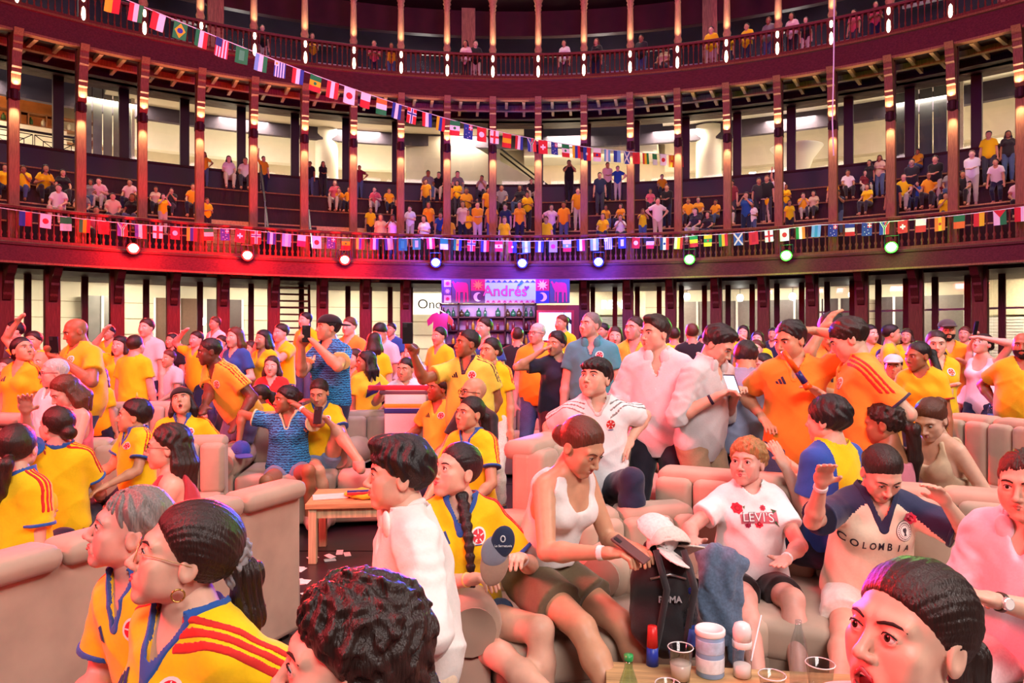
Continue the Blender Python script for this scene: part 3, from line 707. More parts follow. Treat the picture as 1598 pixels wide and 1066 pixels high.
        if not fine:
            d = smin(d, C((0, .088, .008), (0, .104, -.032), .008, .014), .018); d = smin(d, E((.078, -.01, -.01), (.011, .02, .03)), .008)
            d = smax(d, -E((.032, .103, .004), (.018, .014, .011)), .012)
            if mo > .2: d = smax(d, -E((0, .1, -.07 - .008 * mo), (.02, .03, .004 + .012 * mo)), .006)
            return d * f32(s.hk)
        d = smin(d, C((.012, .083, .026), (.046, .072, .024), .011, .009), .02)
        d = smax(d, -E((.032, .101, .003), (.021, .018, .013)), .016)
        d = smin(d, C((0, .084, .016), (0, .108, -.029), .0068, .0095), .012)
        d = smin(d, E((0, .1105, -.0345), (.011, .010, .0095)), .007); d = smin(d, E((.0122, .099, -.038), (.008, .0105, .0075)), .006)
        d = smax(d, -C((.007, .107, -.046), (.009, .097, -.041), .003, .003), .003)
        sm = sp['smile'] * .006
        if mo > .15:
            oz = -.068 - .012 * mo
            d = smin(d, E((0, .083, -.066 - .01 * mo), (.03, .015, .016 + .014 * mo)), .018)
            d = smax(d, -E((0, .102, oz), (.0175 + .005 * mo, .03, .004 + .015 * mo)), .005)
        else:
            d = smin(d, E((0, .082, -.064), (.028, .0135, .017)), .018)
            d = smax(d, -C((0, .100, -.0648), (.024, .086, -.0648 + sm), .0022, .0018), .003)
        if age: d = smax(d, -C((.026, .092, -.04), (.036, .078, -.075), .0025, .002), .006)
        if s.hh < .0052:
            eo = .0074 * sp['eyes']
            d = smin(d, E((.032, .0785, .003), (.0158, .0158, .0158)), .005)
            d = smax(d, -E((.032, .098, .0025), (.0148, .02, eo)), .002)
        d = smin(d, E((.079, -.012, -.008), (.009, .021, .032)), .006)
        d = smax(d, -E((.089, -.008, -.004), (.007, .012, .02)), .004)
        return d * f32(s.hk)
    def bbox(s, pts, r):
        p = np.array(pts); return p.min(0) - r, p.max(0) + r
    def build(s):
        sp = s.sp; d = s.d; k = s.k; det = s.det or d
        h = max(.009, det * .0021); s.hh = hh = max(.0036, det * .0013); fine = hh < .011; hf_ = max(.0042, det * .0015)
        skin = mat(SKIN[sp['skin']], .42, .05, 30, .03, kind='skin', spec=.35)
        root = empty('person', s.root.tolist()); root.rotation_euler = (0, 0, math.atan2(s.R[1, 0], s.R[0, 0]))
        tag(root, s.label, 'person', sp['group'])
        pts = [s.pel, s.neck, *s.sh.values(), *s.el.values(), *s.ha.values(), *s.kn.values(), *s.an.values(), *s.hip.values()]
        lo, hi = s.bbox(pts, .2 * k)
        def fb(P):
            q = s.torso(P)
            for i in (1, -1):
                q = smin(q, s.arm(P, i), .02); q = smin(q, smin(s.leg(P, i), s.foot(P, i), .03), .03)
                q = np.minimum(q, s.hand(P, i, False)) if not (hf_ < .009) else q
            return q
        parts = [iso(fb, lo, hi, h)]
        parts.append(iso(lambda P: smin(s.headd(P, fine), s.neckd(P), .03), *s.bbox([s.head], .165 * s.hk), hh))
        if hf_ < .009:
            for i in (1, -1): parts.append(iso(lambda P: s.hand(P, i, True), *s.bbox([s.ha[i] + s.handdir[i] * .07], .13 * k), hf_))
        V, F = join(parts); s.body = mesh_obj('body', V, F, skin, root, True)
        s.rootobj = root
        s.face(root, fine); s.hair(root); s.top(root, h); s.bottom(root, h)
        for e in s.extra: e(s, root)
        return root
    def hp(s, x, y, z): return s.head + s.MH @ vec(x, y, z) * s.hk       # head-local to person-local
    def surf_y(s, x, z, fine=True):
        a, b = .02, .14
        ys = np.linspace(.14, .02, 60); P = np.array([s.hp(x, y, z) for y in ys], f32); v = s.headd(P, fine)
        i = np.argmax(v < 0); return ys[i]
    def face(s, root, fine):
        sp = s.sp
        if s.d > 14: return
        hc = HAIRC.get(sp['brow'] or sp['hair'][1], '2a1813')
        if abs(((sp['hf'] if sp['hf'] is not None else sp['face']) + 180) % 360 - 180) > 125: return
        near = s.hh < .0052; k = s.hk; mb = MB(); lm = MB(); em = None
        r = .0132 if near else .0112; y0 = .0785 if near else (.076 if fine else .078)
        for i in (1, -1):
            V = []; F = []; fm = []; n = 12
            rings = [0, .22, .5, .9, 1.5]; V.append((0, r, 0))
            for a in rings[1:]:
                for j in range(n): V.append((r * math.sin(a) * math.cos(2 * PI * j / n), r * math.cos(a), r * math.sin(a) * math.sin(2 * PI * j / n)))
            for j in range(n): F.append((0, 1 + (j + 1) % n, 1 + j)); fm.append(0)
            for q in range(3):
                for j in range(n): F.append((1 + q * n + j, 1 + q * n + (j + 1) % n, 1 + (q + 1) * n + (j + 1) % n, 1 + (q + 1) * n + j)); fm.append(1 if q == 0 else 2)
            V = np.array([s.hp(.032 * i + v[0], y0 + v[1] + .0015, .003 + v[2]) for v in V])
            mesh_obj('eye', V, F, [mat('0c0808', .15, 0, 5), mat('3a2212', .2, .1, 60), mat('e8ded8', .25, .02, 20)], root, True, fm)
            # brow
            pts = []
            bz = .0235
            for x, z in ((.013, bz - .002), (.024, bz + .002), (.036, bz + .0035), (.047, bz + .001), (.055, bz - .005)):
                pts.append(s.hp(x * i, s.surf_y(x * i, z, fine) + .0005, z))
            w = .0042 if not s.fem else .0032
            MB().tube(pts, [w * .7 * k, w * k, w * k, w * .8 * k, w * .3 * k], 6).build('eyebrow', mat(hc, .8, .1, 60), root, True)
            if s.d < 7:
                pts = [s.hp((.032 + dx) * i, y0 + yy, .003 + dz) for dx, yy, dz in ((-.014, .0095, .001), (-.007, .0148, .0068), (0, .0162, .0085), (.007, .0148, .0072), (.0145, .0085, .0015))]
                MB().tube(pts, [.0008, .0014, .0016, .0016, .001], 5).build('eyelash', mat('140c0c', .7), root, True)
        lipm = mat('b4545c' if s.fem else 'b06a5c', .4, .05, 60)
        mo = sp['mouth']; sm = sp['smile'] * .006
        zu, zl = -.0595, -.0705
        if mo > .15: zu, zl = -.061, -.077 - .026 * mo
        def lips(P):
            q = ((P - s.head.astype(f32)) @ s.MH.astype(f32)) / f32(k); q[:, 0] = np.abs(q[:, 0])
            yo = .0935
            if mo > .15:
                w = .018 + .005 * mo
                a = smin(cap(q, vec(0, yo + .005, zu + .002), vec(w, yo - .008, (zu + zl) / 2 + .003), .0042, .0022), cap(q, vec(0, yo + .002, zl - .002), vec(w, yo - .008, (zu + zl) / 2 - .001), .0048, .0022), .004)
            else:
                a = np.minimum(cap(q, vec(0, yo + .003, zu), vec(.022, yo - .008, -.0648 + sm), .0047, .0018), cap(q, vec(0, yo + .0025, zl + .0008), vec(.02, yo - .008, -.0655 + sm), .0054, .0018))
            return a * f32(k)
        V, F = iso(lips, *s.bbox([s.hp(0, .088, -.068)], .06 * k), max(.0016, s.hh * .5)); mesh_obj('lips', V, F, lipm, root, True)
        if mo > .15:
            V, F = iso(lambda P: ell(P, s.hp(0, .072, (zu + zl) / 2), s.MH, np.array([.021, .014, .006 + .016 * mo]) * k), *s.bbox([s.hp(0, .07, -.075)], .06 * k), max(.0025, s.hh * .7)); mesh_obj('mouth', V, F, mat('5a1418', .5), root, True)
            mbt = MB(); mbt.tube([s.hp(x, .0915 - 14 * x * x, zu - .0055) for x in np.linspace(-.017, .017, 7)], .0042 * k, 6); mbt.build('teeth', mat('f2ece6', .25), root, True)
        elif sp['smile'] >= 1:
            mbt = MB(); mbt.tube([s.hp(x, .0955 - 15 * x * x, -.0648 + .002 * (x / .02) ** 2) for x in np.linspace(-.014, .014, 7)], [.001, .002, .0024, .0024, .0024, .002, .001], 6); mbt.build('teeth', mat('f2ece6', .25), root, True)
        if sp['glasses']:
            g = MB(); y = .104
            for i in (1, -1):
                c = [(.033 * i + .023 * math.cos(a), y - .25 * abs(.023 * math.cos(a) + .033) * .15, .0 + .019 * math.sin(a)) for a in np.linspace(0, 2 * PI, 17)]
                g.tube([s.hp(*p) for p in c], .0012 if s.d < 2 else .0016 if s.d < 4 else .0024, 5)
                g.tube([s.hp(.056 * i, y - .006, .006), s.hp(.082 * i, .03, .006), s.hp(.084 * i, -.02, .0)], .0012 if s.d < 2 else .0016 if s.d < 4 else .0024, 5)
            g.tube([s.hp(-.01, y, .004), s.hp(.01, y, .004)], .0016, 5)
            g.build('glasses', mat(sp['glasses'], .3, .0, 5, metal=.3), root, True)
        if sp['beard']:
            b = sp['beard']
            def bd(P):
                q = ((P - s.head.astype(f32)) @ s.MH.astype(f32)) / f32(k)
                z = q[:, 2] + .035 - .3 * np.maximum(.05 - q[:, 1], 0)
                m = -ell(q, vec(0, .1, -.066), I3, [.022, .03, .01])
                return np.maximum(np.maximum(s.headd(P, fine) - .0022 * b, np.maximum(z, m) * k), -(q[:, 1] - .02) * k)
            V, F = iso(bd, *s.bbox([s.head], .15), s.hh); mesh_obj('beard', V, F, mat(hc, .9, .2, 80, .5), root, True)
    # ---------- hair
    def hair(s, root):
        st, cn = s.sp['hair'][:2]; opt = s.sp['hair'][2] if len(s.sp['hair']) > 2 else {}
        if st == 'none': return
        k = s.hk; hm = mat(HAIRC[cn], .42, .35, 9, .5, kind='hair', stretch=(26, 26, 2), spec=.5)
        vol = opt.get('vol', .012); amp = .0035 if s.d < 5 else (.002 if s.d < 9 else 0)
        chains = []
        up = vec(0, 0, 1)
        ln = opt.get('len', .35)
        if st == 'pony':
            a = s.hp(0, -.10, opt.get('z', .03)); b = s.hp(0, -.15, opt.get('z', .03) - .02)
            sd = s.MH[:, 0] * opt.get('sx', 0.0)
            c1 = b + vec(0, 0, -ln * .5) + sd * .6; c2 = b + vec(0, 0, -ln) + sd
            chains = [(a, b, .024, .034), (b, c1, .034, .042), (c1, c2, .042, .012)]
        elif st == 'bun':
            a = s.hp(0, -.1, opt.get('z', .04)); chains = [(a, a + s.MH[:, 1] * -.02, .045, .045)]
        elif st == 'braid':
            pts = [np.array(s.hp(*p)) for p in opt['pts']] if 'pts' in opt else None
            n = 11; P0 = s.hp(*opt.get('a', (.06, -.06, -.06))); P1 = P0 + np.array(s.MC @ vec(*opt.get('b', (.02, .12, -.40))))
            mid = (P0 + P1) / 2 + s.MC @ vec(*opt.get('m', (.03, .05, 0)))
            q = [(1 - t) ** 2 * P0 + 2 * t * (1 - t) * mid + t * t * P1 for t in np.linspace(0, 1, n * 2 + 1)]
            sdv = s.MC[:, 0]
            for i in range(n):
                r = .021 * (1 - .5 * i / n); w = .009 * (1 - .4 * i / n)
                c = q[2 * i]; e = q[2 * i + 2]
                chains.append((c + sdv * w, e - sdv * w * .4, r, r * .75)); chains.append((c - sdv * w, e + sdv * w * .4, r, r * .75))
        elif st in ('long', 'curly'):
            nl = opt.get('n', 7); fan = opt.get('fan', 1.7)
            for a in np.linspace(-fan, fan, nl):
                t0 = s.hp(.066 * math.sin(a), -.014 - .085 * math.cos(a), .0); t1 = s.hp(.086 * math.sin(a), -.025 - .10 * math.cos(a), -.09)
                out = (t1 - s.head); out[2] = 0; out = nrm(out)
                L2 = ln * (1 - .12 * abs(math.sin(3 * a + s.d)))
                t2 = t1 + vec(0, 0, -L2) + out * opt.get('flare', .02)
                chains += [(t0, t1, .032, .034), (t1, t2, .034, .013)]
        base_c, base_r = vec(0, -.018, .036), np.array([.078 + vol, .097 + vol, .088 + vol])
        hl = opt.get('line', -.012 if s.fem else -.008); tilt = opt.get('tilt', .72 if s.fem else .69); nrmv = vec(0, -tilt, math.sqrt(1 - tilt * tilt))
        fade = opt.get('fade', 0.0); seed = s.d * 7.1 + s.sp['hx']
        def fn(P):
            q = ((P - s.head.astype(f32)) @ s.MH.astype(f32)) / f32(k)
            lift = np.clip(((q @ nrmv.astype(f32)) - hl) / .05, 0, 1)
            e = ell(q, base_c, I3, base_r - vol + .003) - (vol - .003) * np.sqrt(lift)
            ang = np.arctan2(q[:, 0], -q[:, 1] + .05)
            if amp and st in ('pony', 'bun', 'braid') and not opt.get('curl'):
                rad = np.arctan2(q[:, 0], q[:, 2] + .03); e = e + amp * .26 * np.sin(rad * 57 + 1.2 * np.sin(q[:, 1] * 30 + seed)) + amp * .2 * np.sin(rad * 23 + 2 * np.sin(q[:, 1] * 18) + seed)
            elif amp: e = e + amp * np.sin(ang * 19 + 3 * np.sin(q[:, 2] * 40 + seed)) + amp * .7 * np.sin(q[:, 2] * 85 + ang * 5 + seed)
            if st == 'curly' or opt.get('curl'): e = e + .007 * np.sin(q[:, 0] * 130 + 2 * np.sin(q[:, 2] * 60)) * np.sin(q[:, 2] * 120 + 2 * np.sin(q[:, 1] * 70)) * np.sin(q[:, 1] * 110)
            if opt.get('fringe'):
                fr = ell(q, vec(opt.get('fx', .0), .062, .062), I3, np.array([.075, .045, .036]) * opt['fringe']) + amp * 1.4 * np.sin(q[:, 0] * 190 + 3 * np.sin(q[:, 2] * 60))
            cut = hl - (q @ nrmv.astype(f32)) + (.0015 if st in ('pony', 'bun', 'braid') else .005) * np.sin(q[:, 0] * 60 + seed)
            e = smax(e, cut, .014)
            if opt.get('part'):
                e = e + .006 * np.exp(-((q[:, 0] - opt['part']) / .006) ** 2)
            if opt.get('fringe'): e = smin(e, fr, .015)
            if st == 'short' and opt.get('top'):
                e = smin(e, ell(q, vec(0, .02, .105), I3, np.array([.06, .085, .035]) * opt['top']) + amp * 1.5 * np.sin(q[:, 0] * 120 + q[:, 1] * 40), .02)
            e = e * f32(k)
            if chains:
                c = None
                for a, b, r0, r1 in chains:
                    x = cap(P, a, b, r0 * k, r1 * k); c = x if c is None else smin(c, x, .004 if st == 'braid' else .02)
                if st in ('long', 'pony') and amp:
                    aa = np.arctan2(P[:, 0] - s.head[0], P[:, 1] - s.head[1])
                    c = c + amp * .9 * np.sin(aa * 30 + 4 * np.sin(P[:, 2] * 14) + (P[:, 0] + P[:, 1]) * 220 * (st == 'pony'))
                if st == 'curly': c = c + .009 * np.sin(P[:, 0] * 100 + 2 * np.sin(P[:, 2] * 50)) * np.sin(P[:, 2] * 90 + 2 * np.sin(P[:, 1] * 60))
                if st in ('long', 'curly'): c = np.maximum(c, -(s.headd(P, False) - .001)) if s.d < 9 else c
                e = smin(e, c, .012)
            return e
        pts = [s.head] + [c[0] for c in chains] + [c[1] for c in chains]
        lo, hi = s.bbox(pts, .15 * k)
        V, F = iso(fn, lo, hi, s.hh * (1.35 if s.d > 2.6 else 1.0)); mesh_obj('hair', V, F, hm, root, True)
        if opt.get('cap'):
            cc = opt['cap']
            def cp(P):
                q = ((P - s.head.astype(f32)) @ s.MH.astype(f32)) / f32(k)
                dome = smax(ell(q, vec(0, -.012, .045), I3, [.094, .116, .088]), .045 - .1 * q[:, 1] - q[:, 2], .01)
                sg = -1 if opt.get('back') else 1
                br = np.maximum(ell(q, vec(0, .13 * sg, .045), I3, [.078, .09, .03]), np.abs(q[:, 2] - .05 + .4 * (q[:, 0] ** 2) * 10 * .3) - .007)
                return smin(dome, br, .01) * f32(k)
            V, F = iso(cp, *s.bbox([s.head], .24 * k), s.hh * 1.2); mesh_obj('cap', V, F, fabric(cc), root, True)
    # ---------- clothing
    def top(s, root, h):
        t = s.sp['top']; kind = t[0]; c = COLS.get(t[1], t[1]); o = t[2] if len(t) > 2 else {}
        if kind == 'none': return
        k = s.k; near = s.d < 8.2; amp = .004 if s.d < 9 else .0
        loose = o.get('loose', 1.0); seated = s.sp['pose'] != 'stand'
        m = o.get('mat') or fabric(c)
        sl = {'jersey': .62, 'tshirt': .6, 'polo': .6, 'shirt': 2.0, 'tank': 0, 'crop': 0, 'strap': 0}.get(kind, .6); sl = o.get('sleeve', sl)
        hem = s.pel + s.up * (o.get('hem', -.02 if seated else -.10)) * k
        inf = .014 * loose
        nf = s.neck + s.MC @ vec(0, .045, .0) * k
        vdepth = o.get('v', .10 if kind in ('jersey', 'shirt', 'polo') else .035)
        def ncut(P):
            a = cap(P, s.neck + s.up * .06 * k - s.MC[:, 1] * .01, s.neck + s.up * -.0 * k + s.MC[:, 1] * .01, .078 * k, .072 * k)
            a = smin(a, cap(P, nf + s.up * .02, nf + s.MC @ vec(0, .07, -vdepth) * k, .058 * k, .012 * k), .02)
            if kind in ('tank', 'strap', 'crop'):
                a = smin(a, ell(P, s.chest + s.MC @ vec(0, .13, .13) * k, s.MC, np.array([.085, .13, .115]) * k), .02)
                a = smin(a, ell(P, s.chest + s.MC @ vec(0, -.1, .17) * k, s.MC, np.array([.08, .1, .09]) * k), .02)
            return a
        s.hemn = s.up
        def torso(P):
            a = s.torso(P) - inf
            a = smin(a, ell(P, s.pel + s.up * .14 * k, s.MC, np.array([.160 if s.fem else .168, .122 if s.fem else .132, .34]) * k * [s.b * loose ** .5, s.b * loose ** .5, 1]), .05)
            if amp: a = a + wob(P * f32([1, 1, .55]), 30, amp * (1.5 if kind == 'shirt' else 1.0), s.d) + wob(P * f32([1, 1, .5]), 70, amp * .4, 2.0) + folds(P, 36, amp * (2.6 if kind == 'shirt' else 2.0), s.d * 3 + s.sp['hx'] * .01)
            return smax(a, -half(P, hem, s.up), .006)
        def sleeve(P, i, e=0.0):
            u = nrm(s.el[i] - s.sh[i]); L = np.linalg.norm(s.el[i] - s.sh[i])
            if sl <= 1:
                a = cap(P, s.sh[i], s.sh[i] + u * L * sl, .054 * k * (s.b * .4 + .6) + inf * .6, (.060 if not s.fem else .054) * k + inf * 1.2 + e)
                a = np.maximum(a, half(P, s.sh[i] + u * L * sl, u))
            else:
                v = nrm(s.ha[i] - s.el[i]); kk = k * (s.b * .4 + .6)
                a = cap(P, s.sh[i], s.el[i], .056 * kk + inf, .050 * kk + inf * 1.2)
                if o.get('cuff', .2) > -.02: a = smin(a, smax(cap(P, s.el[i], s.ha[i], .048 * kk + inf * 1.2, .034 * kk + inf * 1.3), half(P, s.el[i] + v * o.get('cuff', .2) * k, v), .004), .02)
            if amp: a = a + wob(P, 60, amp * (1.2 if sl > 1 else .6), 1.0) + (folds(P, 60, amp * 1.8, 1.0) if sl > 1 else 0)
            return a
        def shirt(P):
            a = torso(P)
            if sl > 0:
                for i in (1, -1): a = smin(a, sleeve(P, i), .035)
            else:
                for i in (1, -1):
                    w = .075 if kind != 'strap' else .1
                    a = smax(a, -cap(P, s.sh[i] + s.MC @ vec(.04 * i, 0, .1) * k, s.sh[i] + s.MC @ vec(.035 * i, 0, -.1) * k, w * k, w * k * .8), .008)
                a = smax(a, half(P, s.neck + s.up * -.0 * k, s.up), .01)
            a = smax(a, half(P, s.neck + s.up * .05 * k, s.up), .006)
            return smax(a, -ncut(P), .004)
        s.shirt = shirt
        pts = [s.pel + s.up * -.12 * k, s.neck, *s.sh.values()] + ([*s.el.values()] if sl > 0 else []) + ([*s.ha.values()] if sl > 1 else [])
        lo, hi = s.bbox(pts, .23 * k)
        V, F = iso(shirt, lo, hi, h * .95)
        nm = {'jersey': 'jersey', 'shirt': 'shirt', 'polo': 'polo_shirt', 'tank': 'tank_top', 'crop': 'crop_top', 'strap': 'top'}.get(kind, 't_shirt')
        fmix = None; mats = [m]
        if o.get('yoke'):                                             # shoulder panel of another colour
            Q = V[F].mean(1); u = (Q - s.chest) @ s.up; lat = np.abs((Q - s.chest) @ s.MC[:, 0])
            fmix = ((u + .75 * (lat - .1)) > .125 * k).astype(int) if o.get('yoke_mode') != 'side' else (lat > .10 * k).astype(int); mats = [m, fabric(COLS.get(o['yoke'], o['yoke']))]
        top = mesh_obj(nm, V, F, mats, root, True, fmix)
        s.topobj = top
        det = s.d < 8.4
        hq = max(.003, s.d * .0011)
        if o.get('collar') and det:
            cc = COLS.get(o['collar'], o['collar']); wd = o.get('cw', .013)
            V, F = iso(lambda P: np.maximum(np.maximum(shirt(P) - .003, ncut(P) - wd), -ncut(P)), *s.bbox([s.neck, nf + s.MC @ vec(0, .08, -vdepth) * k], .11 * k), hq * 1.2); mesh_obj('collar', V, F, fabric(cc), root, True)
        if o.get('lapel') and det:                                    # shirt collar wings
            for i in (1, -1):
                pl = s.neck + s.MC @ vec(.052 * i, .05, .03) * k; pe = s.neck + s.MC @ vec(.05 * i, .115, -.055) * k; pb = s.neck + s.MC @ vec(.062 * i, -.045, .05) * k
                V, F = iso(lambda P: smin(ell(P, (pl + pe) / 2, s.MC, np.array([.032, .016, .05]) * k), cap(P, pl, pb, .013 * k, .013 * k), .012), *s.bbox([pl, pe, pb], .07 * k), hq * 1.3); mesh_obj('collar_wing', V, F, m, root, True)
        if o.get('cuffc') and det and sl <= 1:
            for i in (1, -1):
                u = nrm(s.el[i] - s.sh[i]); L = np.linalg.norm(s.el[i] - s.sh[i]); e = s.sh[i] + u * L * sl
                V, F = iso(lambda P: np.maximum(np.maximum(sleeve(P, i, .004) - .003, half(P, e + u * .003, u)), -half(P, e - u * .014, u)), *s.bbox([e], .11 * k), hq * 1.3); mesh_obj('cuff', V, F, fabric(COLS.get(o['cuffc'], o['cuffc'])), root, True)
        if o.get('stripes') and det and sl > 0:
            sc = fabric(COLS.get(o['stripes'], o['stripes'])); sw = .0085 if o.get('sw') is None else o['sw']
            for i in (1, -1):
                u = nrm(s.el[i] - s.sh[i]); L = np.linalg.norm(s.el[i] - s.sh[i]); fwd = nrm(s.MC[:, 1] - u * (s.MC[:, 1] @ u) * .9)
                upv = nrm(s.up + s.MC[:, 0] * i * .5)
                for j in (-1, 0, 1):
                    c0 = s.sh[i] + fwd * (j * .0235 * k)
                    def st(P):
                        a = shirt(P) - .0026
                        b = np.abs(half(P, c0, fwd)) - sw * k
                        e1 = half(P, s.sh[i] + u * L * (sl if s.d < 4.5 else sl) * .97, u); e2 = -half(P, s.sh[i] + upv * .0, upv) - .06
                        e3 = np.maximum(half(P, s.sh[i] - s.MC[:, 0] * i * .085 * k, -s.MC[:, 0] * i), -a - .016)
                        return np.maximum(np.maximum(a, b), np.maximum(np.maximum(e1, e2), e3))
                    V, F = iso(st, *s.bbox([s.sh[i], s.sh[i] + u * L * sl, s.sh[i] - s.MC[:, 0] * i * .08], .1 * k), max(.0042, s.d * .0016)); mesh_obj('stripe', V, F, sc, root, True)
        if o.get('crest') and s.d < 8: s.decal(root, 'crest', crest_shape(o['crest']), o.get('cpos', (-.075, .0)), .034 * k, o)
        if o.get('logo') and s.d < 8: s.decal(root, 'logo', logo_shape(o['logo']), o.get('lpos', (.075, -.005)), .034 * k, o)
        for dec in o.get('decals', ()):
            s.decal(root, dec[0], dec[1], dec[2], dec[3], o, back=len(dec) > 4 and dec[4])
        if o.get('buttons') and s.d < 6:
            for q in range(6):
                z = .1 - .085 * q; s.decal(root, 'button', [('f5eef0', circle(0, 0, .18, 8), 0)], (0, z - .03), .03 * k, o)
    def decal(s, root, name, shapes, pos, size, o, back=False):
        """flat print laid on the cloth: shapes = [(colour, polygon or bmesh, lift)] in unit coordinates, pos = (right, up) on the chest"""
        sg = -1 if back else 1
        ax, az, n = s.MC[:, 0] * -sg, s.MC[:, 2], s.MC[:, 1] * sg             # as read by someone facing the wearer
        V = []; F = []; fm = []; mats = []
        org = s.chest + s.MC[:, 0] * pos[0] * s.k * sg + s.MC[:, 2] * (pos[1] + .05) * s.k
        for ci, (col, poly, lift) in enumerate(shapes):
            bm = bmesh.new()
            if isinstance(poly, list):
                vs_ = [bm.verts.new((p[0], p[1], 0)) for p in poly]; bm.faces.new(vs_)
                bmesh.ops.triangulate(bm, faces=bm.faces[:])
            else:
                bm.free(); bm = poly.copy()
            for it in range(3):
                lg = [e for e in bm.edges if e.calc_length() * size > .018]
                if not lg: break
                bmesh.ops.subdivide_edges(bm, edges=lg, cuts=1); bmesh.ops.triangulate(bm, faces=bm.faces[:])
            bm.verts.ensure_lookup_table(); bm.verts.index_update()
            Q = np.array([v.co[:] for v in bm.verts]); W = org + Q[:, :1] * size * ax + Q[:, 1:2] * size * az
            ts = np.full(len(W), .34)
            lo_, hi_ = np.full(len(W), -.05), np.full(len(W), .34)
            # march inward from outside
            t = np.full(len(W), .30)
            for it in range(9):
                dd = s.shirt((W + n * t[:, None]).astype(f32)); t = t - np.clip(dd, -.03, .10) * .9
            base = len(V); V += list(W + n * (t[:, None] + .0022 + .0009 * lift))
            F += [tuple(v.index + base for v in f.verts) for f in bm.faces]; fm += [ci] * len(bm.faces); bm.free()
            mats.append(mat(col, .6, .02, 30))
        F2 = []
        for f in F:
            a, b, c = [np.array(V[i]) for i in f[:3]]; F2.append(f if np.cross(b - a, c - a) @ n > 0 else f[::-1])
        return mesh_obj(name, V, F2, mats, root, False, fm)
    def bottom(s, root, h):
        b = s.sp['bot']; kind = b[0]
        if kind == 'none': return
        c = COLS.get(b[1], b[1]); k = s.k; o = b[2] if len(b) > 2 else {}
        m = fabric(c, .15 if 'jean' in kind else .07)
        L = {'shorts': .55, 'jeans': 2, 'pants': 2, 'skirt': .6, 'jshorts': .38}.get(kind, 2); L = o.get('len', L)
        amp = .004 if s.d < 9 else 0
        def fn(P):
            a = ell(P, s.pel + s.MP[:, 2] * .02 * k, s.MP, np.array([.182 if s.fem else .172, .130, .13]) * k * [s.b, s.b, 1])
            a = np.maximum(a, half(P, s.pel + s.up * .10 * k, s.up))
            for i in (1, -1):
                u = nrm(s.kn[i] - s.hip[i]); ln = np.linalg.norm(s.kn[i] - s.hip[i])
                if L <= 1:
                    q = cap(P, s.hip[i], s.kn[i], (.094 if not s.fem else .098) * k * (s.b * .5 + .5) + .008, .078 * k + .012 * o.get('flare', 1))
                    q = np.maximum(q, half(P, s.hip[i] + u * ln * L, u))
                else:
                    q = s.leg(P, i, .014); v = nrm(s.an[i] - s.kn[i]); q = np.maximum(q, half(P, s.an[i] - v * .03, v))
                a = smin(a, q, .03)
            if kind == 'skirt': a = smin(a, cap(P, (s.hip[1] * .5 + s.kn[1] * .5), (s.hip[-1] * .5 + s.kn[-1] * .5), .09 * k, .09 * k), .04)
            if amp: a = a + wob(P, 45, amp, 1.0)
            return a
        pts = [s.pel, *s.hip.values(), *s.kn.values()] + ([*s.an.values()] if L > 1 else [])
        V, F = iso(fn, *s.bbox(pts, .2 * k), h * 1.05)
        mesh_obj({'jeans': 'trousers', 'pants': 'trousers', 'skirt': 'skirt'}.get(kind, 'shorts'), V, F, m, root, True)
        if s.sp['shoes']:
            for i in (1, -1):
                V, F = iso(lambda P: np.maximum(s.foot(P, i, .012), half(P, s.an[i] + vec(0, 0, .01), vec(0, 0, 1))), *s.bbox([s.an[i]], .26 * k), max(.009, h)); mesh_obj('shoe', V, F, fabric(COLS.get(s.sp['shoes'], s.sp['shoes'])), root, True)
def circle(x, y, r, n=20): return [(x + r * math.cos(2 * PI * i / n), y + r * math.sin(2 * PI * i / n)) for i in range(n)]
def logo_shape(c):                                                    # three rising slanted bars
    out = []
    for i, (x, hgt) in enumerate(((-.75, .5), (-.15, .95), (.45, 1.4))):
        out.append((c, [(x, -.6), (x + .42, -.6), (x + .42 - .02, -.6 + hgt * .15), (x - hgt * .33 + .32, -.6 + hgt), (x - hgt * .33 - .08, -.6 + hgt * .85)], 0))
    return out
def crest_shape(c):
    ring_ = [('f4f0ee', circle(0, 0, 1.0), 0), (c, circle(0, 0, .78), 1)]
    for i in range(5):
        a = 2 * PI * i / 5 + PI / 2; ring_.append(('f4e8e8', [(0.08 * math.cos(a + 1.5) + .22 * math.cos(a), 0.08 * math.sin(a + 1.5) + .22 * math.sin(a)), (.74 * math.cos(a) + .05 * math.cos(a + 1.57), .74 * math.sin(a) + .05 * math.sin(a + 1.57)), (.74 * math.cos(a) - .05 * math.cos(a + 1.57), .74 * math.sin(a) - .05 * math.sin(a + 1.57)), (0.08 * math.cos(a - 1.5) + .22 * math.cos(a), 0.08 * math.sin(a - 1.5) + .22 * math.sin(a))], 2))
    ring_.append((c, circle(0, 0, .3, 10), 3)); ring_.append(('2a50a8', [(-.5, -.95), (.5, -.95), (.38, -.84), (-.38, -.84)], 3))
    return ring_
def text_shape(body, col, size=1.0, bold=True):
    return [(col, text_mesh(body, size, 0.0, bold), 0)]
JY = lambda **k: ('jersey', 'yellow', dict(dict(stripes='red', collar='royal', cuffc='royal', crest='d0283a', logo='1f3f7a'), **k))
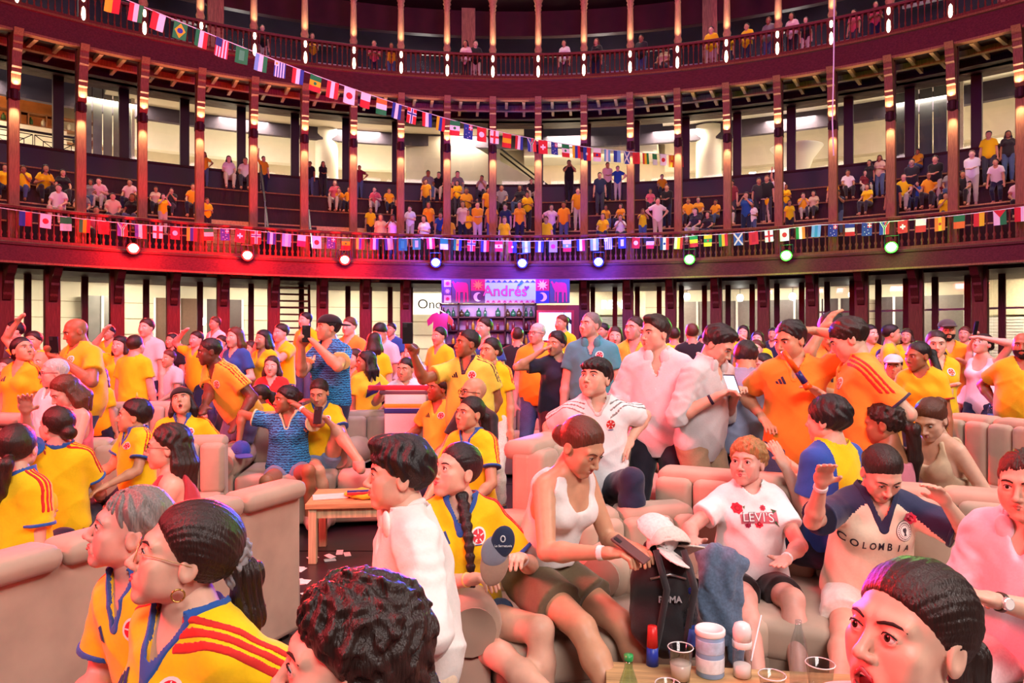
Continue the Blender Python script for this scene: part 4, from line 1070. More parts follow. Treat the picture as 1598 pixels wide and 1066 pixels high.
# ------------------------------------------------------------------ the people, nearest first (head pixel, distance, facing)
NFZ = -0.1
def wavy(c1, c2):
    m = bpy.data.materials.new('fabric_wave_print'); m.use_nodes = True; nt = m.node_tree; b = nt.nodes['Principled BSDF']; b.inputs['Roughness'].default_value = .8
    tc = nt.nodes.new('ShaderNodeTexCoord'); w = nt.nodes.new('ShaderNodeTexWave'); w.bands_direction = 'Z'; w.inputs['Scale'].default_value = 14; w.inputs['Distortion'].default_value = 5; w.inputs['Detail'].default_value = 1.5; w.inputs['Detail Scale'].default_value = 3
    r = nt.nodes.new('ShaderNodeValToRGB'); r.color_ramp.elements[0].color = (*lin(c1), 1); r.color_ramp.elements[1].color = (*lin(c2), 1); r.color_ramp.elements[0].position = .3; r.color_ramp.elements[1].position = .6
    nt.links.new(tc.outputs['Object'], w.inputs['Vector']); nt.links.new(w.outputs['Fac'], r.inputs[0]); nt.links.new(r.outputs[0], b.inputs['Base Color']); return m
WAVY = wavy('12406e', '2f98d8')
ROSE = lambda x, y, r, c: [(c, [(x + r * (1 if q % 2 else .8) * math.cos(PI * q / 7), y + r * (1 if q % 2 else .8) * math.sin(PI * q / 7)) for q in range(14)], 0), ('8a1020', circle(x, y, r * .5, 8), 1), (c, circle(x + r * .1, y, r * .25, 6), 2)]
LEVIS = (('flower_print', ROSE(-1.05, .45, .34, 'd82038') + ROSE(.15, -.42, .26, 'e02848') + ROSE(-.5, -.48, .2, 'a02858') + ROSE(.45, .5, .18, 'c83050') + [('b86a78', [(-.95, .12), (1.2, .3), (1.25, -.35), (-.9, -.42)], 0), ('3a5a3a', [(.9, .45), (1.25, .35), (1.0, .2)], 1), ('3a5a3a', [(1.0, -.3), (1.35, -.6), (1.1, -.2)], 1), ('4a6a40', [(-.75, .55), (-.6, .62), (-.66, .42)], 1)], (0, -.03), .085),
         ('lettering', [('3a2a30', text_mesh("LEVI'S", .76, 0, True), 3), ('faf4f4', text_mesh("LEVI'S", .74, 0, False), 5)], (-.008, -.034), .085))
def arc_word(word, col, w, drop):
    out = []
    for i, ch in enumerate(word):
        bm = text_mesh(ch, 1.0, 0, True); x = (i - (len(word) - 1) / 2) * w
        bmesh.ops.scale(bm, vec=(.8, 1.1, 1), verts=bm.verts[:])
        bmesh.ops.translate(bm, vec=(x, -drop * i, 0), verts=bm.verts[:]); out.append((col, bm, 0))
    return out
COLO = (('lettering', arc_word('COLOMBIA', '241a2c', .80, .045), (.032, -.075), .047),
        ('badge', [('2a2430', circle(0, 0, 1.0, 28), 0), ('fbe8e0', circle(0, 0, .93, 28), 1), ('6a4a50', circle(0, 0, .56, 20), 2), ('fbe8e0', circle(0, 0, .52, 20), 3), ('3a2c34', [(-.16, -.4), (.16, -.4), (.1, -.15), (.26, .1), (.2, .3), (-.2, .3), (-.26, .1), (-.1, -.15)], 4)] + [('4a3a44', circle(.74 * math.cos(a), .74 * math.sin(a), .07, 6), 3) for a in np.linspace(0, 2 * PI, 25)[:-1]], (-.088, -.01), .040),
        ('rose_badge', ROSE(0, 0, 1.0, 'd84868') + [('f07890', circle(-.3, .3, .2, 8), 3), ('f07890', circle(.35, -.2, .2, 8), 3)], (-.122, .036), .03))
def earring(i, r=.011, c='d8b060'):
    def f(s, root):
        c0 = s.hp(.082 * i, -.006, -.052); MB().tube([c0 + s.MH @ vec(0, r * math.sin(a), r * math.cos(a) - r) for a in np.linspace(0, 2 * PI, 15)], .0022, 6).build('earring', mat(c, .25, 0, 5, metal=.9), root, True)
    return f
def band(i, c, t=.94, w=.012, r=.031):
    def f(s, root):
        a = s.el[i] * (1 - t) + s.ha[i] * t; u = nrm(s.ha[i] - s.el[i])
        def fn(P): return np.maximum(s.arm(P, i) - .004, np.abs(half(P, a, u)) - w)
        V, F = iso(fn, *s.bbox([a], .07), max(.0028, s.d * .001)); mesh_obj('wristband', V, F, plastic(c), root, True)
    return f
def watch(i, c='e8e4e0'):
    def f(s, root):
        band(i, '3a2a22', .93, .009)(s, root)
        a = s.el[i] * .07 + s.ha[i] * .93; u = nrm(s.ha[i] - s.el[i]); n = nrm(np.array(s.R.T @ (np.array([0, 0, CAM_Z]) - s.root)) - a); n = nrm(n - u * (n @ u)); t = np.cross(u, n)
        M = np.stack([u, t, n], 1); mb = MB().lathe([(.001, .026), (.021, .026), (.021, .038), (.018, .04), (.001, .04)], 20, a, M); mb.build('watch', mat(c, .25, 0, 5, metal=.6), root)
        mb = MB().lathe([(.001, .0395), (.0165, .0395), (.0165, .0408), (.001, .0408)], 20, a, M); mb.build('watch_dial', plastic('f8f6f0'), root)
    return f
def necklace(c='d8b060'):
    def f(s, root):
        pts = [s.neck + s.MC @ vec(.068 * math.sin(a), .075 * math.cos(a) - .005, .02 - .045 * (.5 + .5 * math.cos(a))) * s.k for a in np.linspace(-2.4, 2.4, 19)]
        MB().tube(pts, .0022, 5).build('necklace', mat(c, .25, 0, 5, metal=.9), root, True)
    return f
def scrunchie(c, p, r=.03):
    def f(s, root):
        c0 = s.hp(*p)
        fn = lambda P: cap(P, c0 + vec(0, 0, r), c0 - vec(0, 0, r), r, r * .8) + .005 * np.sin(P[:, 0] * 260) * np.sin(P[:, 2] * 240 + 2 * np.sin(P[:, 1] * 200))
        V, F = iso(fn, *s.bbox([c0], r * 2.4), .0032); mesh_obj('scrunchie', V, F, fabric(c), root, True)
    return f
PEOPLE = []
def person(*a, **k): PEOPLE.append(Person(*a, **k)); return PEOPLE[-1]
# --- foreground
person(203, 826, 2.15, face=-28, hf=-62, hp=14, hr=4, pose='sit', lean=12, side=10, label='grey haired man in yellow jersey gazing up, beside woman with scrunchie', skin='pink', hair=('short', 'grey', {'vol': .009, 'tilt': .62, 'line': -.006}), top=JY(lpos=(.07, -.01)), floor=NFZ, age=1, brow='grey', smile=0, build=1.1, rh=('p', 60, 1150, -.2), lh=('p', 150, 1180, -.3), shoes=None)
person(288, 868, 1.68, face=-32, hf=-66, hp=16, pose='sit', lean=8, side=-4, fem=True, label='woman in yellow jersey with thin glasses and grey satin scrunchie', skin='fair', hair=('pony', 'dbrown', {'vol': .014, 'len': .2, 'z': .0}), top=JY(v=.11), floor=NFZ, glasses='c8a070', smile=.2, mouth=.0, extra=(earring(1, .014), earring(-1, .014), necklace('e8d0a0'), scrunchie('8a8688', (0, -.12, .0), .034)), build=1.1, rh=('p', 160, 1200, -.1), lh=('p', 330, 1240, -.1), shoes=None)
person(545, 1032, 1.15, face=-60, hf=-78, hp=4, pose='sit', fem=True, label='woman with long wavy dark hair in near profile, at the bottom edge', skin='fair', hair=('curly', 'dbrown', {'len': .3, 'vol': .024, 'flare': .06, 'tilt': .66, 'n': 9, 'fan': 1.45}), top=('tshirt', 'black'), floor=NFZ, smile=1, shoes=None, bot=('none', ''))
person(1418, 992, 1.22, face=-45, hf=-68, hp=12, pose='sit', fem=True, label='woman with open mouth and tied back brown hair, bottom right corner', skin='fair', hair=('pony', 'dbrown', {'vol': .011, 'z': -.01, 'len': .16}), top=('tshirt', 'white'), floor=NFZ, mouth=1.0, eyes=1.1, smile=0, extra=(earring(1, .004), earring(-1, .004)), shoes=None, bot=('none', ''))
person(1600, 757, 2.6, face=-55, hf=-50, hp=-2, pose='sit', lean=10, label='young man with short dark hair and wristwatch at the right edge', skin='fair', hair=('short', 'brown', {'vol': .008}), top=('shirt', 'dfe2f2', {'cuff': .06, 'lapel': 1}), floor=NFZ, lh=('p', 1525, 938, -.25), rh=('p', 1518, 925, -.05), lg='grip', extra=(watch(-1),), shoes=None, bot=('pants', 'e8dcdc'))
person(622, 742, 2.5, face=-70, hf=-78, hp=4, pose='sit', lean=6, label='young man in loose white shirt with dark tousled hair, facing the screen', skin='fair', hair=('short', 'black', {'vol': .02, 'top': 1.05, 'tilt': .55, 'line': -.012, 'fringe': .8}), top=('shirt', 'f3f0ea', {'lapel': 1, 'cuff': .12, 'loose': 1.1, 'hem': -.12}), floor=NFZ, lh=('p', 615, 1060, -.12), lp=(-.25, .1, -1), rh=('p', 590, 1040, 0), smile=.7, bot=('shorts', 'cream'), shoes=None)
person(712, 735, 3.15, face=8, hf=-50, hp=14, pose='sit', lean=4, fem=True, label='girl with long braid in yellow jersey holding a cap', skin='fair', hair=('braid', 'black', {'a': (-.05, -.02, -.1), 'b': (-.03, .14, -.43), 'm': (-.02, .10, .02), 'vol': .009, 'part': .0}), top=JY(sleeve=.75, loose=1.35), floor=NFZ, lh=('p', 806, 868, -.30), rh=('p', 752, 905, -.36), lg='grip', rg='grip', rf=('p', 915, 1140, -.62), lf=('p', 850, 1160, -.35), rk=(-.5, .7, .9), lk=(-.45, .6, .7), bot=('jshorts', 'jean'), shoes='white', extra=(necklace('e8c0b0'), band(-1, 'f2f2f2', .93, .014), band(1, 'e8c070', .9, .004)))
person(908, 697, 3.1, face=44, hf=46, hp=-30, pose='sit', lean=20, fem=True, label='young woman in white cropped tank top and khaki shorts, looking down', skin='tan', hair=('bun', 'auburn', {'vol': .008, 'z': -.02}), top=('tank', 'white', {'hem': .10, 'loose': .75}), floor=NFZ, rh=('p', 968, 868, -.38), lh=('p', 1000, 862, -.20), rg='grip', lg='grip', rf=('p', 985, 1150, -.50), lf=('p', 1050, 1130, -.30), bot=('shorts', 'olive', {'flare': 3.0, 'len': .62}), smile=1, shoes='white', extra=(band(1, 'f2f2f2', .95, .012),), build=1.05)
person(1166, 722, 3.75, face=-5, hf=-38, hp=8, pose='sit', lean=-6, H=1.62, fem=True, label='elderly woman with short ginger hair in white printed t-shirt', skin='pink', hair=('short', 'ginger', {'vol': .02, 'tilt': .60, 'line': -.008, 'curl': 1}), top=('tshirt', 'f6f2f2', {'loose': 1.2, 'v': .02, 'decals': LEVIS}), floor=NFZ, rh=('p', 1075, 852, -.40), lh=('p', 1225, 884, -.45), rp=(.8, -.3, -.6), lp=(-.8, -.3, -.6), rg=('flat', (0, 0, 1)), lg=('flat', (0, 0, 1)), rf=('p', 1185, 1075, -.7), lf=('p', 1250, 1080, -.7), bot=('shorts', '2c2224', {'len': .7}), age=1, shoes='beige', extra=(band(-1, 'f2f2f2', .95, .008),), build=1.05, smile=.3)
person(1376, 738, 3.3, face=-6, hf=-4, hp=-36, pose='sit', lean=14, fem=True, label='woman in cream football shirt with dark sleeves, head bowed', skin='fair', hair=('bun', 'dbrown', {'vol': .007, 'z': -.02}), top=('jersey', 'f4dcc2', {'collar': '20264a', 'cuffc': '20264a', 'yoke': '262c50', 'sleeve': .8, 'loose': 1.35, 'v': .12, 'cw': .02, 'decals': COLO}), floor=NFZ, rh=('p', 1282, 742, -.28), lh=('p', 1462, 768, -.22), rp=(.7, .1, -.9), lp=(-.9, .1, -.7), rg='relax', lg='relax', rf=('p', 1310, 1110, -.6), lf=('p', 1400, 1110, -.6), bot=('shorts', 'f4ece4', {'len': .75, 'flare': 2.5}), shoes='white', build=1.05, extra=(band(1, 'f2f2f2', .92, .01),))
# --- middle of the picture, standing group
person(1022, 521, 5.0, face=-18, hf=-58, hp=0, label='man in pale pink linen shirt and dark trousers, palm held out', skin='fair', hair=('short', 'dbrown', {'vol': .012, 'top': .9}), top=('shirt', 'f6dfe4', {'lapel': 1, 'cuff': .1, 'loose': 1.25, 'buttons': 1, 'v': .13, 'hem': -.13}), bot=('pants', '1b1c2c'), rh=('p', 985, 640, -.22), rp=(.6, -.5, -.8), rg=('flat', (-.3, .6, .7)), lh=('p', 1072, 676, -.02), lp=(-1, -.4, 0), lg='fist')
person(929, 591, 4.25, face=-2, hf=-36, hp=14, pose='sit', lean=6, label='young man in white football jersey perched on the sofa back', skin='fair', hair=('short', 'black', {'vol': .014, 'fringe': .95, 'tilt': .58}), top=('jersey', 'f4f1f2', {'collar': 'lgrey', 'stripes': 'grey', 'sw': .005, 'crest': 'c8302c', 'logo': '1a1a1c', 'v': .04, 'loose': 1.2}), rh=('p', 868, 692, -.05), rp=(.35, -1, -.2), lh=('p', 975, 690, .0), rf=('p', 920, 860, -.2), lf=('p', 985, 870, -.35), bot=('pants', '1d2444'), smile=0)
person(1121, 538, 4.75, face=38, hf=52, hp=-34, lean=8, label='man in pale grey shirt looking down at his phone', skin='fair', hair=('short', 'black', {'vol': .013, 'top': .8}), top=('shirt', 'd3d2d4', {'lapel': 1, 'cuff': -.02, 'loose': 1.15}), bot=('pants', 'a98d70'), rh=('p', 1128, 608, -.16), lh=('p', 1150, 604, -.05), rg='grip', lg='grip', extra=(band(1, '2a1c3a', .9, .01),))
person(1164, 560, 5.3, face=150, hf=160, hp=-30, lean=22, label='man in blue grey shirt bending away behind the phone user', skin='tan', hair=('short', 'black'), top=('shirt', '8f9ab8', {'cuff': .0, 'loose': 1.3}), bot=('pants', 'navy'), lh=('p', 1145, 630, -.1), rh=('p', 1190, 650, .3))
person(1233, 531, 4.65, face=-22, hf=-62, hp=-12, label='man in yellow jersey with one hand behind his head, navy shorts', skin='tan', hair=('short', 'black', {'vol': .01}), top=('jersey', 'orange', {'collar': 'orange', 'logo': '20264a'}), bot=('jeans', '3f4a70'), lh=('p', 1258, 517, .1), lp=(-.9, .5, -.3), rh=('p', 1197, 655, 0))
person(1298, 517, 5.1, face=-20, hf=-40, hp=-25, label='man in orange yellow jersey pressing a hand to his forehead', skin='tan', hair=('short', 'black', {'vol': .012}), top=('jersey', 'f6a848', {'logo': '20264a', 'decals': (('number', text_shape('1', '30264a', 1.6), (.02, -.06), .07), ('stripe_print', [('e8301c', [(-.5, -4), (.3, -4), (.3, 1.5), (-.2, 1.5)], 0)], (-.09, -.06), .05))}), rh=('p', 1293, 500, -.16), rp=(.6, .5, -1), lh=('p', 1270, 608, -.28), bot=('jeans', '3f4a70'))
person(1324, 530, 4.35, face=-105, hf=-112, hp=-24, lean=6, label='man in yellow jersey with red shoulder stripes, seen from behind', skin='fair', hair=('short', 'dbrown', {'vol': .014, 'tilt': .5, 'line': -.01}), top=('jersey', 'f5a638', {'stripes': 'red', 'cuffc': '30304a', 'sleeve': .75, 'loose': 1.3, 'crest': 'e08060'}), lh=('p', 1390, 650, .05), rh=('p', 1275, 606, .1), bot=('jeans', '3f4a70'), build=1.08)
person(1291, 656, 3.8, face=-150, hf=-138, hp=0, pose='sit', label='dark haired person clapping in yellow jersey with blue side panel', skin='fair', hair=('short', 'black', {'vol': .018, 'tilt': .45, 'line': -.03}), top=('jersey', 'yellow', {'yoke': '2550b0', 'yoke_mode': 'side'}), lh=('p', 1222, 712, .1), rh=('p', 1212, 708, .28), lg='flat', rg='flat', lp=(0, -.3, -1), floor=0, bot=('jeans', 'navy'), shoes=None)
person(1378, 662, 4.1, face=-150, hf=-128, hp=-8, pose='sit', fem=True, label='woman with dark curly ponytail seated behind the cream shirt woman', skin='brown', hair=('pony', 'dbrown', {'len': .34, 'curl': 1, 'sx': .05, 'z': -.02}), top=('tank', 'd8788c'), lh=('p', 1330, 780, .1), bot=('jeans', 'navy'), shoes=None)
person(1452, 655, 4.4, face=-72, hf=-55, hp=-28, pose='sit', lean=14, fem=True, label='woman in beige strappy top with high auburn ponytail, looking down', skin='fair', hair=('pony', 'auburn', {'len': .26, 'z': .05}), top=('strap', 'ddbf9f'), lh=('p', 1450, 770, -.15), rh=('p', 1430, 770, .1), bot=('skirt', 'ddbf9f'), shoes=None, extra=(earring(-1, .012), earring(1, .012)), smile=1)
# --- centre
person(729, 537, 6.15, face=-20, hf=-62, hp=6, label='smiling man in yellow jersey stretching an arm with a phone', skin='brown', hair=('short', 'black', {'vol': .006}), top=('jersey', 'f4dc50', {'collar': '3a2440', 'stripes': '6a2030', 'crest': 'd0283a', 'logo': '2a2a30', 'loose': 1.2}), rh=('p', 640, 545, -.3), rp=(.3, -.2, -1), rg='grip', lh=('p', 750, 680, 0), bot=('jeans', 'navy'), smile=1, build=1.1)
person(765, 548, 6.8, face=-20, hf=-40, hp=4, fem=True, label='smiling woman with dark bun behind the man with raised phone', skin='tan', hair=('bun', 'black', {'vol': .012, 'z': .0}), top=('jersey', 'yellow', {'stripes': 'red', 'crest': 'd0283a'}), bot=('jeans', 'f0e8d8'), smile=1)
person(738, 613, 5.65, face=-40, hf=-60, hp=5, pose='sit', label='bald man with black glasses and beard looking up', skin='tan', hair=('none', 'black'), top=('tshirt', '241c22'), glasses='141014', beard=1, bot=('jeans', 'navy'), smile=0, shoes=None)
person(733, 646, 5.05, face=-25, hf=-48, hp=8, pose='sit', fem=True, label='woman with sleek black ponytail in striped yellow jersey, sofa seat', skin='tan', hair=('pony', 'black', {'len': .25, 'vol': .007, 'z': .0}), top=JY(), bot=('jeans', 'jean'), smile=.8, shoes=None)
person(684, 607, 6.6, face=-25, hf=-55, hp=8, pose='sit', H=1.6, label='boy in yellow jersey leaning on the seat near the scarf', skin='brown', hair=('short', 'black', {'vol': .014, 'top': .7}), top=('jersey', 'f4d840', {'crest': 'd0283a', 'logo': '2a2a30'}), rh=('p', 632, 680, -.1), bot=('jeans', 'navy'), smile=0)
person(570, 566, 7.6, face=35, hf=-60, hp=0, fem=True, label='girl in yellow jersey and denim shorts, hand on hip', skin='brown', hair=('long', 'black', {'len': .12, 'vol': .016}), top=('jersey', 'e8cc28', {'decals': (('print', [('8a3a5a', [(-1, 0), (1, .9), (1, .4), (-1, -.5)], 0), ('3a2a6a', [(-1, -.5), (1, .4), (1, -.1), (-1, -1)], 1)], (-.02, -.06), .09),)}), bot=('jshorts', 'ljean'), lh=('p', 588, 645, -.1), lp=(-1, 0, 0))
person(633, 577, 7.2, face=0, hf=-20, hp=0, label='boy with cropped hair carrying a white striped football shirt', skin='tan', hair=('short', 'black', {'vol': .01}), top=('tshirt', 'f0e8ea'), bot=('shorts', 'e8dce0'), rh=('p', 600, 605, -.3), lh=('p', 664, 606, -.3), rg='fist', lg='fist')
person(868, 537, 7.2, face=10, hf=-40, hp=0, label='person in navy t-shirt with a hand to the mouth, bag strap', skin='tan', hair=('short', 'black', {'vol': .016}), top=('tshirt', '1d2138', {'loose': 1.3}), bot=('pants', 'maroon'), rh=('p', 852, 548, -.1), rp=(1, 0, -.3), fem=True)
person(838, 521, 8.4, face=-10, hf=-40, hp=5, label='old man with glasses in yellow shirt near the bar screen', skin='pink', hair=('short', 'white', {'vol': .004}), top=('jersey', 'gold', {'loose': 1.2}), bot=('jeans', 'jean'), glasses='2a2020', lh=('p', 845, 600, 0), age=1, build=1.15)
person(921, 508, 7.0, face=-12, hf=-50, hp=8, label='tall man in teal polo shirt looking up', skin='pink', hair=('short', 'grey', {'vol': .007}), top=('polo', '4a97a4', {'collar': '3f8090', 'crest': 'c03048', 'lapel': 1}), bot=('jeans', 'navy'), brow='brown', build=1.1)
person(990, 513, 7.6, face=-30, hf=-50, hp=5, label='man in yellow polo shirt behind the pink shirt', skin='pink', hair=('short', 'brown', {'vol': .006}), top=('polo', 'f2cc3a', {'collar': 'e8b830', 'crest': 'd08030'}), bot=('jeans', 'navy'), smile=1)
person(960, 526, 9.0, face=-10, hf=-10, fem=True, label='woman with pale scarf between teal and yellow polo shirts', skin='fair', hair=('long', 'brown', {'len': .15}), top=('tshirt', '40506a'))
# --- left side
person(327, 549, 6.6, face=-35, hf=-62, hp=-6, lean=30, label='man in yellow jersey bending over the sofa, red lit', skin='dark', hair=('short', 'black', {'vol': .005}), top=('jersey', 'f2c03a', {'stripes': 'red', 'crest': 'd86040', 'logo': '3a3a40', 'loose': 1.25}), bot=('shorts', '5a5a80'), lh=('p', 368, 665, -.25), rh=('p', 318, 640, -.35), smile=1, build=1.1)
person(512, 512, 6.9, face=-30, hf=-55, hp=6, label='man in patterned blue jersey filming with raised phone', skin='tan', hair=('short', 'black', {'cap': 'black', 'vol': .006, 'back': 1}), top=('jersey', '1f78c0', {'mat': WAVY, 'logo': 'f0e0a0', 'stripes': 'yellow', 'sw': .004, 'cuffc': 'f0d890', 'loose': 1.15}), rh=('p', 471, 532, -.35), lh=('p', 484, 528, -.35), rg='grip', lg='grip', rp=(.3, 0, -1), bot=('jeans', 'navy'), smile=1)
person(284, 627, 6.2, face=15, hf=10, hp=28, hr=-12, pose='sit', lean=-4, label='laughing person with dark cap and bandana in yellow jersey', skin='tan', hair=('long', 'black', {'cap': '1a1618', 'len': .14, 'back': 1}), top=JY(), mouth=.8, smile=1, bot=('jeans', 'navy'), lh=('p', 315, 700, -.2), shoes=None, build=1.1)
person(209, 650, 5.0, face=-35, hf=-70, hp=6, pose='sit', H=1.3, label='boy in yellow jersey grinning toward the screen', skin='tan', hair=('short', 'black', {'vol': .016}), top=JY(), smile=1, bot=('shorts', 'navy'), shoes=None, hs=1.05)
person(262, 698, 3.9, face=-70, hf=-72, hp=2, pose='sit', fem=True, label='woman with long straight dark hair and black glasses in profile', skin='fair', hair=('long', 'dbrown', {'len': .34, 'vol': .012, 'fan': 1.2, 'flare': .0}), top=('strap', 'c83a48'), glasses='181014', bot=('skirt', 'c83a48'), smile=0, shoes=None, floor=0)
person(28, 700, 3.7, face=165, hf=-165, hp=4, pose='sit', fem=True, label='woman seen from behind with long ponytail and yellow jersey', skin='fair', hair=('pony', 'dbrown', {'len': .26, 'z': -.03, 'sx': -.06}), top=JY(crest=None, logo=None, loose=1.3), rh=('p', 75, 800, .2), bot=('jeans', 'navy'), shoes=None)
person(88, 665, 4.6, face=-160, hf=-110, hp=4, pose='sit', fem=True, label='woman in yellow jersey raising her arm, hair in low bun', skin='pink', hair=('bun', 'dbrown', {'z': -.03}), top=JY(crest=None, logo=None), lh=('p', 38, 622, -.5), lp=(-.4, 0, -1), lg='spread', bot=('jeans', 'navy'), shoes=None)
person(84, 582, 6.2, face=-25, hf=-50, hp=-2, pose='sit', label='white haired man with glasses in white polo shirt', skin='pink', hair=('short', 'white', {'vol': .005}), top=('polo', 'f6f0f0', {'loose': 1.25}), glasses='2a2020', bot=('jeans', 'navy'), age=1, smile=0, build=1.15, shoes=None)
person(102, 612, 5.4, face=-30, hf=-40, hp=-28, pose='sit', fem=True, label='woman with headband and bare shoulders looking down', skin='pink', hair=('long', 'auburn', {'len': .12, 'vol': .01}), top=('strap', 'rose'), bot=('jeans', 'navy'), shoes=None)
person(118, 518, 6.9, face=-28, hf=-42, hp=-18, label='bald man in yellow jersey holding a phone level', skin='brown', hair=('none', 'black'), top=('jersey', 'f4bc10', {'crest': 'e0a060', 'loose': 1.3}), rh=('p', 78, 548, -.3), lh=('p', 92, 556, -.3), rg='grip', lg='grip', bot=('jeans', '3a3a58'), build=1.2, smile=1)
person(36, 547, 6.6, face=-10, hf=62, hp=18, fem=True, label='girl in yellow jersey with dark hair looking up right', skin='tan', hair=('bun', 'black', {'z': -.02}), top=('jersey', 'f4bc10', {'stripes': 'c05018', 'logo': '303040', 'hem': .02}), bot=('jeans', 'navy'), smile=0)
person(446, 624, 6.4, face=8, hf=-48, hp=2, pose='sit', fem=True, label='girl in blue patterned jersey and denim shorts on sofa', skin='brown', hair=('bun', 'black', {'vol': .014, 'z': .03, 'curl': 1}), top=('jersey', '2a8cc8', {'mat': WAVY, 'stripes': 'e8c860', 'sw': .005, 'collar': 'f0e0b0', 'cuffc': 'f0e0b0', 'loose': 1.25}), lh=('p', 460, 632, -.05), lp=(-.8, .2, -.8), rh=('p', 372, 703, -.1), rp=(1, 0, 0), rf=('p', 430, 815, -.25), lf=('p', 483, 806, -.25), bot=('jshorts', 'ljean'), smile=1, shoes='c0907a', extra=(band(-1, 'f2f2f2', .9, .012),))
person(498, 613, 6.6, face=8, hf=-2, hp=-18, pose='sit', fem=True, label='woman in yellow jersey looking at her phone, legs crossed', skin='tan', hair=('bun', 'dbrown', {'vol': .007, 'z': 0}), top=JY(), rh=('p', 488, 652, -.3), lh=('p', 504, 650, -.3), rg='grip', lg='grip', rf=('p', 515, 805, -.3), lf=('p', 560, 720, -.45), bot=('jshorts', 'ljean'), smile=0, shoes='c0907a')
person(404, 618, 7.2, face=-20, hf=-65, hp=0, pose='sit', H=1.3, fem=True, label='small girl in yellow jersey beside the blue jersey girl', skin='brown', hair=('pony', 'black', {'len': .1}), top=('jersey', 'yellow'), bot=('jshorts', 'jean'))
# --- right side
person(1432, 556, 6.0, face=-40, hf=-75, hp=-6, lean=10, fem=True, label='woman with very long black braid in yellow top', skin='brown', hair=('pony', 'black', {'len': .42, 'sx': -.12, 'vol': .006}), top=('tshirt', 'f0c010', {'cuffc': 'a02018'}), bot=('jeans', 'navy'))
person(1461, 537, 6.6, face=-8, hf=-25, hp=-4, fem=True, label='woman with smartwatch in yellow jersey, arms folded, hair tied', skin='fair', hair=('pony', 'dbrown', {'len': .25, 'sx': -.1, 'vol': .007}), top=('jersey', 'f4cc10', {'crest': 'c05018'}), rh=('p', 1485, 600, -.25), lh=('p', 1460, 605, -.3), bot=('jeans', 'navy'), smile=.6, extra=(band(-1, '181818', .85, .012),))
person(1478, 516, 8.4, face=-12, hf=-20, label='man with cap and moustache in yellow shirt', skin='tan', hair=('short', 'black', {'cap': '4a4844', 'vol': .004}), top=('jersey', 'f0bc10', {'crest': 'd0283a', 'stripes': 'red'}), bot=('jeans', 'navy'), beard=.4)
person(1596, 540, 6.6, face=-35, hf=-40, hp=2, label='bald bearded man in yellow jersey at the right edge', skin='brown', hair=('none', 'black'), top=('jersey', 'f0b810', {'loose': 1.3}), rh=('p', 1560, 640, .1), beard=.6, bot=('jeans', 'navy'), build=1.15)
person(1533, 538, 8.0, face=-60, hf=-70, hp=20, fem=True, label='woman in white top holding up a phone, right side', skin='fair', hair=('bun', 'dbrown', {'z': .02}), top=('tank', 'f0e8e8'), rh=('p', 1522, 522, .1), lh=('p', 1524, 526, -.15), rg='grip', lg='grip', bot=('jeans', 'navy'), smile=1)
person(1392, 522, 9.0, face=60, hf=70, label='man in yellow shirt turning right before the cream wall', skin='tan', hair=('short', 'black', {'vol': .006}), top=('jersey', 'f0c410'), bot=('jeans', 'navy'))
person(1358, 522, 9.4, face=-30, hf=20, label='short haired man in yellow behind the striped shoulder', skin='fair', hair=('short', 'black', {'vol': .01}), top=('jersey', 'e8c020'), bot=('jeans', 'navy'))
person(1394, 572, 7.4, face=-20, hf=-30, pose='sit', label='seated man with cap in white t-shirt, right tables', skin='tan', hair=('short', 'black', {'cap': 'd8d0c8'}), top=('tshirt', 'f0ecec'), bot=('jeans', 'navy'), rh=('p', 1400, 620, -.2))
person(1527, 585, 8.2, face=-40, hf=-50, pose='sit', label='seated man in white t-shirt behind the bottles', skin='tan', hair=('short', 'dbrown'), top=('tshirt', 'f4ecec'), bot=('jeans', 'navy'), lh=('p', 1500, 560, -.1))
person(1189, 572, 6.6, face=-30, hf=-62, pose='stand', H=1.5, fem=True, label='smiling woman in dark teal jersey behind the vuvuzela man', skin='pink', hair=('bun', 'black', {'z': -.02}), top=('jersey', '1d4a60', {'stripes': 'grey'}), bot=('jeans', 'navy'), smile=1)
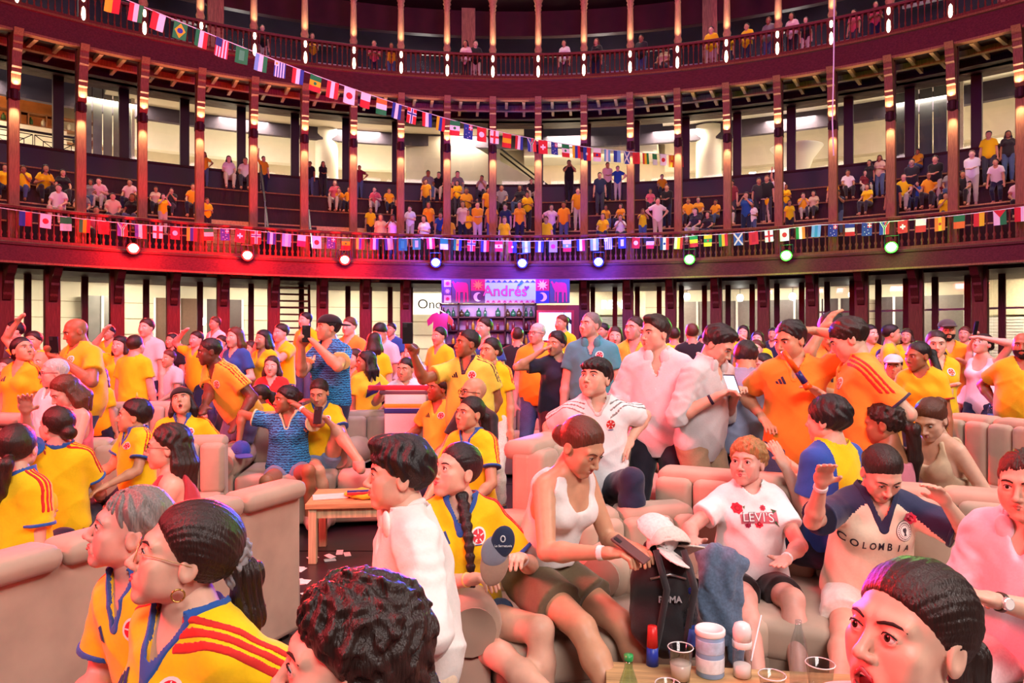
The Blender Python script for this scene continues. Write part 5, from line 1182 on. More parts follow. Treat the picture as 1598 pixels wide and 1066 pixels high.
# --- farther crowd on the arena floor: head pixel, distance, top, hair, skin, pose word
FAR = [
 (22, 517, 9.5, '3a4250', 'short', 'fair', 'watch', 'boy in dark shirt looking left near the cream wall'), (52, 533, 9, 'yellow', 'short', 'tan', 'up', 'person in cap with arm raised, far left'), (62, 565, 8.2, 'yellow', 'none', 'tan', 'watch', 'laughing bald man behind the white haired man'),
 (157, 590, 7.6, 'yellow', 'long', 'tan', 'back', 'girl with long dark curls seen from behind, left'), (187, 540, 9.0, 'yellow', 'long', 'pink', 'up', 'woman with curly red lit hair holding up a fan'), (212, 540, 8.6, 'yellow', 'short', 'pink', 'back', 'stout man in yellow jersey leaning on the table'), (228, 512, 10, 'lgrey', 'short', 'fair', 'watch', 'smiling man in pale blue shirt standing left'),
 (262, 560, 10, 'lgrey', 'short', 'tan', 'watch', 'man in patterned shirt by the red table'), (268, 532, 12, 'black', 'long', 'tan', 'watch', 'woman in black with arms folded by the pillar'), (306, 530, 11, 'yellow', 'short', 'pink', 'up', 'man in yellow with hands on his head, red lit'), (345, 535, 12, 'rose', 'short', 'tan', 'watch', 'person in rose top below the stair glass'),
 (366, 527, 9, 'blue', 'long', 'fair', 'watch', 'woman with glasses in navy jersey drinking'), (410, 530, 9.4, 'yellow', 'long', 'tan', 'watch', 'woman with sunglasses in yellow jersey, red lit'), (438, 520, 10, 'yellow', 'short', 'pink', 'phone', 'man in yellow filming with phone, red lit'), (424, 572, 8.5, 'red', 'long', 'fair', 'watch', 'woman in red top with sleek hair, centre left'),
 (545, 510, 10, 'orange', 'short', 'fair', 'watch', 'man in orange jersey behind the blue jersey man'), (593, 520, 9.5, 'pink', 'short', 'tan', 'down', 'bartender in pale pink shirt looking down'), (585, 535, 9, 'yellow', 'long', 'fair', 'back', 'woman in yellow with auburn hair bending'), (552, 560, 9, 'orange', 'long', 'fair', 'watch', 'woman with long brown hair in orange top'),
 (641, 552, 9, 'pink', 'short', 'pink', 'watch', 'person in pale hooded top near the bar front'), (685, 525, 10, 'yellow', 'short', 'tan', 'watch', 'short haired man in yellow jersey behind the bar'), (755, 512, 9, 'blue', 'short', 'fair', 'watch', 'brown haired man behind the smiling woman'), (808, 525, 10.5, 'black', 'short', 'tan', 'back', 'man in black turning toward the bar'),
 (876, 505, 11, 'yellow', 'short', 'tan', 'watch', 'person in yellow below the blue hanging shirt'), (941, 517, 12, 'navy', 'short', 'tan', 'watch', 'dark haired man far behind the teal polo'), (962, 560, 8, 'teal', 'long', 'fair', 'watch', 'woman in teal holding a drink behind the jersey boy'),
 (1052, 524, 11, 'yellow', 'short', 'tan', 'back', 'curly haired person in yellow right of the pink shirt'), (1080, 520, 10, 'black', 'short', 'tan', 'back', 'man in black jersey facing away, centre right'), (1097, 535, 12, 'lgrey', 'long', 'tan', 'watch', 'woman between the black jersey and the phone man'), (1160, 520, 12, 'yellow', 'long', 'fair', 'phone', 'woman in bright yellow holding a phone high'), (1182, 530, 11, 'yellow', 'long', 'fair', 'watch', 'blond woman in yellow under the arcade lamps'), (1180, 545, 9.5, 'white', 'short', 'fair', 'watch', 'smiling person in white and yellow under the lamps'),
 (1206, 522, 14, 'navy', 'short', 'tan', 'watch', 'man in navy far behind the yellow jersey man'), (1378, 560, 9, 'lgrey', 'long', 'fair', 'watch', 'blond person seated at the green table'), (1415, 525, 12, 'yellow', 'long', 'tan', 'watch', 'woman in yellow before the dark doors, right'), (1505, 522, 12, 'white', 'short', 'tan', 'watch', 'man in white by the tall pillar, right'), (1490, 560, 10, 'lgrey', 'long', 'tan', 'watch', 'woman seated behind the right tables'),
 (300, 545, 13, 'orange', 'long', 'tan', 'watch', 'woman in orange far behind the bending man'), (390, 545, 11, 'yellow', 'short', 'tan', 'watch', 'man in yellow below the timber stair'), (335, 505, 14, 'white', 'short', 'tan', 'watch', 'man in white in front of the bright door'), (476, 500, 12, 'yellow', 'short', 'fair', 'watch', 'man in yellow left of the phone'), (610, 515, 14, 'blue', 'short', 'tan', 'watch', 'man in blue left of the bar shelves'), (10, 575, 8.5, 'orange', 'long', 'pink', 'watch', 'woman in orange at the left edge'), (1240, 600, 8.0, 'lgrey', 'long', 'tan', 'watch', 'woman in grey hidden behind the tall jerseys'), (170, 520, 13, 'yellow', 'short', 'tan', 'watch', 'man in yellow before the grey doors'), (140, 560, 9.5, 'gold', 'long', 'tan', 'watch', 'woman in gold behind the bald phone holder'),
]
SK = ['tan', 'fair', 'brown', 'tan', 'olive']
for i, (x, y, d, c, hr_, sk, po, lab) in enumerate(FAR):
    kw = {}
    if po == 'up': kw = dict(rh=(.12, .1, 1.86 - .02 * i % .2), rp=(1, 0, 0))
    if po == 'phone': kw = dict(rh=(.03, .32, 1.5), lh=(-.05, .32, 1.48), rg='grip', lg='grip')
    if po == 'watch': kw = dict(rh=(.12, .26, 1.12), lh=(-.1, .28, 1.1)) if i % 2 else {}
    if po == 'down': kw = dict(hp=-30)
    fa = 170 if po == 'back' else (-40 if x > 500 else -15) + (i * 37 % 40) - 20
    if y > 548 and po != 'back': kw['pose'] = 'sit'; kw.pop('rh', 0); kw.pop('lh', 0)
    person(x, y, d, face=fa, label=lab, skin=sk, fem=hr_ == 'long', hair=(hr_, ('black', 'dbrown', 'brown', 'auburn')[i % 4], {'len': .14} if hr_ == 'long' else {}), top=('jersey', c), bot=('jeans', ('navy', 'jean', 'dark')[i % 3]), smile=(i % 2), shoes=None, det=max(d, 10), group='standing crowd on the arena floor' if y < 545 else 'seated crowd on the arena floor', **kw)
import time as _t; _t0 = _t.time()
for p in PEOPLE:
    _t1 = _t.time(); p.build()
    if p.sp['pose'] != 'stand' and not (.3 < p.ph < .72): print('PH %.2f H %.2f' % (p.ph, p.H), p.label)
    if p.sp['pose'] == 'stand' and (p.H > 1.95 or p.H < 1.5): print('H %.2f' % p.H, p.label)
print('people', len(PEOPLE), _t.time() - _t0)
# ------------------------------------------------------------------ spectators in the stands and on the upper gallery (alike bodies share meshes)
SK = ['tan', 'fair', 'brown', 'tan', 'olive']
TPL = {}
TP = {'t': dict(), 'h': dict(rh=(.05, .3, 1.15), lh=(-.06, .3, 1.13)), 'p': dict(rh=(.03, .3, 1.5), lh=(-.05, .3, 1.48)), 'u': dict(rh=(.25, .05, 1.98), rp=(1, 0, 0)), 'x': dict(rh=(-.1, .2, 1.15), lh=(.1, .22, 1.12)),
      'k': dict(rh=(.18, .02, 1.02), lh=(-.18, .02, 1.02), rp=(1, -.3, 0), lp=(-1, -.3, 0)),
      's': dict(pose='sit'), 'l': dict(pose='sit', lean=24, rh=(.1, .42, .68), lh=(-.1, .42, .68)), 'c': dict(pose='sit', rh=(.03, .3, 1.0), lh=(-.04, .3, .98)), 'b': dict(lean=30, face=60)}
WORD = {'t': 'standing', 'h': 'with hands together', 'p': 'standing and filming', 'u': 'with one arm up', 'x': 'with folded arms', 'k': 'with hands on hips', 's': 'sitting', 'l': 'sitting and leaning forward', 'c': 'sitting and clapping', 'b': 'bending over'}
def template(po, hr_):
    kw = dict(TP[po]); key = (po, hr_)
    hz = (1.6 if kw.get('pose') != 'sit' else 1.16)
    d = 10.0; hy = CY - (hz - CAM_Z) / d * F_PX
    if kw.get('pose') == 'sit' and po == 'l': hy = CY - (1.08 - CAM_Z) / d * F_PX
    if po == 'b': hy = CY - (1.35 - CAM_Z) / d * F_PX
    fa = kw.pop('face', 0)
    p = Person(CX, hy, d, face=fa, hf=fa, H=1.70, label='x', fem=hr_ == 'long', hair=(hr_, 'black', {'len': .2} if hr_ == 'long' else {}), top=('tshirt', 'yellow', {'loose': 1.15}), bot=('jeans', 'navy'), shoes=None, det=12.5, **kw)
    p.d = 20; r = p.build(); TPL[key] = [r, p, False]; return TPL[key]
GAL = """8,262,yellow,s,long;37,264,yellow,c,short;68,265,yellow,l,long;98,270,black,s,long;92,294,white,s,short;142,290,grey,s,long;158,285,pink,l,short;203,285,pink,s,short;176,307,beige,s,short;207,308,black,s,long;243,298,beige,s,long;254,310,yellow,p,long;268,298,dark,c,short;302,292,gold,s,short;323,315,yellow,h,short;128,302,grey,s,short;150,322,rose,s,short;319,243,gold,k,long;357,246,white,s,long;383,250,white,s,short;411,248,gold,u,short;484,256,black,t,short;504,256,black,x,long;523,286,rose,s,long;531,300,gold,l,short;561,262,maroon,k,short;545,296,gold,s,short;587,298,rose,l,short;607,298,gold,s,short;618,318,black,b,short;578,328,yellow,t,short;594,336,beige,t,long;613,340,white,p,long;640,326,white,h,short;662,340,white,h,long;668,263,grey,s,short;685,273,black,s,short;714,266,grey,s,short;665,284,gold,t,short;702,292,gold,t,short;714,286,yellow,h,long;728,298,gold,h,short;752,278,white,c,short;762,294,gold,t,short;669,320,gold,t,long;694,320,black,s,long;722,318,pink,t,long;687,338,blue,b,short;730,332,yellow,h,short;745,320,gold,x,short;767,320,gold,t,short;789,323,navy,t,short;787,340,yellow,t,long;811,320,gold,t,long;823,304,yellow,h,short;783,288,grey,s,short;812,290,dark,s,long;829,283,dark,s,short;860,324,pink,k,long;880,320,gold,t,short;888,253,black,p,short;902,298,gold,t,short;936,274,navy,t,short;948,258,pink,x,short;964,263,royal,k,short;969,322,gold,s,long;945,324,gold,s,long;941,338,yellow,s,long;968,340,white,c,long;1003,330,yellow,p,long;1026,313,white,k,short;1015,303,rose,s,long;1033,276,gold,s,short;1041,293,black,x,short;1063,322,gold,s,short;1074,314,gold,s,short;1086,330,dark,s,long;1105,335,dark,s,long;1117,316,gold,s,short;1138,300,white,t,short;1138,317,yellow,c,short;1142,286,maroon,t,short;1165,304,blue,p,long;1174,320,white,h,long;1197,296,yellow,x,short;1184,283,dark,t,short;1197,279,black,t,short;1216,279,white,u,short;1226,292,yellow,h,long;1232,317,yellow,t,long;1253,310,gold,c,short;1300,284,gold,t,short;1308,302,navy,p,short;1323,270,white,s,short;1350,270,maroon,s,long;1357,254,dark,t,long;1373,247,beige,h,long;1354,292,yellow,s,long;1394,284,navy,t,short;1411,275,yellow,s,short;1423,254,dark,x,short;1433,237,gold,s,short;1431,287,blue,c,short;1451,274,gold,s,short;1460,248,black,x,short;1464,289,maroon,s,long;1475,306,yellow,c,long;1503,272,black,s,short;1517,237,white,x,short;1543,208,yellow,t,short;1556,256,white,b,short;1573,210,dark,t,long;1590,280,pink,s,short;1270,302,beige,s,long;1090,312,gold,s,long;852,340,yellow,t,short;700,338,gold,t,short;1484,262,grey,s,long"""
UPG = """409,44,dark,t,short;487,57,gold,h,short;584,68,rose,h,short;611,72,gold,t,long;727,68,pink,h,long;742,62,black,h,short;881,57,white,t,long;931,58,black,t,long;1001,50,dark,x,short;1036,72,beige,s,long;1110,47,yellow,t,short;1137,56,yellow,t,short;1166,42,yellow,h,short;1200,32,grey,t,short;1236,22,pink,h,long;1258,32,dark,t,long;1333,20,rose,t,short;1366,8,rose,h,long"""
ORD = ['first', 'second', 'third', 'fourth', 'fifth', 'sixth', 'seventh', 'eighth', 'ninth', 'tenth', 'eleventh', 'twelfth', 'thirteenth', 'fourteenth', 'fifteenth', 'sixteenth', 'seventeenth', 'eighteenth', 'nineteenth', 'twentieth', 'twenty-first']
COLX = [22, 125, 221, 308, 394, 475, 551, 627, 700, 771, 843, 914, 987, 1060, 1137, 1217, 1299, 1391, 1485, 1589]
CWORD = {'gold': 'amber', 'lgrey': 'pale grey', 'rose': 'rose', 'royal': 'cobalt', 'dark': 'charcoal'}
def spectator(x, y, c, po, hr_, rows, where, grp, idx, cnt):
    key = (po, hr_); T = TPL.get(key) or template(po, hr_)
    r0, p0, used = T; hz = p0.head[2]
    best = None
    for r, z in rows:
        t = th_of(x, r); Z = RC + r * math.cos(t); need = CAM_Z + (CY - y) / F_PX * Z
        e = abs(need - z - hz)
        if best is None or e < best[0]: best = (e, t, r, z, need)
    e, t, r, z, need = best
    if not used: o = r0; T[2] = True
    else: o = copy_tree(r0)
    seat = TP[po].get('pose') == 'sit'
    k = min(max((need - z) / hz, .86), 1.12)
    o.location = RP(t, r, z); o.scale = (k, k, k)
    yaw = -t + random.uniform(-.45, .35) * (0 if po == 'b' else 1)
    o.rotation_euler = (0, 0, PI + yaw)
    sk = SK[(idx * 7) % 5]; hc = ('black', 'dbrown', 'black', 'brown', 'black', 'auburn')[idx % 6]
    mm = {'body': mat(SKIN[sk], .42, .05, 30, .03, kind='skin', spec=.35), 'hair': mat(HAIRC[hc], .42, .35, 9, .5, kind='hair', stretch=(26, 26, 2), spec=.5), 't_shirt': fabric(COLS[c]), 'trousers': fabric(('1c2340', '4a5f82', '2a2428', 'c8bca8', '3a3a44')[idx % 5])}
    for ch in o.children:
        st = ch.name.split('.')[0]
        if st in mm:
            ch.material_slots[0].link = 'OBJECT'; ch.material_slots[0].material = mm[st]
    bay = sum(1 for q in COLX if q < x); n = cnt.get((where, bay), 0); cnt[(where, bay)] = n + 1
    tag(o, 'person in %s top %s %s, %s bay from left, %s' % (CWORD.get(c, c), WORD[po], where, ORD[bay], ORD[n]), 'person', grp)
rowsS = [(22.0, 4.62)] + ROWS; cnt = {}; idx = 0
for tb, rows, where, grp in ((GAL, rowsS, 'in stands', 'spectators in the stands'), (UPG, [(22.15, 11.6)], 'upstairs', 'spectators on the upper gallery')):
    for ln in sorted(tb.replace('\n', '').split(';'), key=lambda q: float(q.split(',')[0])):
        x, y, c, po, hr_ = ln.split(','); spectator(float(x), float(y), c, po, hr_, rows, where, grp, idx, cnt); idx += 1
# ------------------------------------------------------------------ flags
def flag_parts(spec, w=.30, h=.42):
    """list of (colour, polygon, lift) in x 0..w, z 0..-h"""
    R = lambda x0, x1, z0, z1: [(x0 * w, -z1 * h), (x1 * w, -z1 * h), (x1 * w, -z0 * h), (x0 * w, -z0 * h)]
    k, a = spec[0], spec[1:]
    if k == 'v': n = len(a); return [(c, R(i / n, (i + 1) / n, 0, 1), 0) for i, c in enumerate(a)]
    if k == 'h': n = len(a); return [(c, R(0, 1, i / n, (i + 1) / n), 0) for i, c in enumerate(a)]
    bg = [(a[0], R(0, 1, 0, 1), 0)] if a else []
    C = lambda c, x, z, r, l=1, n=14: (c, [(x * w + r * w * math.cos(2 * PI * i / n), -z * h + r * w * math.sin(2 * PI * i / n)) for i in range(n)], l)
    if k == 'disc': return bg + [C(a[1], .5, .5, .28)]
    if k == 'vdisc': return flag_parts(('v',) + a[:-1]) + [C(a[-1], .5, .5, .14)]
    if k == 'hdisc': return flag_parts(('h',) + a[:-1]) + [C(a[-1], .5, .5, .14)]
    if k == 'cross': return bg + [(a[1], R(.38, .62, 0, 1), 1), (a[1], R(0, 1, .42, .58), 1)]
    if k == 'nordic': return bg + [(a[1], R(0, 1, .24, .48), 1), (a[1], R(.36, .66, 0, 1), 1), (a[2], R(0, 1, .31, .41), 2), (a[2], R(.45, .57, 0, 1), 2)]
    if k == 'swiss': return bg + [(a[1], R(.42, .58, .3, .7), 1), (a[1], R(.22, .78, .43, .57), 1)]
    if k == 'salt': return bg + [(a[1], [(0, 0), (.12 * w, 0), (w, -.9 * h), (w, -h), (.88 * w, -h), (0, -.1 * h)], 1), (a[1], [(w, 0), (w, -.1 * h), (.12 * w, -h), (0, -h), (0, -.9 * h), (.88 * w, 0)], 1)]
    if k == 'brazil': return bg + [(a[1], [(.5 * w, -.08 * h), (.9 * w, -.5 * h), (.5 * w, -.92 * h), (.1 * w, -.5 * h)], 1), C(a[2], .5, .5, .22, 2)]
    if k == 'usa': return [(('d83040', 'f4f0ee')[i % 2], R(i / 9, (i + 1) / 9, 0, 1), 0) for i in range(9)] + [('2a3a7a', R(0, .5, 0, .45), 1)]
    if k == 'greek': return [(('2f55a8', 'f4f0ee')[i % 2], R(i / 9, (i + 1) / 9, 0, 1), 0) for i in range(9)] + [('f4f0ee', R(0, .4, 0, .3), 1), C('e0b030', .2, .15, .1, 2)]
    if k == 'stars': return bg + [('d83848', R(.55, .95, .04, .38), 1), ('f4f0ee', R(.7, .8, .04, .38), 2), ('f4f0ee', R(.55, .95, .17, .25), 2)] + [C('f4f0ee', x, z, .05, 1, 6) for x, z in ((.25, .3), (.6, .55), (.3, .7), (.7, .8), (.5, .9))]
    if k == 'za': return flag_parts(('v', '2a3f9a', '2a3f9a', 'd83a30', 'd83a30')) + [('f4f0ee', [(0, 0), (.2 * w, 0), (.5 * w, -.36 * h), (.8 * w, 0), (w, 0), (.62 * w, -.5 * h), (.62 * w, -h), (.38 * w, -h), (.38 * w, -.5 * h)], 1), ('2a8a4a', [(.08 * w, 0), (.2 * w, 0), (.5 * w, -.42 * h), (.8 * w, 0), (.92 * w, 0), (.56 * w, -.48 * h), (.56 * w, -h), (.44 * w, -h), (.44 * w, -.48 * h)], 2)]
    if k == 'tri': return flag_parts(('v',) + a[1:]) + [(a[0], [(0, 0), (w, 0), (.5 * w, -.5 * h)], 1)]
    if k == 'canton': return bg + [(a[1], R(.3, .7, .2, .8), 1)]
    return bg
W_, R_, G_, B_, Y_, K_, O_, LB = 'f4f0ee', 'd82a30', '1f8a48', '2a3f9a', 'f2c418', '1a1a1c', 'f08030', '78b4e0'
FL1 = [('v', B_, R_), ('disc', W_, R_), ('h', G_, W_), ('v', G_, Y_, R_), ('disc', R_, 'b01c28'), ('za',), ('v', B_, W_, R_), ('cross', W_, R_), ('disc', R_, W_), ('v', Y_, B_, R_), ('h', G_, W_, R_), ('stars', B_), ('swiss', R_, W_), ('nordic', R_, W_, B_), ('v', B_, W_, B_), ('v', LB, W_, LB), ('h', W_, 'c82a6a'), ('disc', W_, R_), ('stars', B_), ('hdisc', G_, Y_, R_, G_), ('v', Y_, B_, R_), ('v', R_, W_, B_), ('v', B_, W_, LB), ('canton', '1f7a50', '2a9a60'), ('canton', G_, '9ac8a0'), ('v', R_, W_, R_), ('h', G_, W_), ('vdisc', G_, Y_, B_, R_), ('nordic', R_, W_, B_), ('v', B_, W_, R_), ('hdisc', R_, W_, R_, R_), ('vdisc', R_, B_, W_), ('v', LB, W_, LB), ('v', B_, W_, B_), ('disc', 'a8b0e0', 'c83a8a'), ('hdisc', 'e8e4f0', LB, R_, W_), ('v', B_, W_, R_), ('v', LB, W_, LB), ('greek',), ('canton', B_, W_), ('disc', R_, W_), ('h', K_, W_, R_), ('vdisc', B_, W_, R_, B_), ('v', W_, Y_, R_), ('h', G_, Y_, R_), ('hdisc', Y_, G_, Y_, R_), ('v', G_, Y_, R_), ('salt', '3a68c0', W_), ('canton', R_, 'c82028'), ('cross', W_, R_), ('disc', W_, R_), ('v', G_, W_, O_), ('v', LB, '3a9ac0', LB), ('stars', B_), ('h', B_, W_, R_), ('stars', B_), ('za',), ('swiss', R_, W_), ('h', W_, R_), ('vdisc', O_, Y_, O_, R_), ('h', G_, O_), ('v', R_, Y_), ('tri', R_, W_, G_), ('v', R_, W_), ('brazil', G_, Y_, B_), ('v', G_, W_, R_), ('v', R_, Y_)]
FL2 = [('v', Y_, R_), ('v', R_, W_, G_), ('v', R_, W_), ('brazil', G_, Y_, B_), ('v', G_, W_, R_), ('usa',), ('canton', G_, '4aaa70'), ('v', LB, W_, G_), ('greek',), ('v', R_, W_, B_), ('hdisc', G_, Y_, R_, G_), ('v', R_, W_, R_), ('disc', W_, R_), ('h', W_, R_), ('h', O_, W_, G_), ('v', B_, W_, B_), ('nordic', R_, W_, B_), ('v', R_, W_, B_), ('v', Y_, B_, R_), ('hdisc', G_, W_, R_, G_), ('stars', B_), ('disc', R_, W_), ('cross', W_, R_), ('h', R_, Y_, R_), ('v', R_, W_, B_), ('za',), ('swiss', R_, W_), ('stars', B_), ('hdisc', G_, W_, R_, G_), ('v', Y_, B_, R_), ('vdisc', B_, R_, W_), ('hdisc', W_, R_, W_, B_), ('v', LB, W_, LB), ('v', B_, LB), ('salt', B_, W_), ('canton', R_, 'c82028'), ('v', R_, Y_, G_), ('h', G_, W_), ('disc', W_, R_), ('vdisc', O_, Y_, O_, R_), ('v', R_, W_, R_), ('canton', R_, 'c82028'), ('v', K_, Y_, R_)]
_FM = {}
def flag_mesh(spec):
    if spec in _FM: return _FM[spec]
    V = []; F = []; fm = []; cols = []
    for c, poly, l in flag_parts(spec):
        if c not in cols: cols.append(c)
        bm = bmesh.new(); vs_ = [bm.verts.new((p[0], 0, p[1])) for p in poly]; bm.faces.new(vs_)
        for it in range(2):
            lg = [e for e in bm.edges if e.calc_length() > .11]
            if lg: bmesh.ops.subdivide_edges(bm, edges=lg, cuts=1, use_grid_fill=True)
        bm.verts.index_update()
        for sg in (-1, 1):
            b = len(V)
            for v in bm.verts: V.append((v.co.x - .15, .018 * math.sin(v.co.x * 16) * (-v.co.z / .42) + sg * (.002 + .003 * l), v.co.z))
            for f in bm.faces: F.append(tuple(q.index + b for q in f.verts)); fm.append(cols.index(c))
        bm.free()
    me = bpy.data.meshes.new('flag'); me.from_pydata(V, [], F)
    for c in cols: me.materials.append(mat(c, .7, .03, 30, kind='fabric'))
    me.polygons.foreach_set('material_index', fm); me.update(); _FM[spec] = me; return me
def bunting(label, pts, specs, start, step):
    e = empty('flag_bunting', label=label, cat='bunting'); MB().tube(pts, .011, 5).build('cord', plastic('f4f0f0'), e)
    P = [Vector(p) for p in pts]; L = [0]
    for a, b in zip(P, P[1:]): L.append(L[-1] + (b - a).length)
    for i, sp in enumerate(specs):
        s = start + step * i
        if s > L[-1]: break
        j = max(q for q in range(len(L)) if L[q] <= s); j = min(j, len(P) - 2); t = (s - L[j]) / (L[j + 1] - L[j]); p = P[j].lerp(P[j + 1], t); d = P[j + 1] - P[j]
        o = bpy.data.objects.new('flag', flag_mesh(sp)); COL.objects.link(o); o.parent = e; o.location = p
        k = random.uniform(.95, 1.08); o.scale = (k, k, k)
        o.rotation_euler = (random.uniform(-.05, .1), -math.atan2(d.z, math.hypot(d.x, d.y)) * .8 + random.uniform(-.04, .04), math.atan2(d.y, d.x) + random.uniform(-.25, .25))
pts = []
for i in range(60):
    t = -0.80 + 1.62 * i / 59; sag = .10 * math.sin(PI * ((i % 12) / 12))
    pts.append(RP(t, 20.75, 5.52 - sag + .05 * (t > .3) + .06 * max(0, t - .3)))
bunting('string of small national flags along the lower gallery rail', pts, FL1, .75, .512)
a, b = P3(150, -20, 15.8), P3(1062, 243, 27.0)
pts = [tuple(a.lerp(b, i / 24) + Vector((0, 0, -.9 * math.sin(PI * i / 24)))) for i in range(25)]
bunting('string of national flags crossing down from upper left gallery', pts, FL2, .35, .475)
# white rope hanging at the right
o = MB().tube([tuple(P3(1302, -20, 20.5)), tuple(P3(1301, 100, 20.5)), tuple(P3(1299, 190, 20.6)), tuple(P3(1301, 243, 20.7))], .018, 6).build('hanging_rope', fabric('e8e0e0')); tag(o, 'white rope hanging down before the right upper gallery', 'rope')

# ------------------------------------------------------------------ stage lights on the rail
NAMES = {'r': 'red', 'b': 'blue', 'g': 'green'}; CO = {'r': (1, .02, .02), 'b': (.05, .06, 1), 'g': (.15, 1, .12)}
for i, (px, py, c) in enumerate(((208, 388, 'r'), (386, 399, 'r'), (538, 406, 'r'), (680, 410, 'b'), (815, 411, 'b'), (934, 409, 'b'), (1076, 405, 'g'), (1227, 399, 'g'), (1391, 386, 'g'))):
    R = 20.45; t = th_of(px, R); Z = RC + R * math.cos(t); z = CAM_Z + (CY - py) / F_PX * Z
    e = empty('stage_light', RP(t, R, z), -t, label='%s stage spotlight clamped under the gallery rail, %s of three' % (NAMES[c], ('first', 'second', 'third')[i % 3] + ' from left'), cat='spotlight', group='stage spotlights on the gallery')
    til = Matrix.Rotation(math.radians(-76), 3, 'X')
    MB().lathe([(.09, .34), (.13, .3), (.15, .05), (.17, 0), (.17, -.02)], 16, (0, 0, 0), til).build('housing', BLACKM, e, smooth=True)
    MB().lathe([(.01, -.03), (.15, -.028), (.15, -.018), (.01, -.01)], 16, (0, 0, 0), til).build('lens', glow({'r': 'ffb8b0', 'b': 'b8c0ff', 'g': 'c8ffc0'}[c], 14.0), e)
    MB().tube([(.155 * math.cos(a_), -.005 + .155 * math.sin(a_) * .24, .155 * math.sin(a_) * .97) for a_ in np.linspace(0, 2 * PI, 19)], .03, 6).build('lens_rim', glow({'r': 'ff1410', 'b': '1418ff', 'g': '30ff28'}[c], 9.0), e, smooth=True)  # glowing ring imitates the coloured halo around the lens
    MB().tube([(-.2, .1, .05), (-.2, .1, .38), (.2, .1, .38), (.2, .1, .05)], .02, 6).build('yoke', BLACKM, e)
    MB().tube([(0, .1, .38), (0, .3, .38), (0, .42, .34)], .025, 6).build('clamp', BLACKM, e)
    p = RP(t, R - .35, z - .22); e_ = {'r': 17000, 'b': 7000, 'g': 1200}[c]
    light('stage_beam', 'SPOT', p, e_, CO[c], RP(t, 9.5, 0.9) if c != 'r' else (-3.2 + .9 * i, 7.5, 1.0), spot=40, blend=.6, radius=.12)
    light('stage_spill', 'POINT', RP(t, R - .3, z - .05), {'r': 420, 'b': 520, 'g': 60}[c], CO[c], radius=.12)

# ------------------------------------------------------------------ bar under the gallery
SY = 26.4
def bar_frame(px, py): return P3(px, py, SY)
c = P3(789, 454, SY); e = empty('bar_sign', (c.x, SY, c.z), label='long painted bar sign with bulls, stars, moons and pink lettering', cat='sign')
u = SY / F_PX
def rect(x0, x1, y0, y1): return [((x0 - 789) * u, (454 - y1) * u), ((x1 - 789) * u, (454 - y1) * u), ((x1 - 789) * u, (454 - y0) * u), ((x0 - 789) * u, (454 - y0) * u)]
FRS = ((0, 0, 0), (1, 0, 0), (0, 0, 1), (0, -1, 0))
def flat(nm, poly, col, l, em=0.0): MB().prism(poly, .008 * l, .008 * l + .008, FRS).build(nm, glow(col, em) if em else mat(col, .6, .03, 10), e)
MB().box((0, .06, 0), (200 * u, .1, 38 * u)).build('sign_board', mat('5a4058', .6), e)
flat('panel', rect(705, 734, 436, 473), '5e4a5a', 1); flat('panel', rect(858, 889, 436, 473), '4a5a78', 1)
flat('panel', rect(735, 757, 436, 454), 'd8285a', 1); flat('panel', rect(735, 757, 454, 473), '5a3a5a', 1)
flat('panel', rect(836, 857, 436, 454), 'd8285a', 1); flat('panel', rect(836, 857, 454, 473), '2a40c8', 1)
flat('panel', rect(757, 836, 441, 468), '9cc4f0', 1, .35)
flat('border', rect(757, 836, 436, 441), 'c8d8f0', 1); flat('border', rect(757, 836, 468, 473), 'b8a8d0', 1)
for i in range(9):
    x = 757 + 79 * (i + .5) / 9
    flat('border_motif', [((x - 789 - 4) * u, (454 - 441) * u), ((x - 789 + 4) * u, (454 - 441) * u), ((x - 789) * u, (454 - 437) * u)], '3a5a9a', 2)
    flat('border_motif', [((x - 789 - 4) * u, (454 - 472.5) * u), ((x - 789 + 4) * u, (454 - 472.5) * u), ((x - 789) * u, (454 - 468.5) * u)], 'a83060', 2)
for i in range(3):
    y = 437 + 12 * i; flat('tile', rect(693, 704, y, y + 11), 'f0c0c8' if i != 1 else '6a4a68', 1)
    cx_, cy_ = (698.5 - 789) * u, (454 - y - 5.5) * u
    flat('tile_motif', [(cx_ + .1 * (1 if q % 2 else .55) * math.cos(PI * q / 8), cy_ + .1 * (1 if q % 2 else .55) * math.sin(PI * q / 8)) for q in range(16)], 'c02848' if i != 1 else 'e0b8c8', 2)
for cx_, col in ((746, 'f09a50'), (846.5, 'f4f0f4')):
    flat('star', [((cx_ - 789) * u + u * (9 if q % 2 == 0 else 4) * math.cos(PI * q / 9), (454 - 445) * u + u * (8.6 if q % 2 == 0 else 3.6) * math.sin(PI * q / 9)) for q in range(18)], col, 2)
for cx_, sg in ((746, 1), (846.5, -1)):
    A = [(math.cos(a), math.sin(a)) for a in np.linspace(.9, 2 * PI - .9, 16)]; B = [(.62 + .85 * math.cos(a) * 1.0, .85 * math.sin(a)) for a in np.linspace(2 * PI - 1.9, 1.9, 14)]
    poly = [((cx_ - 789) * u + sg * 7 * u * x, (454 - 463.5) * u + 7 * u * y) for x, y in A + B]
    flat('moon', poly, 'f4e8f0', 2)
bull = [(-.30, .30), (-.22, .38), (-.1, .35), (.05, .36), (.25, .34), (.33, .26), (.36, .0), (.36, -.4), (.30, -.4), (.28, -.05), (.2, -.02), (.18, -.42), (.10, -.42), (.09, -.02), (-.06, -.03), (-.08, -.43), (-.16, -.43), (-.17, -.02), (-.22, -.02), (-.22, -.38), (-.28, -.38), (-.28, .02), (-.34, .12), (-.40, .2), (-.42, .3), (-.5, .36), (-.42, .42), (-.36, .36)]
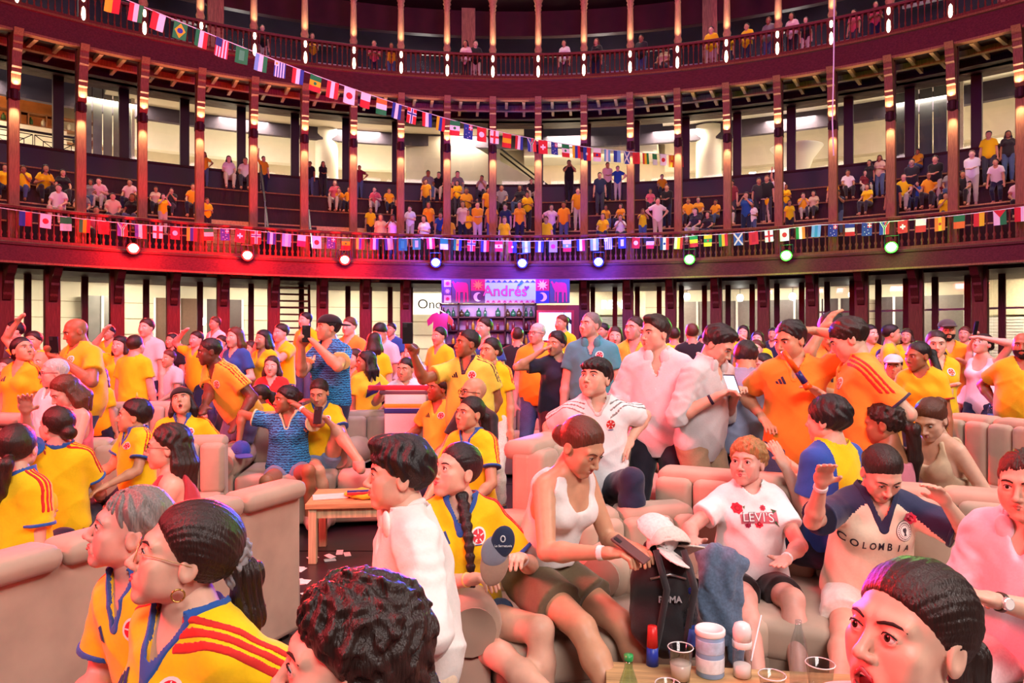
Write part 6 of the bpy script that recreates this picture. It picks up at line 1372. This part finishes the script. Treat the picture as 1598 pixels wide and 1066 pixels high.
flat('bull', [((720 - 789) * u + x * .72, (454 - 455) * u + y * .95) for x, y in bull], 'e8205a', 2); flat('bull', [((874 - 789) * u + x * .72, (454 - 455) * u + y * .95) for x, y in bull], 'd8307a', 2)
text_obj('lettering', 'Andrés', .56, ((-.02, -.02, -.02), (1, 0, 0), (0, 0, 1), (0, -1, 0)), mat('5a1a5a', .5), e, .004, True)
text_obj('lettering', 'Andrés', .56, ((-.02, -.028, -.02), (1, 0, 0), (0, 0, 1), (0, -1, 0)), mat('e8589a', .5), e, .004)
flat('leaf', [((811 - 789 + x) * u, (454 - 446 + y) * u) for x, y in ((-4, -2), (0, 0), (4, 3), (6, 6), (1, 5), (-3, 2))], '2a8a8a', 3)
flat('heart', [((822 - 789 + x) * u, (454 - 449 + y) * u) for x, y in ((0, -4), (4, 0), (3.4, 2.6), (1.5, 2.6), (0, 1), (-1.5, 2.6), (-3.4, 2.6), (-4, 0))], '8a3aa8', 3)
# back-bar shelf
def bx(e, nm, x0, x1, y0, y1, m, dep=.35, off=0.0):
    a, b = P3(x0, y1, SY), P3(x1, y0, SY); return MB().box(((a.x + b.x) / 2, SY + off + dep / 2, (a.z + b.z) / 2), (b.x - a.x, dep, b.z - a.z)).build(nm, m, e)
e = empty('back_bar_shelf', label='dark back bar shelving unit lit pink and blue', cat='shelf')
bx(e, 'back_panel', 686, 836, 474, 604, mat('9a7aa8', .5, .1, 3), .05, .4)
for x in (686, 714, 787, 816, 835): bx(e, 'upright', x, x + 2.4, 473, 604, DARK2)
for y in (474, 494, 515, 537, 560, 584): bx(e, 'shelf_board', 686, 837, y, y + 2.2, DARK2)
light('back_bar_strip', 'AREA', (P3(760, 478, SY - .5)), 60, (.75, .75, 1.0), P3(760, 540, SY + .4), 3.2, .2)
bt = [(.055, 0), (.06, .02), (.06, .2), (.05, .24), (.02, .28), (.018, .36), (.022, .37), (.02, .38)]
bt2 = [(.07, 0), (.1, .06), (.09, .2), (.03, .26), (.03, .32)]
kinds = []; n = 0
for yi, y in enumerate((494, 515, 537, 560)):
    for x in (692, 699, 707, 720, 729, 738, 747, 757, 768, 777, 792, 801, 810, 821, 829):
        if (x * 7 + y) % 5 == 0: continue
        p = P3(x, y, SY + .1); pr_ = bt if (x + yi) % 3 else bt2; c_ = ('3a2418', '8a5a20', 'c8c8d0', '204838', '601828', 'd8a840')[(x * 3 + yi) % 6]
        o = MB().lathe(pr_, 8).build('liquor_bottle', mat(c_, .15, .02, 5), smooth=True); o.location = p + Vector((0, .1, 0)); n += 1
        o.scale = (1, 1, random.uniform(.8, 1.05))
        tag(o, '%s bottle on the back bar, %s shelf from top, %s from its left end' % ({'3a2418': 'brown', '8a5a20': 'amber', 'c8c8d0': 'clear', '204838': 'green', '601828': 'red', 'd8a840': 'golden'}[c_], ('first', 'second', 'third', 'fourth')[yi], ORD[(692, 699, 707, 720, 729, 738, 747, 757, 768, 777, 792, 801, 810, 821, 829).index(x)]), 'bottle', 'bottles on the back bar')
e = empty('drinks_fridge', label='red framed glowing screen cabinet right of the bar shelves', cat='cabinet')
bx(e, 'body', 820 + 18, 904, 476, 604, mat('7a1f30', .5), .6, .1); bx(e, 'frame', 836, 896, 484, 534, mat('b0283a', .5), .08, .0)
bx(e, 'screen', 841, 891, 488, 531, glow('b8d8f0', 1.4), .04, -.03); bx(e, 'screen_band', 843, 889, 505, 513, glow('e8d0d8', 1.3), .04, -.035)
def jersey_on_hanger(px, py, w, c, c2, lab, d):
    c0 = P3(px, py, d); k = w * d / F_PX / 1.0; e = empty('hanging_jersey', c0, label=lab, cat='jersey')
    poly = [(-.28, -.5), (.28, -.5), (.26, .1), (.30, .02), (.46, -.1), (.5, .12), (.3, .36), (.12, .42), (0, .34), (-.12, .42), (-.3, .36), (-.5, .12), (-.46, -.1), (-.30, .02), (-.26, .1)]
    fn = lambda P: None
    MB().prism([(x * k, y * k) for x, y in poly], -.05, .05, FRS).build('shirt', fabric(c), e)
    MB().prism([(x * k, y * k) for x, y in ((.3, .36), (.5, .12), (.46, -.1), (.30, .02))], .05, .056, FRS).build('sleeve_panel', fabric(c2), e)
    MB().tube([(-.2 * k, 0, .38 * k), (0, 0, .5 * k), (.2 * k, 0, .38 * k)], .02, 6).build('hanger', mat('e8d0b0', .5), e)
    MB().tube([(0, 0, .5 * k), (0, 0, .62 * k), (.05 * k, 0, .68 * k)], .015, 6).build('hook', STEEL, e)
jersey_on_hanger(687, 505, 41, 'c8309a', 'e04040', 'magenta and red football shirt hanging left of the bar shelves', SY - .4)
jersey_on_hanger(880, 504, 25, '1f3a78', '24304a', 'dark blue football shirt hanging by the bar screen', SY - .5)
# bar counter with lit front
c = P3(690, 600, 11.5); e = empty('bar_counter', (c.x, 11.5, 0), label='bar counter with glowing cream front panels', cat='bar counter')
MB().box((0, .35, 1.0), (4.2, .8, .07), bev=.01).build('counter_top', mat('d8c8b8', .3), e); MB().box((0, .4, .48), (4.0, .6, .96)).build('body', DARK2, e)
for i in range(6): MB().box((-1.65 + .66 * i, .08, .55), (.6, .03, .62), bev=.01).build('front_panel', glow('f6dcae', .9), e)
for i in range(9):
    o = MB().lathe(bt, 8).build('bar_bottle', mat(('c8c8d0', '8a5a20', '3a5a40')[i % 3], .12), smooth=True); o.location = (c.x - 1.8 + .43 * i, 11.6 + .1 * (i % 3), 1.035)
    tag(o, '%s bottle on the bar counter, %s from the left' % (('clear', 'amber', 'green')[i % 3], ORD[i]), 'bottle', 'bottles on the counter')
# ------------------------------------------------------------------ sofas
VELVET = mat('b7a08c', .62, .10, 6, .06, kind='fabric'); VELVET_D = mat('a08a78', .62, .10, 6, .06, kind='fabric')
def sofa(label, x, y, face, L=1.8, back=.86, seat=.40, dep=.82, z=0.0, arms=(1, 1), chan=9, bt=.2, front=None):
    """local: seat faces -y, length along x"""
    e = empty('sofa', (x, y, z), math.radians(face), label=label, cat='sofa', group='beige channel tufted sofas')
    MB().box((0, 0, .5 * (seat - .14) + .04), (L, dep, seat - .14), bev=.02).build('base', VELVET_D, e)
    n = max(1, round(L / .8)); w = L / n
    for i in range(n): MB().box((-L / 2 + w * (i + .5), -.06, seat - .04), (w - .012, dep - .08, .18), bev=.05).build('seat_cushion', VELVET, e, True)
    MB().box((0, dep / 2 - bt / 2 + .04, back / 2 + .02), (L, bt * .62, back - .04), bev=.03).build('back_frame', VELVET, e)
    cw = L / chan
    for i in range(chan): MB().box((-L / 2 + cw * (i + .5), dep / 2 - bt * .62, (back + seat) / 2 + .02), (cw - .004, bt * .75, back - seat - .02), bev=.045).build('back_channel', VELVET, e, True)
    n2 = max(2, round(L / .45)); w2 = L / n2
    for i in range(n2): MB().box((-L / 2 + w2 * (i + .5), dep / 2 - bt * .2, back), (w2 - .004, bt * 1.05, .11), bev=.05).build('top_roll', VELVET, e, True)
    for s, on in ((-1, arms[0]), (1, arms[1])):
        if not on: continue
        xa = s * (L / 2 + .09); a = empty('arm'); a.parent = e
        MB().box((xa, 0, .29), (.17, dep, .54), bev=.02).build('arm_panel', VELVET, a)
        Rr = Matrix.Rotation(PI / 2, 3, 'X')
        MB().lathe([(.1, -dep / 2), (.135, -dep / 2 + .015), (.14, -dep / 2 + .05), (.14, dep / 2 - .05), (.12, dep / 2)], 20, (xa, 0, .58), Rr).build('arm_roll', VELVET, a, True)
        MB().lathe([(.01, 0), (.1, .002), (.1, .012), (.01, .014)], 20, (xa, -dep / 2 - .012, .58), Rr).build('arm_cap', VELVET_D, a)
    for sx in (-1, 1):
        for sy in (-1, 1): MB().box((sx * (L / 2 - .08), sy * (dep / 2 - .08), .02), (.06, .06, .06)).build('foot', BLACKM, e)
    return e
sofa('beige sofa under the braid girl and the tank top girl', .45, 3.47, 14, 1.3, .80, .44, .85, NFZ, (1, 0))
sofa('tall beige sofa end behind the tank top girl', .70, 4.3, 62, 1.5, 1.06, .5, .8, 0, (0, 0), 7)
sofa('beige sofa under the elderly woman and cream shirt woman', 1.60, 3.5, -25, 1.95, .95, .44, .9, NFZ, (1, 1), 9)
sofa('long beige sofa back turned to camera at lower left', -2.04, 3.52, -114, 1.95, .88, .45, .85, NFZ, (0, 0), 10)
sofa('beige sofa with tufted back behind the long haired woman', -3.05, 5.2, 12, 1.7, .84, .42, .85, 0, (1, 0))
sofa('beige sofa with rolled arm under the blue jersey girl', -1.62, 6.75, 8, 1.75, .90, .43, .9, 0, (1, 0), 8)
sofa('beige sofa with plain back turned, behind ponytail women', -4.5, 6.8, 168, 1.3, .95, .43, .85, 0, (0, 0), 6)
sofa('small tufted sofa below the condiment table', -4.9, 8.6, 20, 1.0, 1.0, .43, .8, 0, (0, 0), 8)
sofa('pale tufted sofa left of the boy in yellow', -4.2, 7.6, 12, 1.1, .92, .43, .8, 0, (0, 0), 7)
sofa('green lit tufted sofa behind the white jersey boy', .22, 9.0, 0, 1.3, .98, .45, .85, 0, (1, 1), 8)
sofa('beige sofa beside the boy leaning in yellow', -.95, 6.9, -10, 1.0, .74, .43, .85, 0, (1, 0), 6)
sofa('beige sofa behind the woman in strappy top', 3.75, 5.3, -70, 1.6, .98, .45, .85, 0, (0, 1), 8)
sofa('beige sofa glimpsed behind the pale shirts', 1.35, 6.2, 10, 1.5, .85, .43, .85, 0, (1, 1), 8)
# ------------------------------------------------------------------ tables and what stands on them
def table(label, x, y, w, dp, h, z=0, rot=0, top='c8a070', leg='d8bc94', cat='table', ped=False):
    e = empty('table', (x, y, z), rot, label=label, cat=cat)
    n = 4
    for i in range(n): MB().box((0, -dp / 2 + dp * (i + .5) / n, h - .02), (w, dp / n - .004, .04), bev=.004).build('plank', wood(top, .5, 3, 0), e)
    if ped:
        MB().lathe([(.22, 0), (.22, .02), (.05, .05), (.04, h - .08), (.16, h - .05), (.16, h - .04)], 14).build('pedestal', BLACKM, e)
    else:
        MB().box((0, 0, h - .08), (w - .08, dp - .08, .07)).build('apron', wood(leg, .5), e)
        for sx in (-1, 1):
            for sy in (-1, 1): MB().box((sx * (w / 2 - .05), sy * (dp / 2 - .05), (h - .04) / 2), (.06, .06, h - .04), bev=.005).build('leg', wood(leg, .5), e)
    return e
table('low pale wooden table on the dark floor, yellow shirt on top', -1.18, 5.55, .75, .55, .45, 0, .1)
table('low wooden table with bottles and formula can, near front', .80, 2.42, .95, .62, .50, NFZ, -.12)
TZ = .4
def cup_mat(): return mat('eef2f2', .06, kind='glass')
def thing1(mb, name, m, label, cat, loc, smooth=True, group=None):
    o = mb.build(name, m, None, smooth); o.location = loc; return tag(o, label, cat, group)
def onT(px, py, z=TZ):
    d = (CAM_Z - z) * F_PX / (py - CY); p = P3(px, py, d); return Vector((p.x, p.y, z))
def cup(px, py, r, h, label, z=TZ, fill=None):
    p = onT(px, py, z); e = empty('plastic_cup', p, label=label, cat='cup')
    MB().lathe([(r * .72, 0), (r * .74, .003), (r, h), (r * 1.04, h + .002), (r * 1.04, h + .006), (r * .97, h + .004), (r * .7, .006), (.001, .006)], 20).build('cup_wall', cup_mat(), e, True)
    MB().tube([(r * 1.02 * math.cos(a), r * 1.02 * math.sin(a), h + .003) for a in np.linspace(0, 2 * PI, 21)], .0022, 6).build('rim', mat('f4f4f4', .2), e, True)
    if fill: MB().lathe([(.001, .008), (r * .72, .008), (r * .86, h * .55), (.001, h * .55)], 20).build('drink', mat(fill, .2), e, True)
cup(1062, 1062, .045, .12, 'tall clear plastic cup left of the formula can', fill='e8d8c8')
cup(1280, 1085, .048, .11, 'clear plastic cup right of the glass bottle')
cup(1042, 1100, .042, .07, 'short cup with amber drink beside the bottle cap', fill='b06a30')
cup(1205, 1095, .045, .09, 'cup with dark drink and straw in front of baby bottle', fill='3a1a18')
p = onT(1108, 1052); e = empty('formula_can', p, label='blue and white baby formula can with white lid', cat='can')
MB().lathe([(.05, 0), (.052, .004), (.052, .155), (.05, .16)], 28).build('can_body', mat('8fb0d8', .35, .05, 20), e, True)
MB().lathe([(.0525, .02), (.0528, .022), (.0528, .07), (.0525, .072)], 28).build('label_band', mat('e8eef4', .4, .1, 60), e, True)
MB().lathe([(.0526, .09), (.0529, .092), (.0529, .135), (.0526, .137)], 28).build('label_band', mat('b8cce8', .4, .2, 40), e, True)
MB().lathe([(.054, .152), (.056, .155), (.056, .17), (.053, .174), (.046, .174), (.045, .170), (.001, .170)], 28).build('lid', plastic('f4f2f0'), e, True)
p = onT(1158, 1056); e = empty('baby_bottle', p, label='baby bottle with clear dome cap and milk', cat='bottle')
MB().lathe([(.028, 0), (.034, .004), (.034, .10), (.03, .115)], 20).build('bottle_wall', mat('f6f6f6', .08, kind='glass'), e, True)
MB().lathe([(.001, .003), (.031, .004), (.031, .045), (.001, .045)], 20).build('milk', mat('f8f4ee', .4), e, True)
MB().lathe([(.033, .112), (.036, .114), (.036, .135), (.034, .137)], 20).build('ring', plastic('f4f0ee'), e, True)
MB().lathe([(.034, .136), (.034, .175), (.028, .195), (.014, .203), (.001, .204)], 20).build('dome_cap', mat('f2ecec', .3, .02, 5), e, True)
def bottle(px, py, label, h=.26, r=.034, cap_c='2050c8', z=TZ, liq=None, g='e8f0f4', d=None, lab=True):
    p = onT(px, py, z) if d is None else Vector((P3(px, py, d).x, d, z)); e = empty('bottle', p, label=label, cat='bottle')
    MB().lathe([(r * .9, 0), (r, .006), (r, h * .55), (r * .85, h * .66), (r * .4, h * .84), (r * .36, h * .95)], 18).build('bottle_wall', mat(g, .06, kind='glass'), e, True)
    if liq: MB().lathe([(.001, .004), (r * .92, .006), (r * .92, h * .4), (.001, h * .4)], 18).build('drink', mat(liq, .2), e, True)
    if lab: MB().lathe([(r * .95 + .0025, h * .2), (r + .0008, h * .2), (r + .0008, h * .45), (r * .95, h * .45)], 18).build('label_band', mat('2a4a9a', .4, .1, 40), e, True)
    if cap_c: MB().lathe([(r * .42, h * .93), (r * .44, h * .94), (r * .44, h), (.001, h + .002)], 14).build('bottle_cap', plastic(cap_c), e, True)
bottle(1080, 1025, 'clear water bottle with blue cap beside the formula can', .27, .034)
bottle(1246, 1070, 'clear glass bottle without cap beside the cups', .25, .03, None, lab=False)
bottle(981, 1150, 'bottle with green cap at the bottom edge', .26, .034, '2aa050', g='d8f0d8')
o = MB().tube([onT(1172, 1040) + Vector((0, 0, .02)), onT(1188, 1010) + Vector((.0, 0, .13))], .003, 6).build('straw', plastic('e8e8ec')); tag(o, 'white straw leaning in the dark drink cup', 'straw')
# striped horn in the flag colours standing by the table
e = empty('vuvuzela', P3(1018, 1085, 2.75), label='yellow blue and red plastic horn standing beside the table', cat='horn'); e.location.z = NFZ
MB().lathe([(.05, 0), (.045, .03), (.026, .2), (.024, .5)], 16).build('yellow_tube', plastic('f2c010'), e, True); MB().lathe([(.024, .5), (.022, .57)], 16).build('blue_tube', plastic('2a40b0'), e, True); MB().lathe([(.022, .57), (.018, .65)], 16).build('red_tube', plastic('d82a28'), e, True)
# second horn carried by the man with folded hand
a, b = P3(1222, 548, 4.35), P3(1262, 606, 4.35); e = empty('vuvuzela', a, label='orange and blue striped horn held between two yellow jerseys', cat='horn'); d = b - a
MB().tube([(0, 0, 0), tuple(d * .55)], [.016, .019], 12).build('orange_tube', plastic('f0641c'), e, True); MB().tube([tuple(d * .55), tuple(d * .85)], [.019, .021], 12).build('blue_tube', plastic('26307a'), e, True); MB().tube([tuple(d * .85), tuple(d)], [.021, .026], 12).build('end_tube', plastic('f0641c'), e, True)
# ------------------------------------------------------------------ phones
def phone(px, py, d, face, label, tilt=20, on=None, case='18161a'):
    e = empty('phone', P3(px, py, d), math.radians(face), label=label, cat='phone'); e.rotation_euler = (math.radians(tilt), 0, math.radians(face))
    MB().box((0, 0, 0), (.075, .009, .155), bev=.004).build('case', plastic(case), e); MB().box((0, .0052, 0), (.068, .001, .146)).build('screen', glow(on, 1.2) if on else mat('101014', .1), e)
    MB().box((-.018, -.006, .055), (.026, .004, .028), bev=.001).build('camera_bump', plastic('2a2a30'), e)
phone(984, 857, 2.72, 60, 'phone held by the tank top girl', -60, case='6a4a4a'); phone(1142, 599, 4.55, 140, 'glowing phone of the pale grey shirt man', -40, 'c8d8f8'); phone(636, 520, 5.15, 20, 'phone at the end of the outstretched arm', 0)
phone(478, 521, 6.5, 20, 'phone raised by the blue jersey man', 0); phone(84, 538, 6.55, 10, 'phone held by the bald man in yellow', 10); phone(496, 648, 6.22, 0, 'phone of the seated woman in yellow', -20); phone(1523, 512, 7.85, 30, 'phone raised at the right side', 10)
# ------------------------------------------------------------------ hand-held cap, stacked caps, bag, denim jacket, glasses
def sdf_thing(name, fn, c, r, h, m, label, cat):
    V, F = iso(fn, np.array(c) - r, np.array(c) + r, h); o = mesh_obj(name, V - np.array(c), F, m, None, True); o.location = tuple(c); return tag(o, label, cat)
c = np.array(P3(772, 862, 2.62)); e = empty('visor_fan', c.tolist(), label='grey and tan cap with dark round patch in the braid girl hands', cat='cap')
for nm, cc, rr, off, m in (('crown', (0, 0, -.04), (.052, .03, .085), 0, fabric('b08c78')), ('side_panel', (.0, -.012, .005), (.05, .028, .06), 0, fabric('8a8c9c')), ('brim', (.03, -.022, .045), (.044, .022, .06), 0, fabric('26304e'))):
    fn = lambda P, cc=cc, rr=rr: np.maximum(ell(P, vec(*cc), np.array(Matrix.Rotation(.22, 3, 'Y')), np.array(rr)), -(ell(P, vec(cc[0], cc[1] + .03, cc[2]), I3, np.array(rr) * .9)))
    V, F = iso(fn, [-.16] * 3, [.16] * 3, .004); mesh_obj(nm, V, F, m, e, True)
MB().tube([(.031 + .008 * math.cos(a), -.0465, .062 + .011 * math.sin(a)) for a in np.linspace(0, 2 * PI, 13)], .0022, 5).build('emblem', plastic('e8e8ec'), e, True)
text_obj('lettering', 'La Serrezuela', .0115, ((.032, -.0445, .036), (1, 0, 0), (0, 0, 1), (0, -1, 0)), plastic('e8e8ec'), e, .002)
def cap_thing(px, py, d, rot, col, label, s=1.0):
    e = empty('baseball_cap', P3(px, py, d), rot, label=label, cat='cap')
    V, F = iso(lambda P: np.maximum(np.maximum(ell(P, vec(0, 0, 0), I3, [.085, .1, .095]), -P[:, 2]) + .002 * np.sin(P[:, 0] * 90), -ell(P, vec(0, 0, -.01), I3, [.078, .093, .088])), [-.12] * 3, [.12] * 3, .006); mesh_obj('crown', V, F, fabric(col, .12), e, True)
    V, F = iso(lambda P: np.maximum(ell(P, vec(0, -.11, .0), I3, [.075, .09, .05]), np.abs(P[:, 2] - .006 + 3 * P[:, 0] ** 2) - .004), [-.1, -.22, -.05], [.1, .0, .05], .005); mesh_obj('brim', V, F, fabric(col, .12), e, True)
    MB().lathe([(.001, .1), (.009, .097), (.01, .092)], 10).build('button', fabric(col), e, True)
    return e
o = cap_thing(1022, 838, 2.95, .6, 'e4e0dc', 'crumpled white cap on top of the bag'); o.rotation_euler = (.5, .3, .8)
o = cap_thing(1045, 855, 2.9, .2, 'd8cfc4', 'pale cap below the crumpled white cap'); o.rotation_euler = (.3, .5, 2.4)
o = cap_thing(376, 704, 6.3, .2, '2a40a0', 'blue cap under the hand of the blue jersey girl'); o.rotation_euler = (.2, 0, .6)
c = np.array(P3(1035, 930, 2.95)); sdf_thing('backpack', lambda P: smin(ell(P, c, I3, np.array([.14, .12, .25])), cap(P, c + vec(-.05, -.06, -.1), c + vec(.08, -.06, -.14), .09, .09), .04) + wob(P, 40, .006), c, .36, .011, fabric('1c181c'), 'black backpack on the floor between the two sofas', 'backpack')
o = bpy.data.objects['backpack']
for dx in (-.05, .06): MB().tube([(dx, -.1, .22), (dx + .03, -.16, .08), (dx, -.14, -.12), (dx - .02, -.12, -.22)], .014, 8).build('strap', fabric('2a262a'), o, True)
MB().tube([(-.07, -.09, .1), (0, -.125, .13), (.07, -.09, .1)], .006, 6).build('zip', STEEL, o, True)
text_obj('lettering', 'PUMA', .035, ((0, -.128, .03), (1, 0, 0), (0, 0, 1), (0, -1, 0)), mat('b8b4b8', .5), o, .003, True)
c = np.array(P3(1118, 925, 3.12)); DEN = fabric('5f7590', .2)
sdf_thing('denim_jacket', lambda P: np.maximum(smin(smin(cap(P, c + vec(-.03, .06, .15), c + vec(.09, .0, .13), .05, .05), ell(P, c + vec(.0, -.01, -.02), I3, np.array([.085, .055, .24])), .05), cap(P, c + vec(.06, 0, .1), c + vec(.08, -.02, -.28), .045, .035), .03) + wob(P * f32([1, 1, .35]), 60, .010) + wob(P, 110, .003), -1), c, .36, .010, DEN, 'blue denim jacket draped over the sofa arm beside elderly woman', 'jacket')
c = P3(1522, 884, 2.95); e = empty('eyeglasses', c, .5, label='black framed glasses lying on the sofa at right', cat='glasses')
for s in (-1, 1):
    MB().tube([(s * .034 + .027 * math.cos(a), .0, .02 * math.sin(a)) for a in np.linspace(0, 2 * PI, 17)], .0022, 6).build('rim', plastic('181418'), e, True)
    MB().tube([(s * .062, 0, .008), (s * .07, .06, -.01), (s * .06, .13, -.03)], .002, 6).build('temple', plastic('181418'), e, True)
MB().tube([(-.008, 0, .004), (.008, 0, .004)], .002, 6).build('bridge', plastic('181418'), e, True)
# confetti papers on the dark floor
for i, (px, py) in enumerate(((465, 886), (470, 889), (461, 888), (465, 906), (461, 908), (466, 910), (477, 908), (405, 927), (398, 925), (478, 928), (515, 874), (530, 862), (450, 910), (365, 915), (515, 868), (488, 870), (542, 865))):
    p = onT(px, py, 0.006); o = MB().box((0, 0, 0), (.085, .05, .002), rotz(i * 1.3), 0).build('paper_slip', mat('f0ecea', .7)); o.location = p; o.rotation_euler = (.06 * (i % 3), .05, 0)
    tag(o, 'small white paper slip on the dark floor', 'paper', 'paper slips scattered on the dark floor')
o = sdf_thing('folded_shirt', lambda P, c=np.array((-1.08, 5.5, .475)): np.maximum(ell(P, c, I3, np.array([.22, .14, .035])) + wob(P, 50, .008), -1), np.array((-1.08, 5.5, .475)), .3, .012, fabric('f2bc20'), 'folded yellow shirt lying on the low wooden table', 'shirt')
MB().box((-.03, -.05, .03), (.3, .03, .015), rotz(.2)).build('blue_band', fabric('2a3f9a'), o); MB().box((-.02, -.09, .022), (.3, .03, .015), rotz(.2)).build('red_band', fabric('c82a30'), o)
o = MB().box((0, 0, 0), (.26, .18, .006)).build('menu_card', mat('e8e0d8', .5)); o.location = (-1.4, 5.48, .456); o.rotation_euler = (0, 0, .3); tag(o, 'white menu card on the low wooden table', 'menu')
# striped football shirt carried by the boy
c = P3(633, 640, 6.85); e = empty('carried_shirt', c, label='white football shirt with yellow and blue chest bands held up', cat='shirt'); k = .0063
for nm, z0, z1, col, w in (('cloth', -.26, .2, 'f0eaec', .2), ('yellow_band', .02, .065, 'e8a838', .205), ('blue_band', -.035, .02, '2a3a8a', .205), ('scarf', .19, .24, 'c82a40', .36), ('fringe', .15, .19, '6a4a5a', .25)):
    MB().box((0, 0, (z0 + z1) / 2), (w * 2, .05 if nm == 'cloth' else .06, z1 - z0), bev=.012).build(nm, fabric(col), e, True)
# tables at the sides
table('dark high table with bottle and ice bucket at the right', 5.0, 7.3, 1.5, .7, .78, 0, 0, '5a3428', '2a1c1a', ped=True)
bottle(1549, 655, 'clear water bottle on the dark high table', .30, .045, '3a60b0', .78, d=7.2)
e = empty('ice_bucket', P3(1588, 640, 7.2), label='silver ice bucket on the dark high table', cat='bucket'); e.location.z = .78
MB().lathe([(.13, 0), (.14, .01), (.16, .2), (.165, .21), (.15, .2), (.13, .02)], 20).build('bucket_wall', STEEL, e, True); MB().tube([(-.16, 0, .17), (-.2, 0, .12), (-.17, 0, .08)], .01, 6).build('handle', STEEL, e, True)
table('dark bistro table behind the right tables, green bottles on top', 5.75, 9.4, 1.3, .7, .78, 0, 0, '6a3a2c', '2a1c1a', ped=True)
for i, px in enumerate((1405, 1418)): bottle(px + 105, 600, 'green bottle on the bistro table, %s of two' % ('first', 'second')[i], .28, .04, '1a5a3a', .78, g='6aa080', d=9.3)
table('red lit table with condiments at the left', -4.45, 8.5, 1.3, .7, .80, 0, 0, '7a4434', '2a1c1a', ped=True)
p = Vector((-4.35, 8.25, .8)); e = empty('mustard_bottle', p, label='yellow squeeze bottle on the red lit table', cat='bottle')
MB().lathe([(.04, 0), (.045, .01), (.045, .16), (.03, .19), (.012, .2), (.008, .25)], 14).build('bottle_wall', plastic('f2b818'), e, True); MB().lathe([(.016, .2), (.014, .22), (.006, .26)], 10).build('nozzle', plastic('f0c850'), e, True)
for i in range(4):
    e = empty('plastic_cup', (-4.8 + .17 * i, 8.3 + .08 * (i % 2), .8), label='small cup on the red lit table, %s from left' % ORD[i], cat='cup', group='cups on the red lit table')
    MB().lathe([(.03, 0), (.04, .1), (.042, .1), (.036, .098), (.026, .006)], 14).build('cup_wall', mat('f0e4e0', .3), e, True)
table('red lit table below the timber stair', -3.6, 10.5, 1.2, .7, .78, 0, 0, '7a4434', '2a1c1a', ped=True)
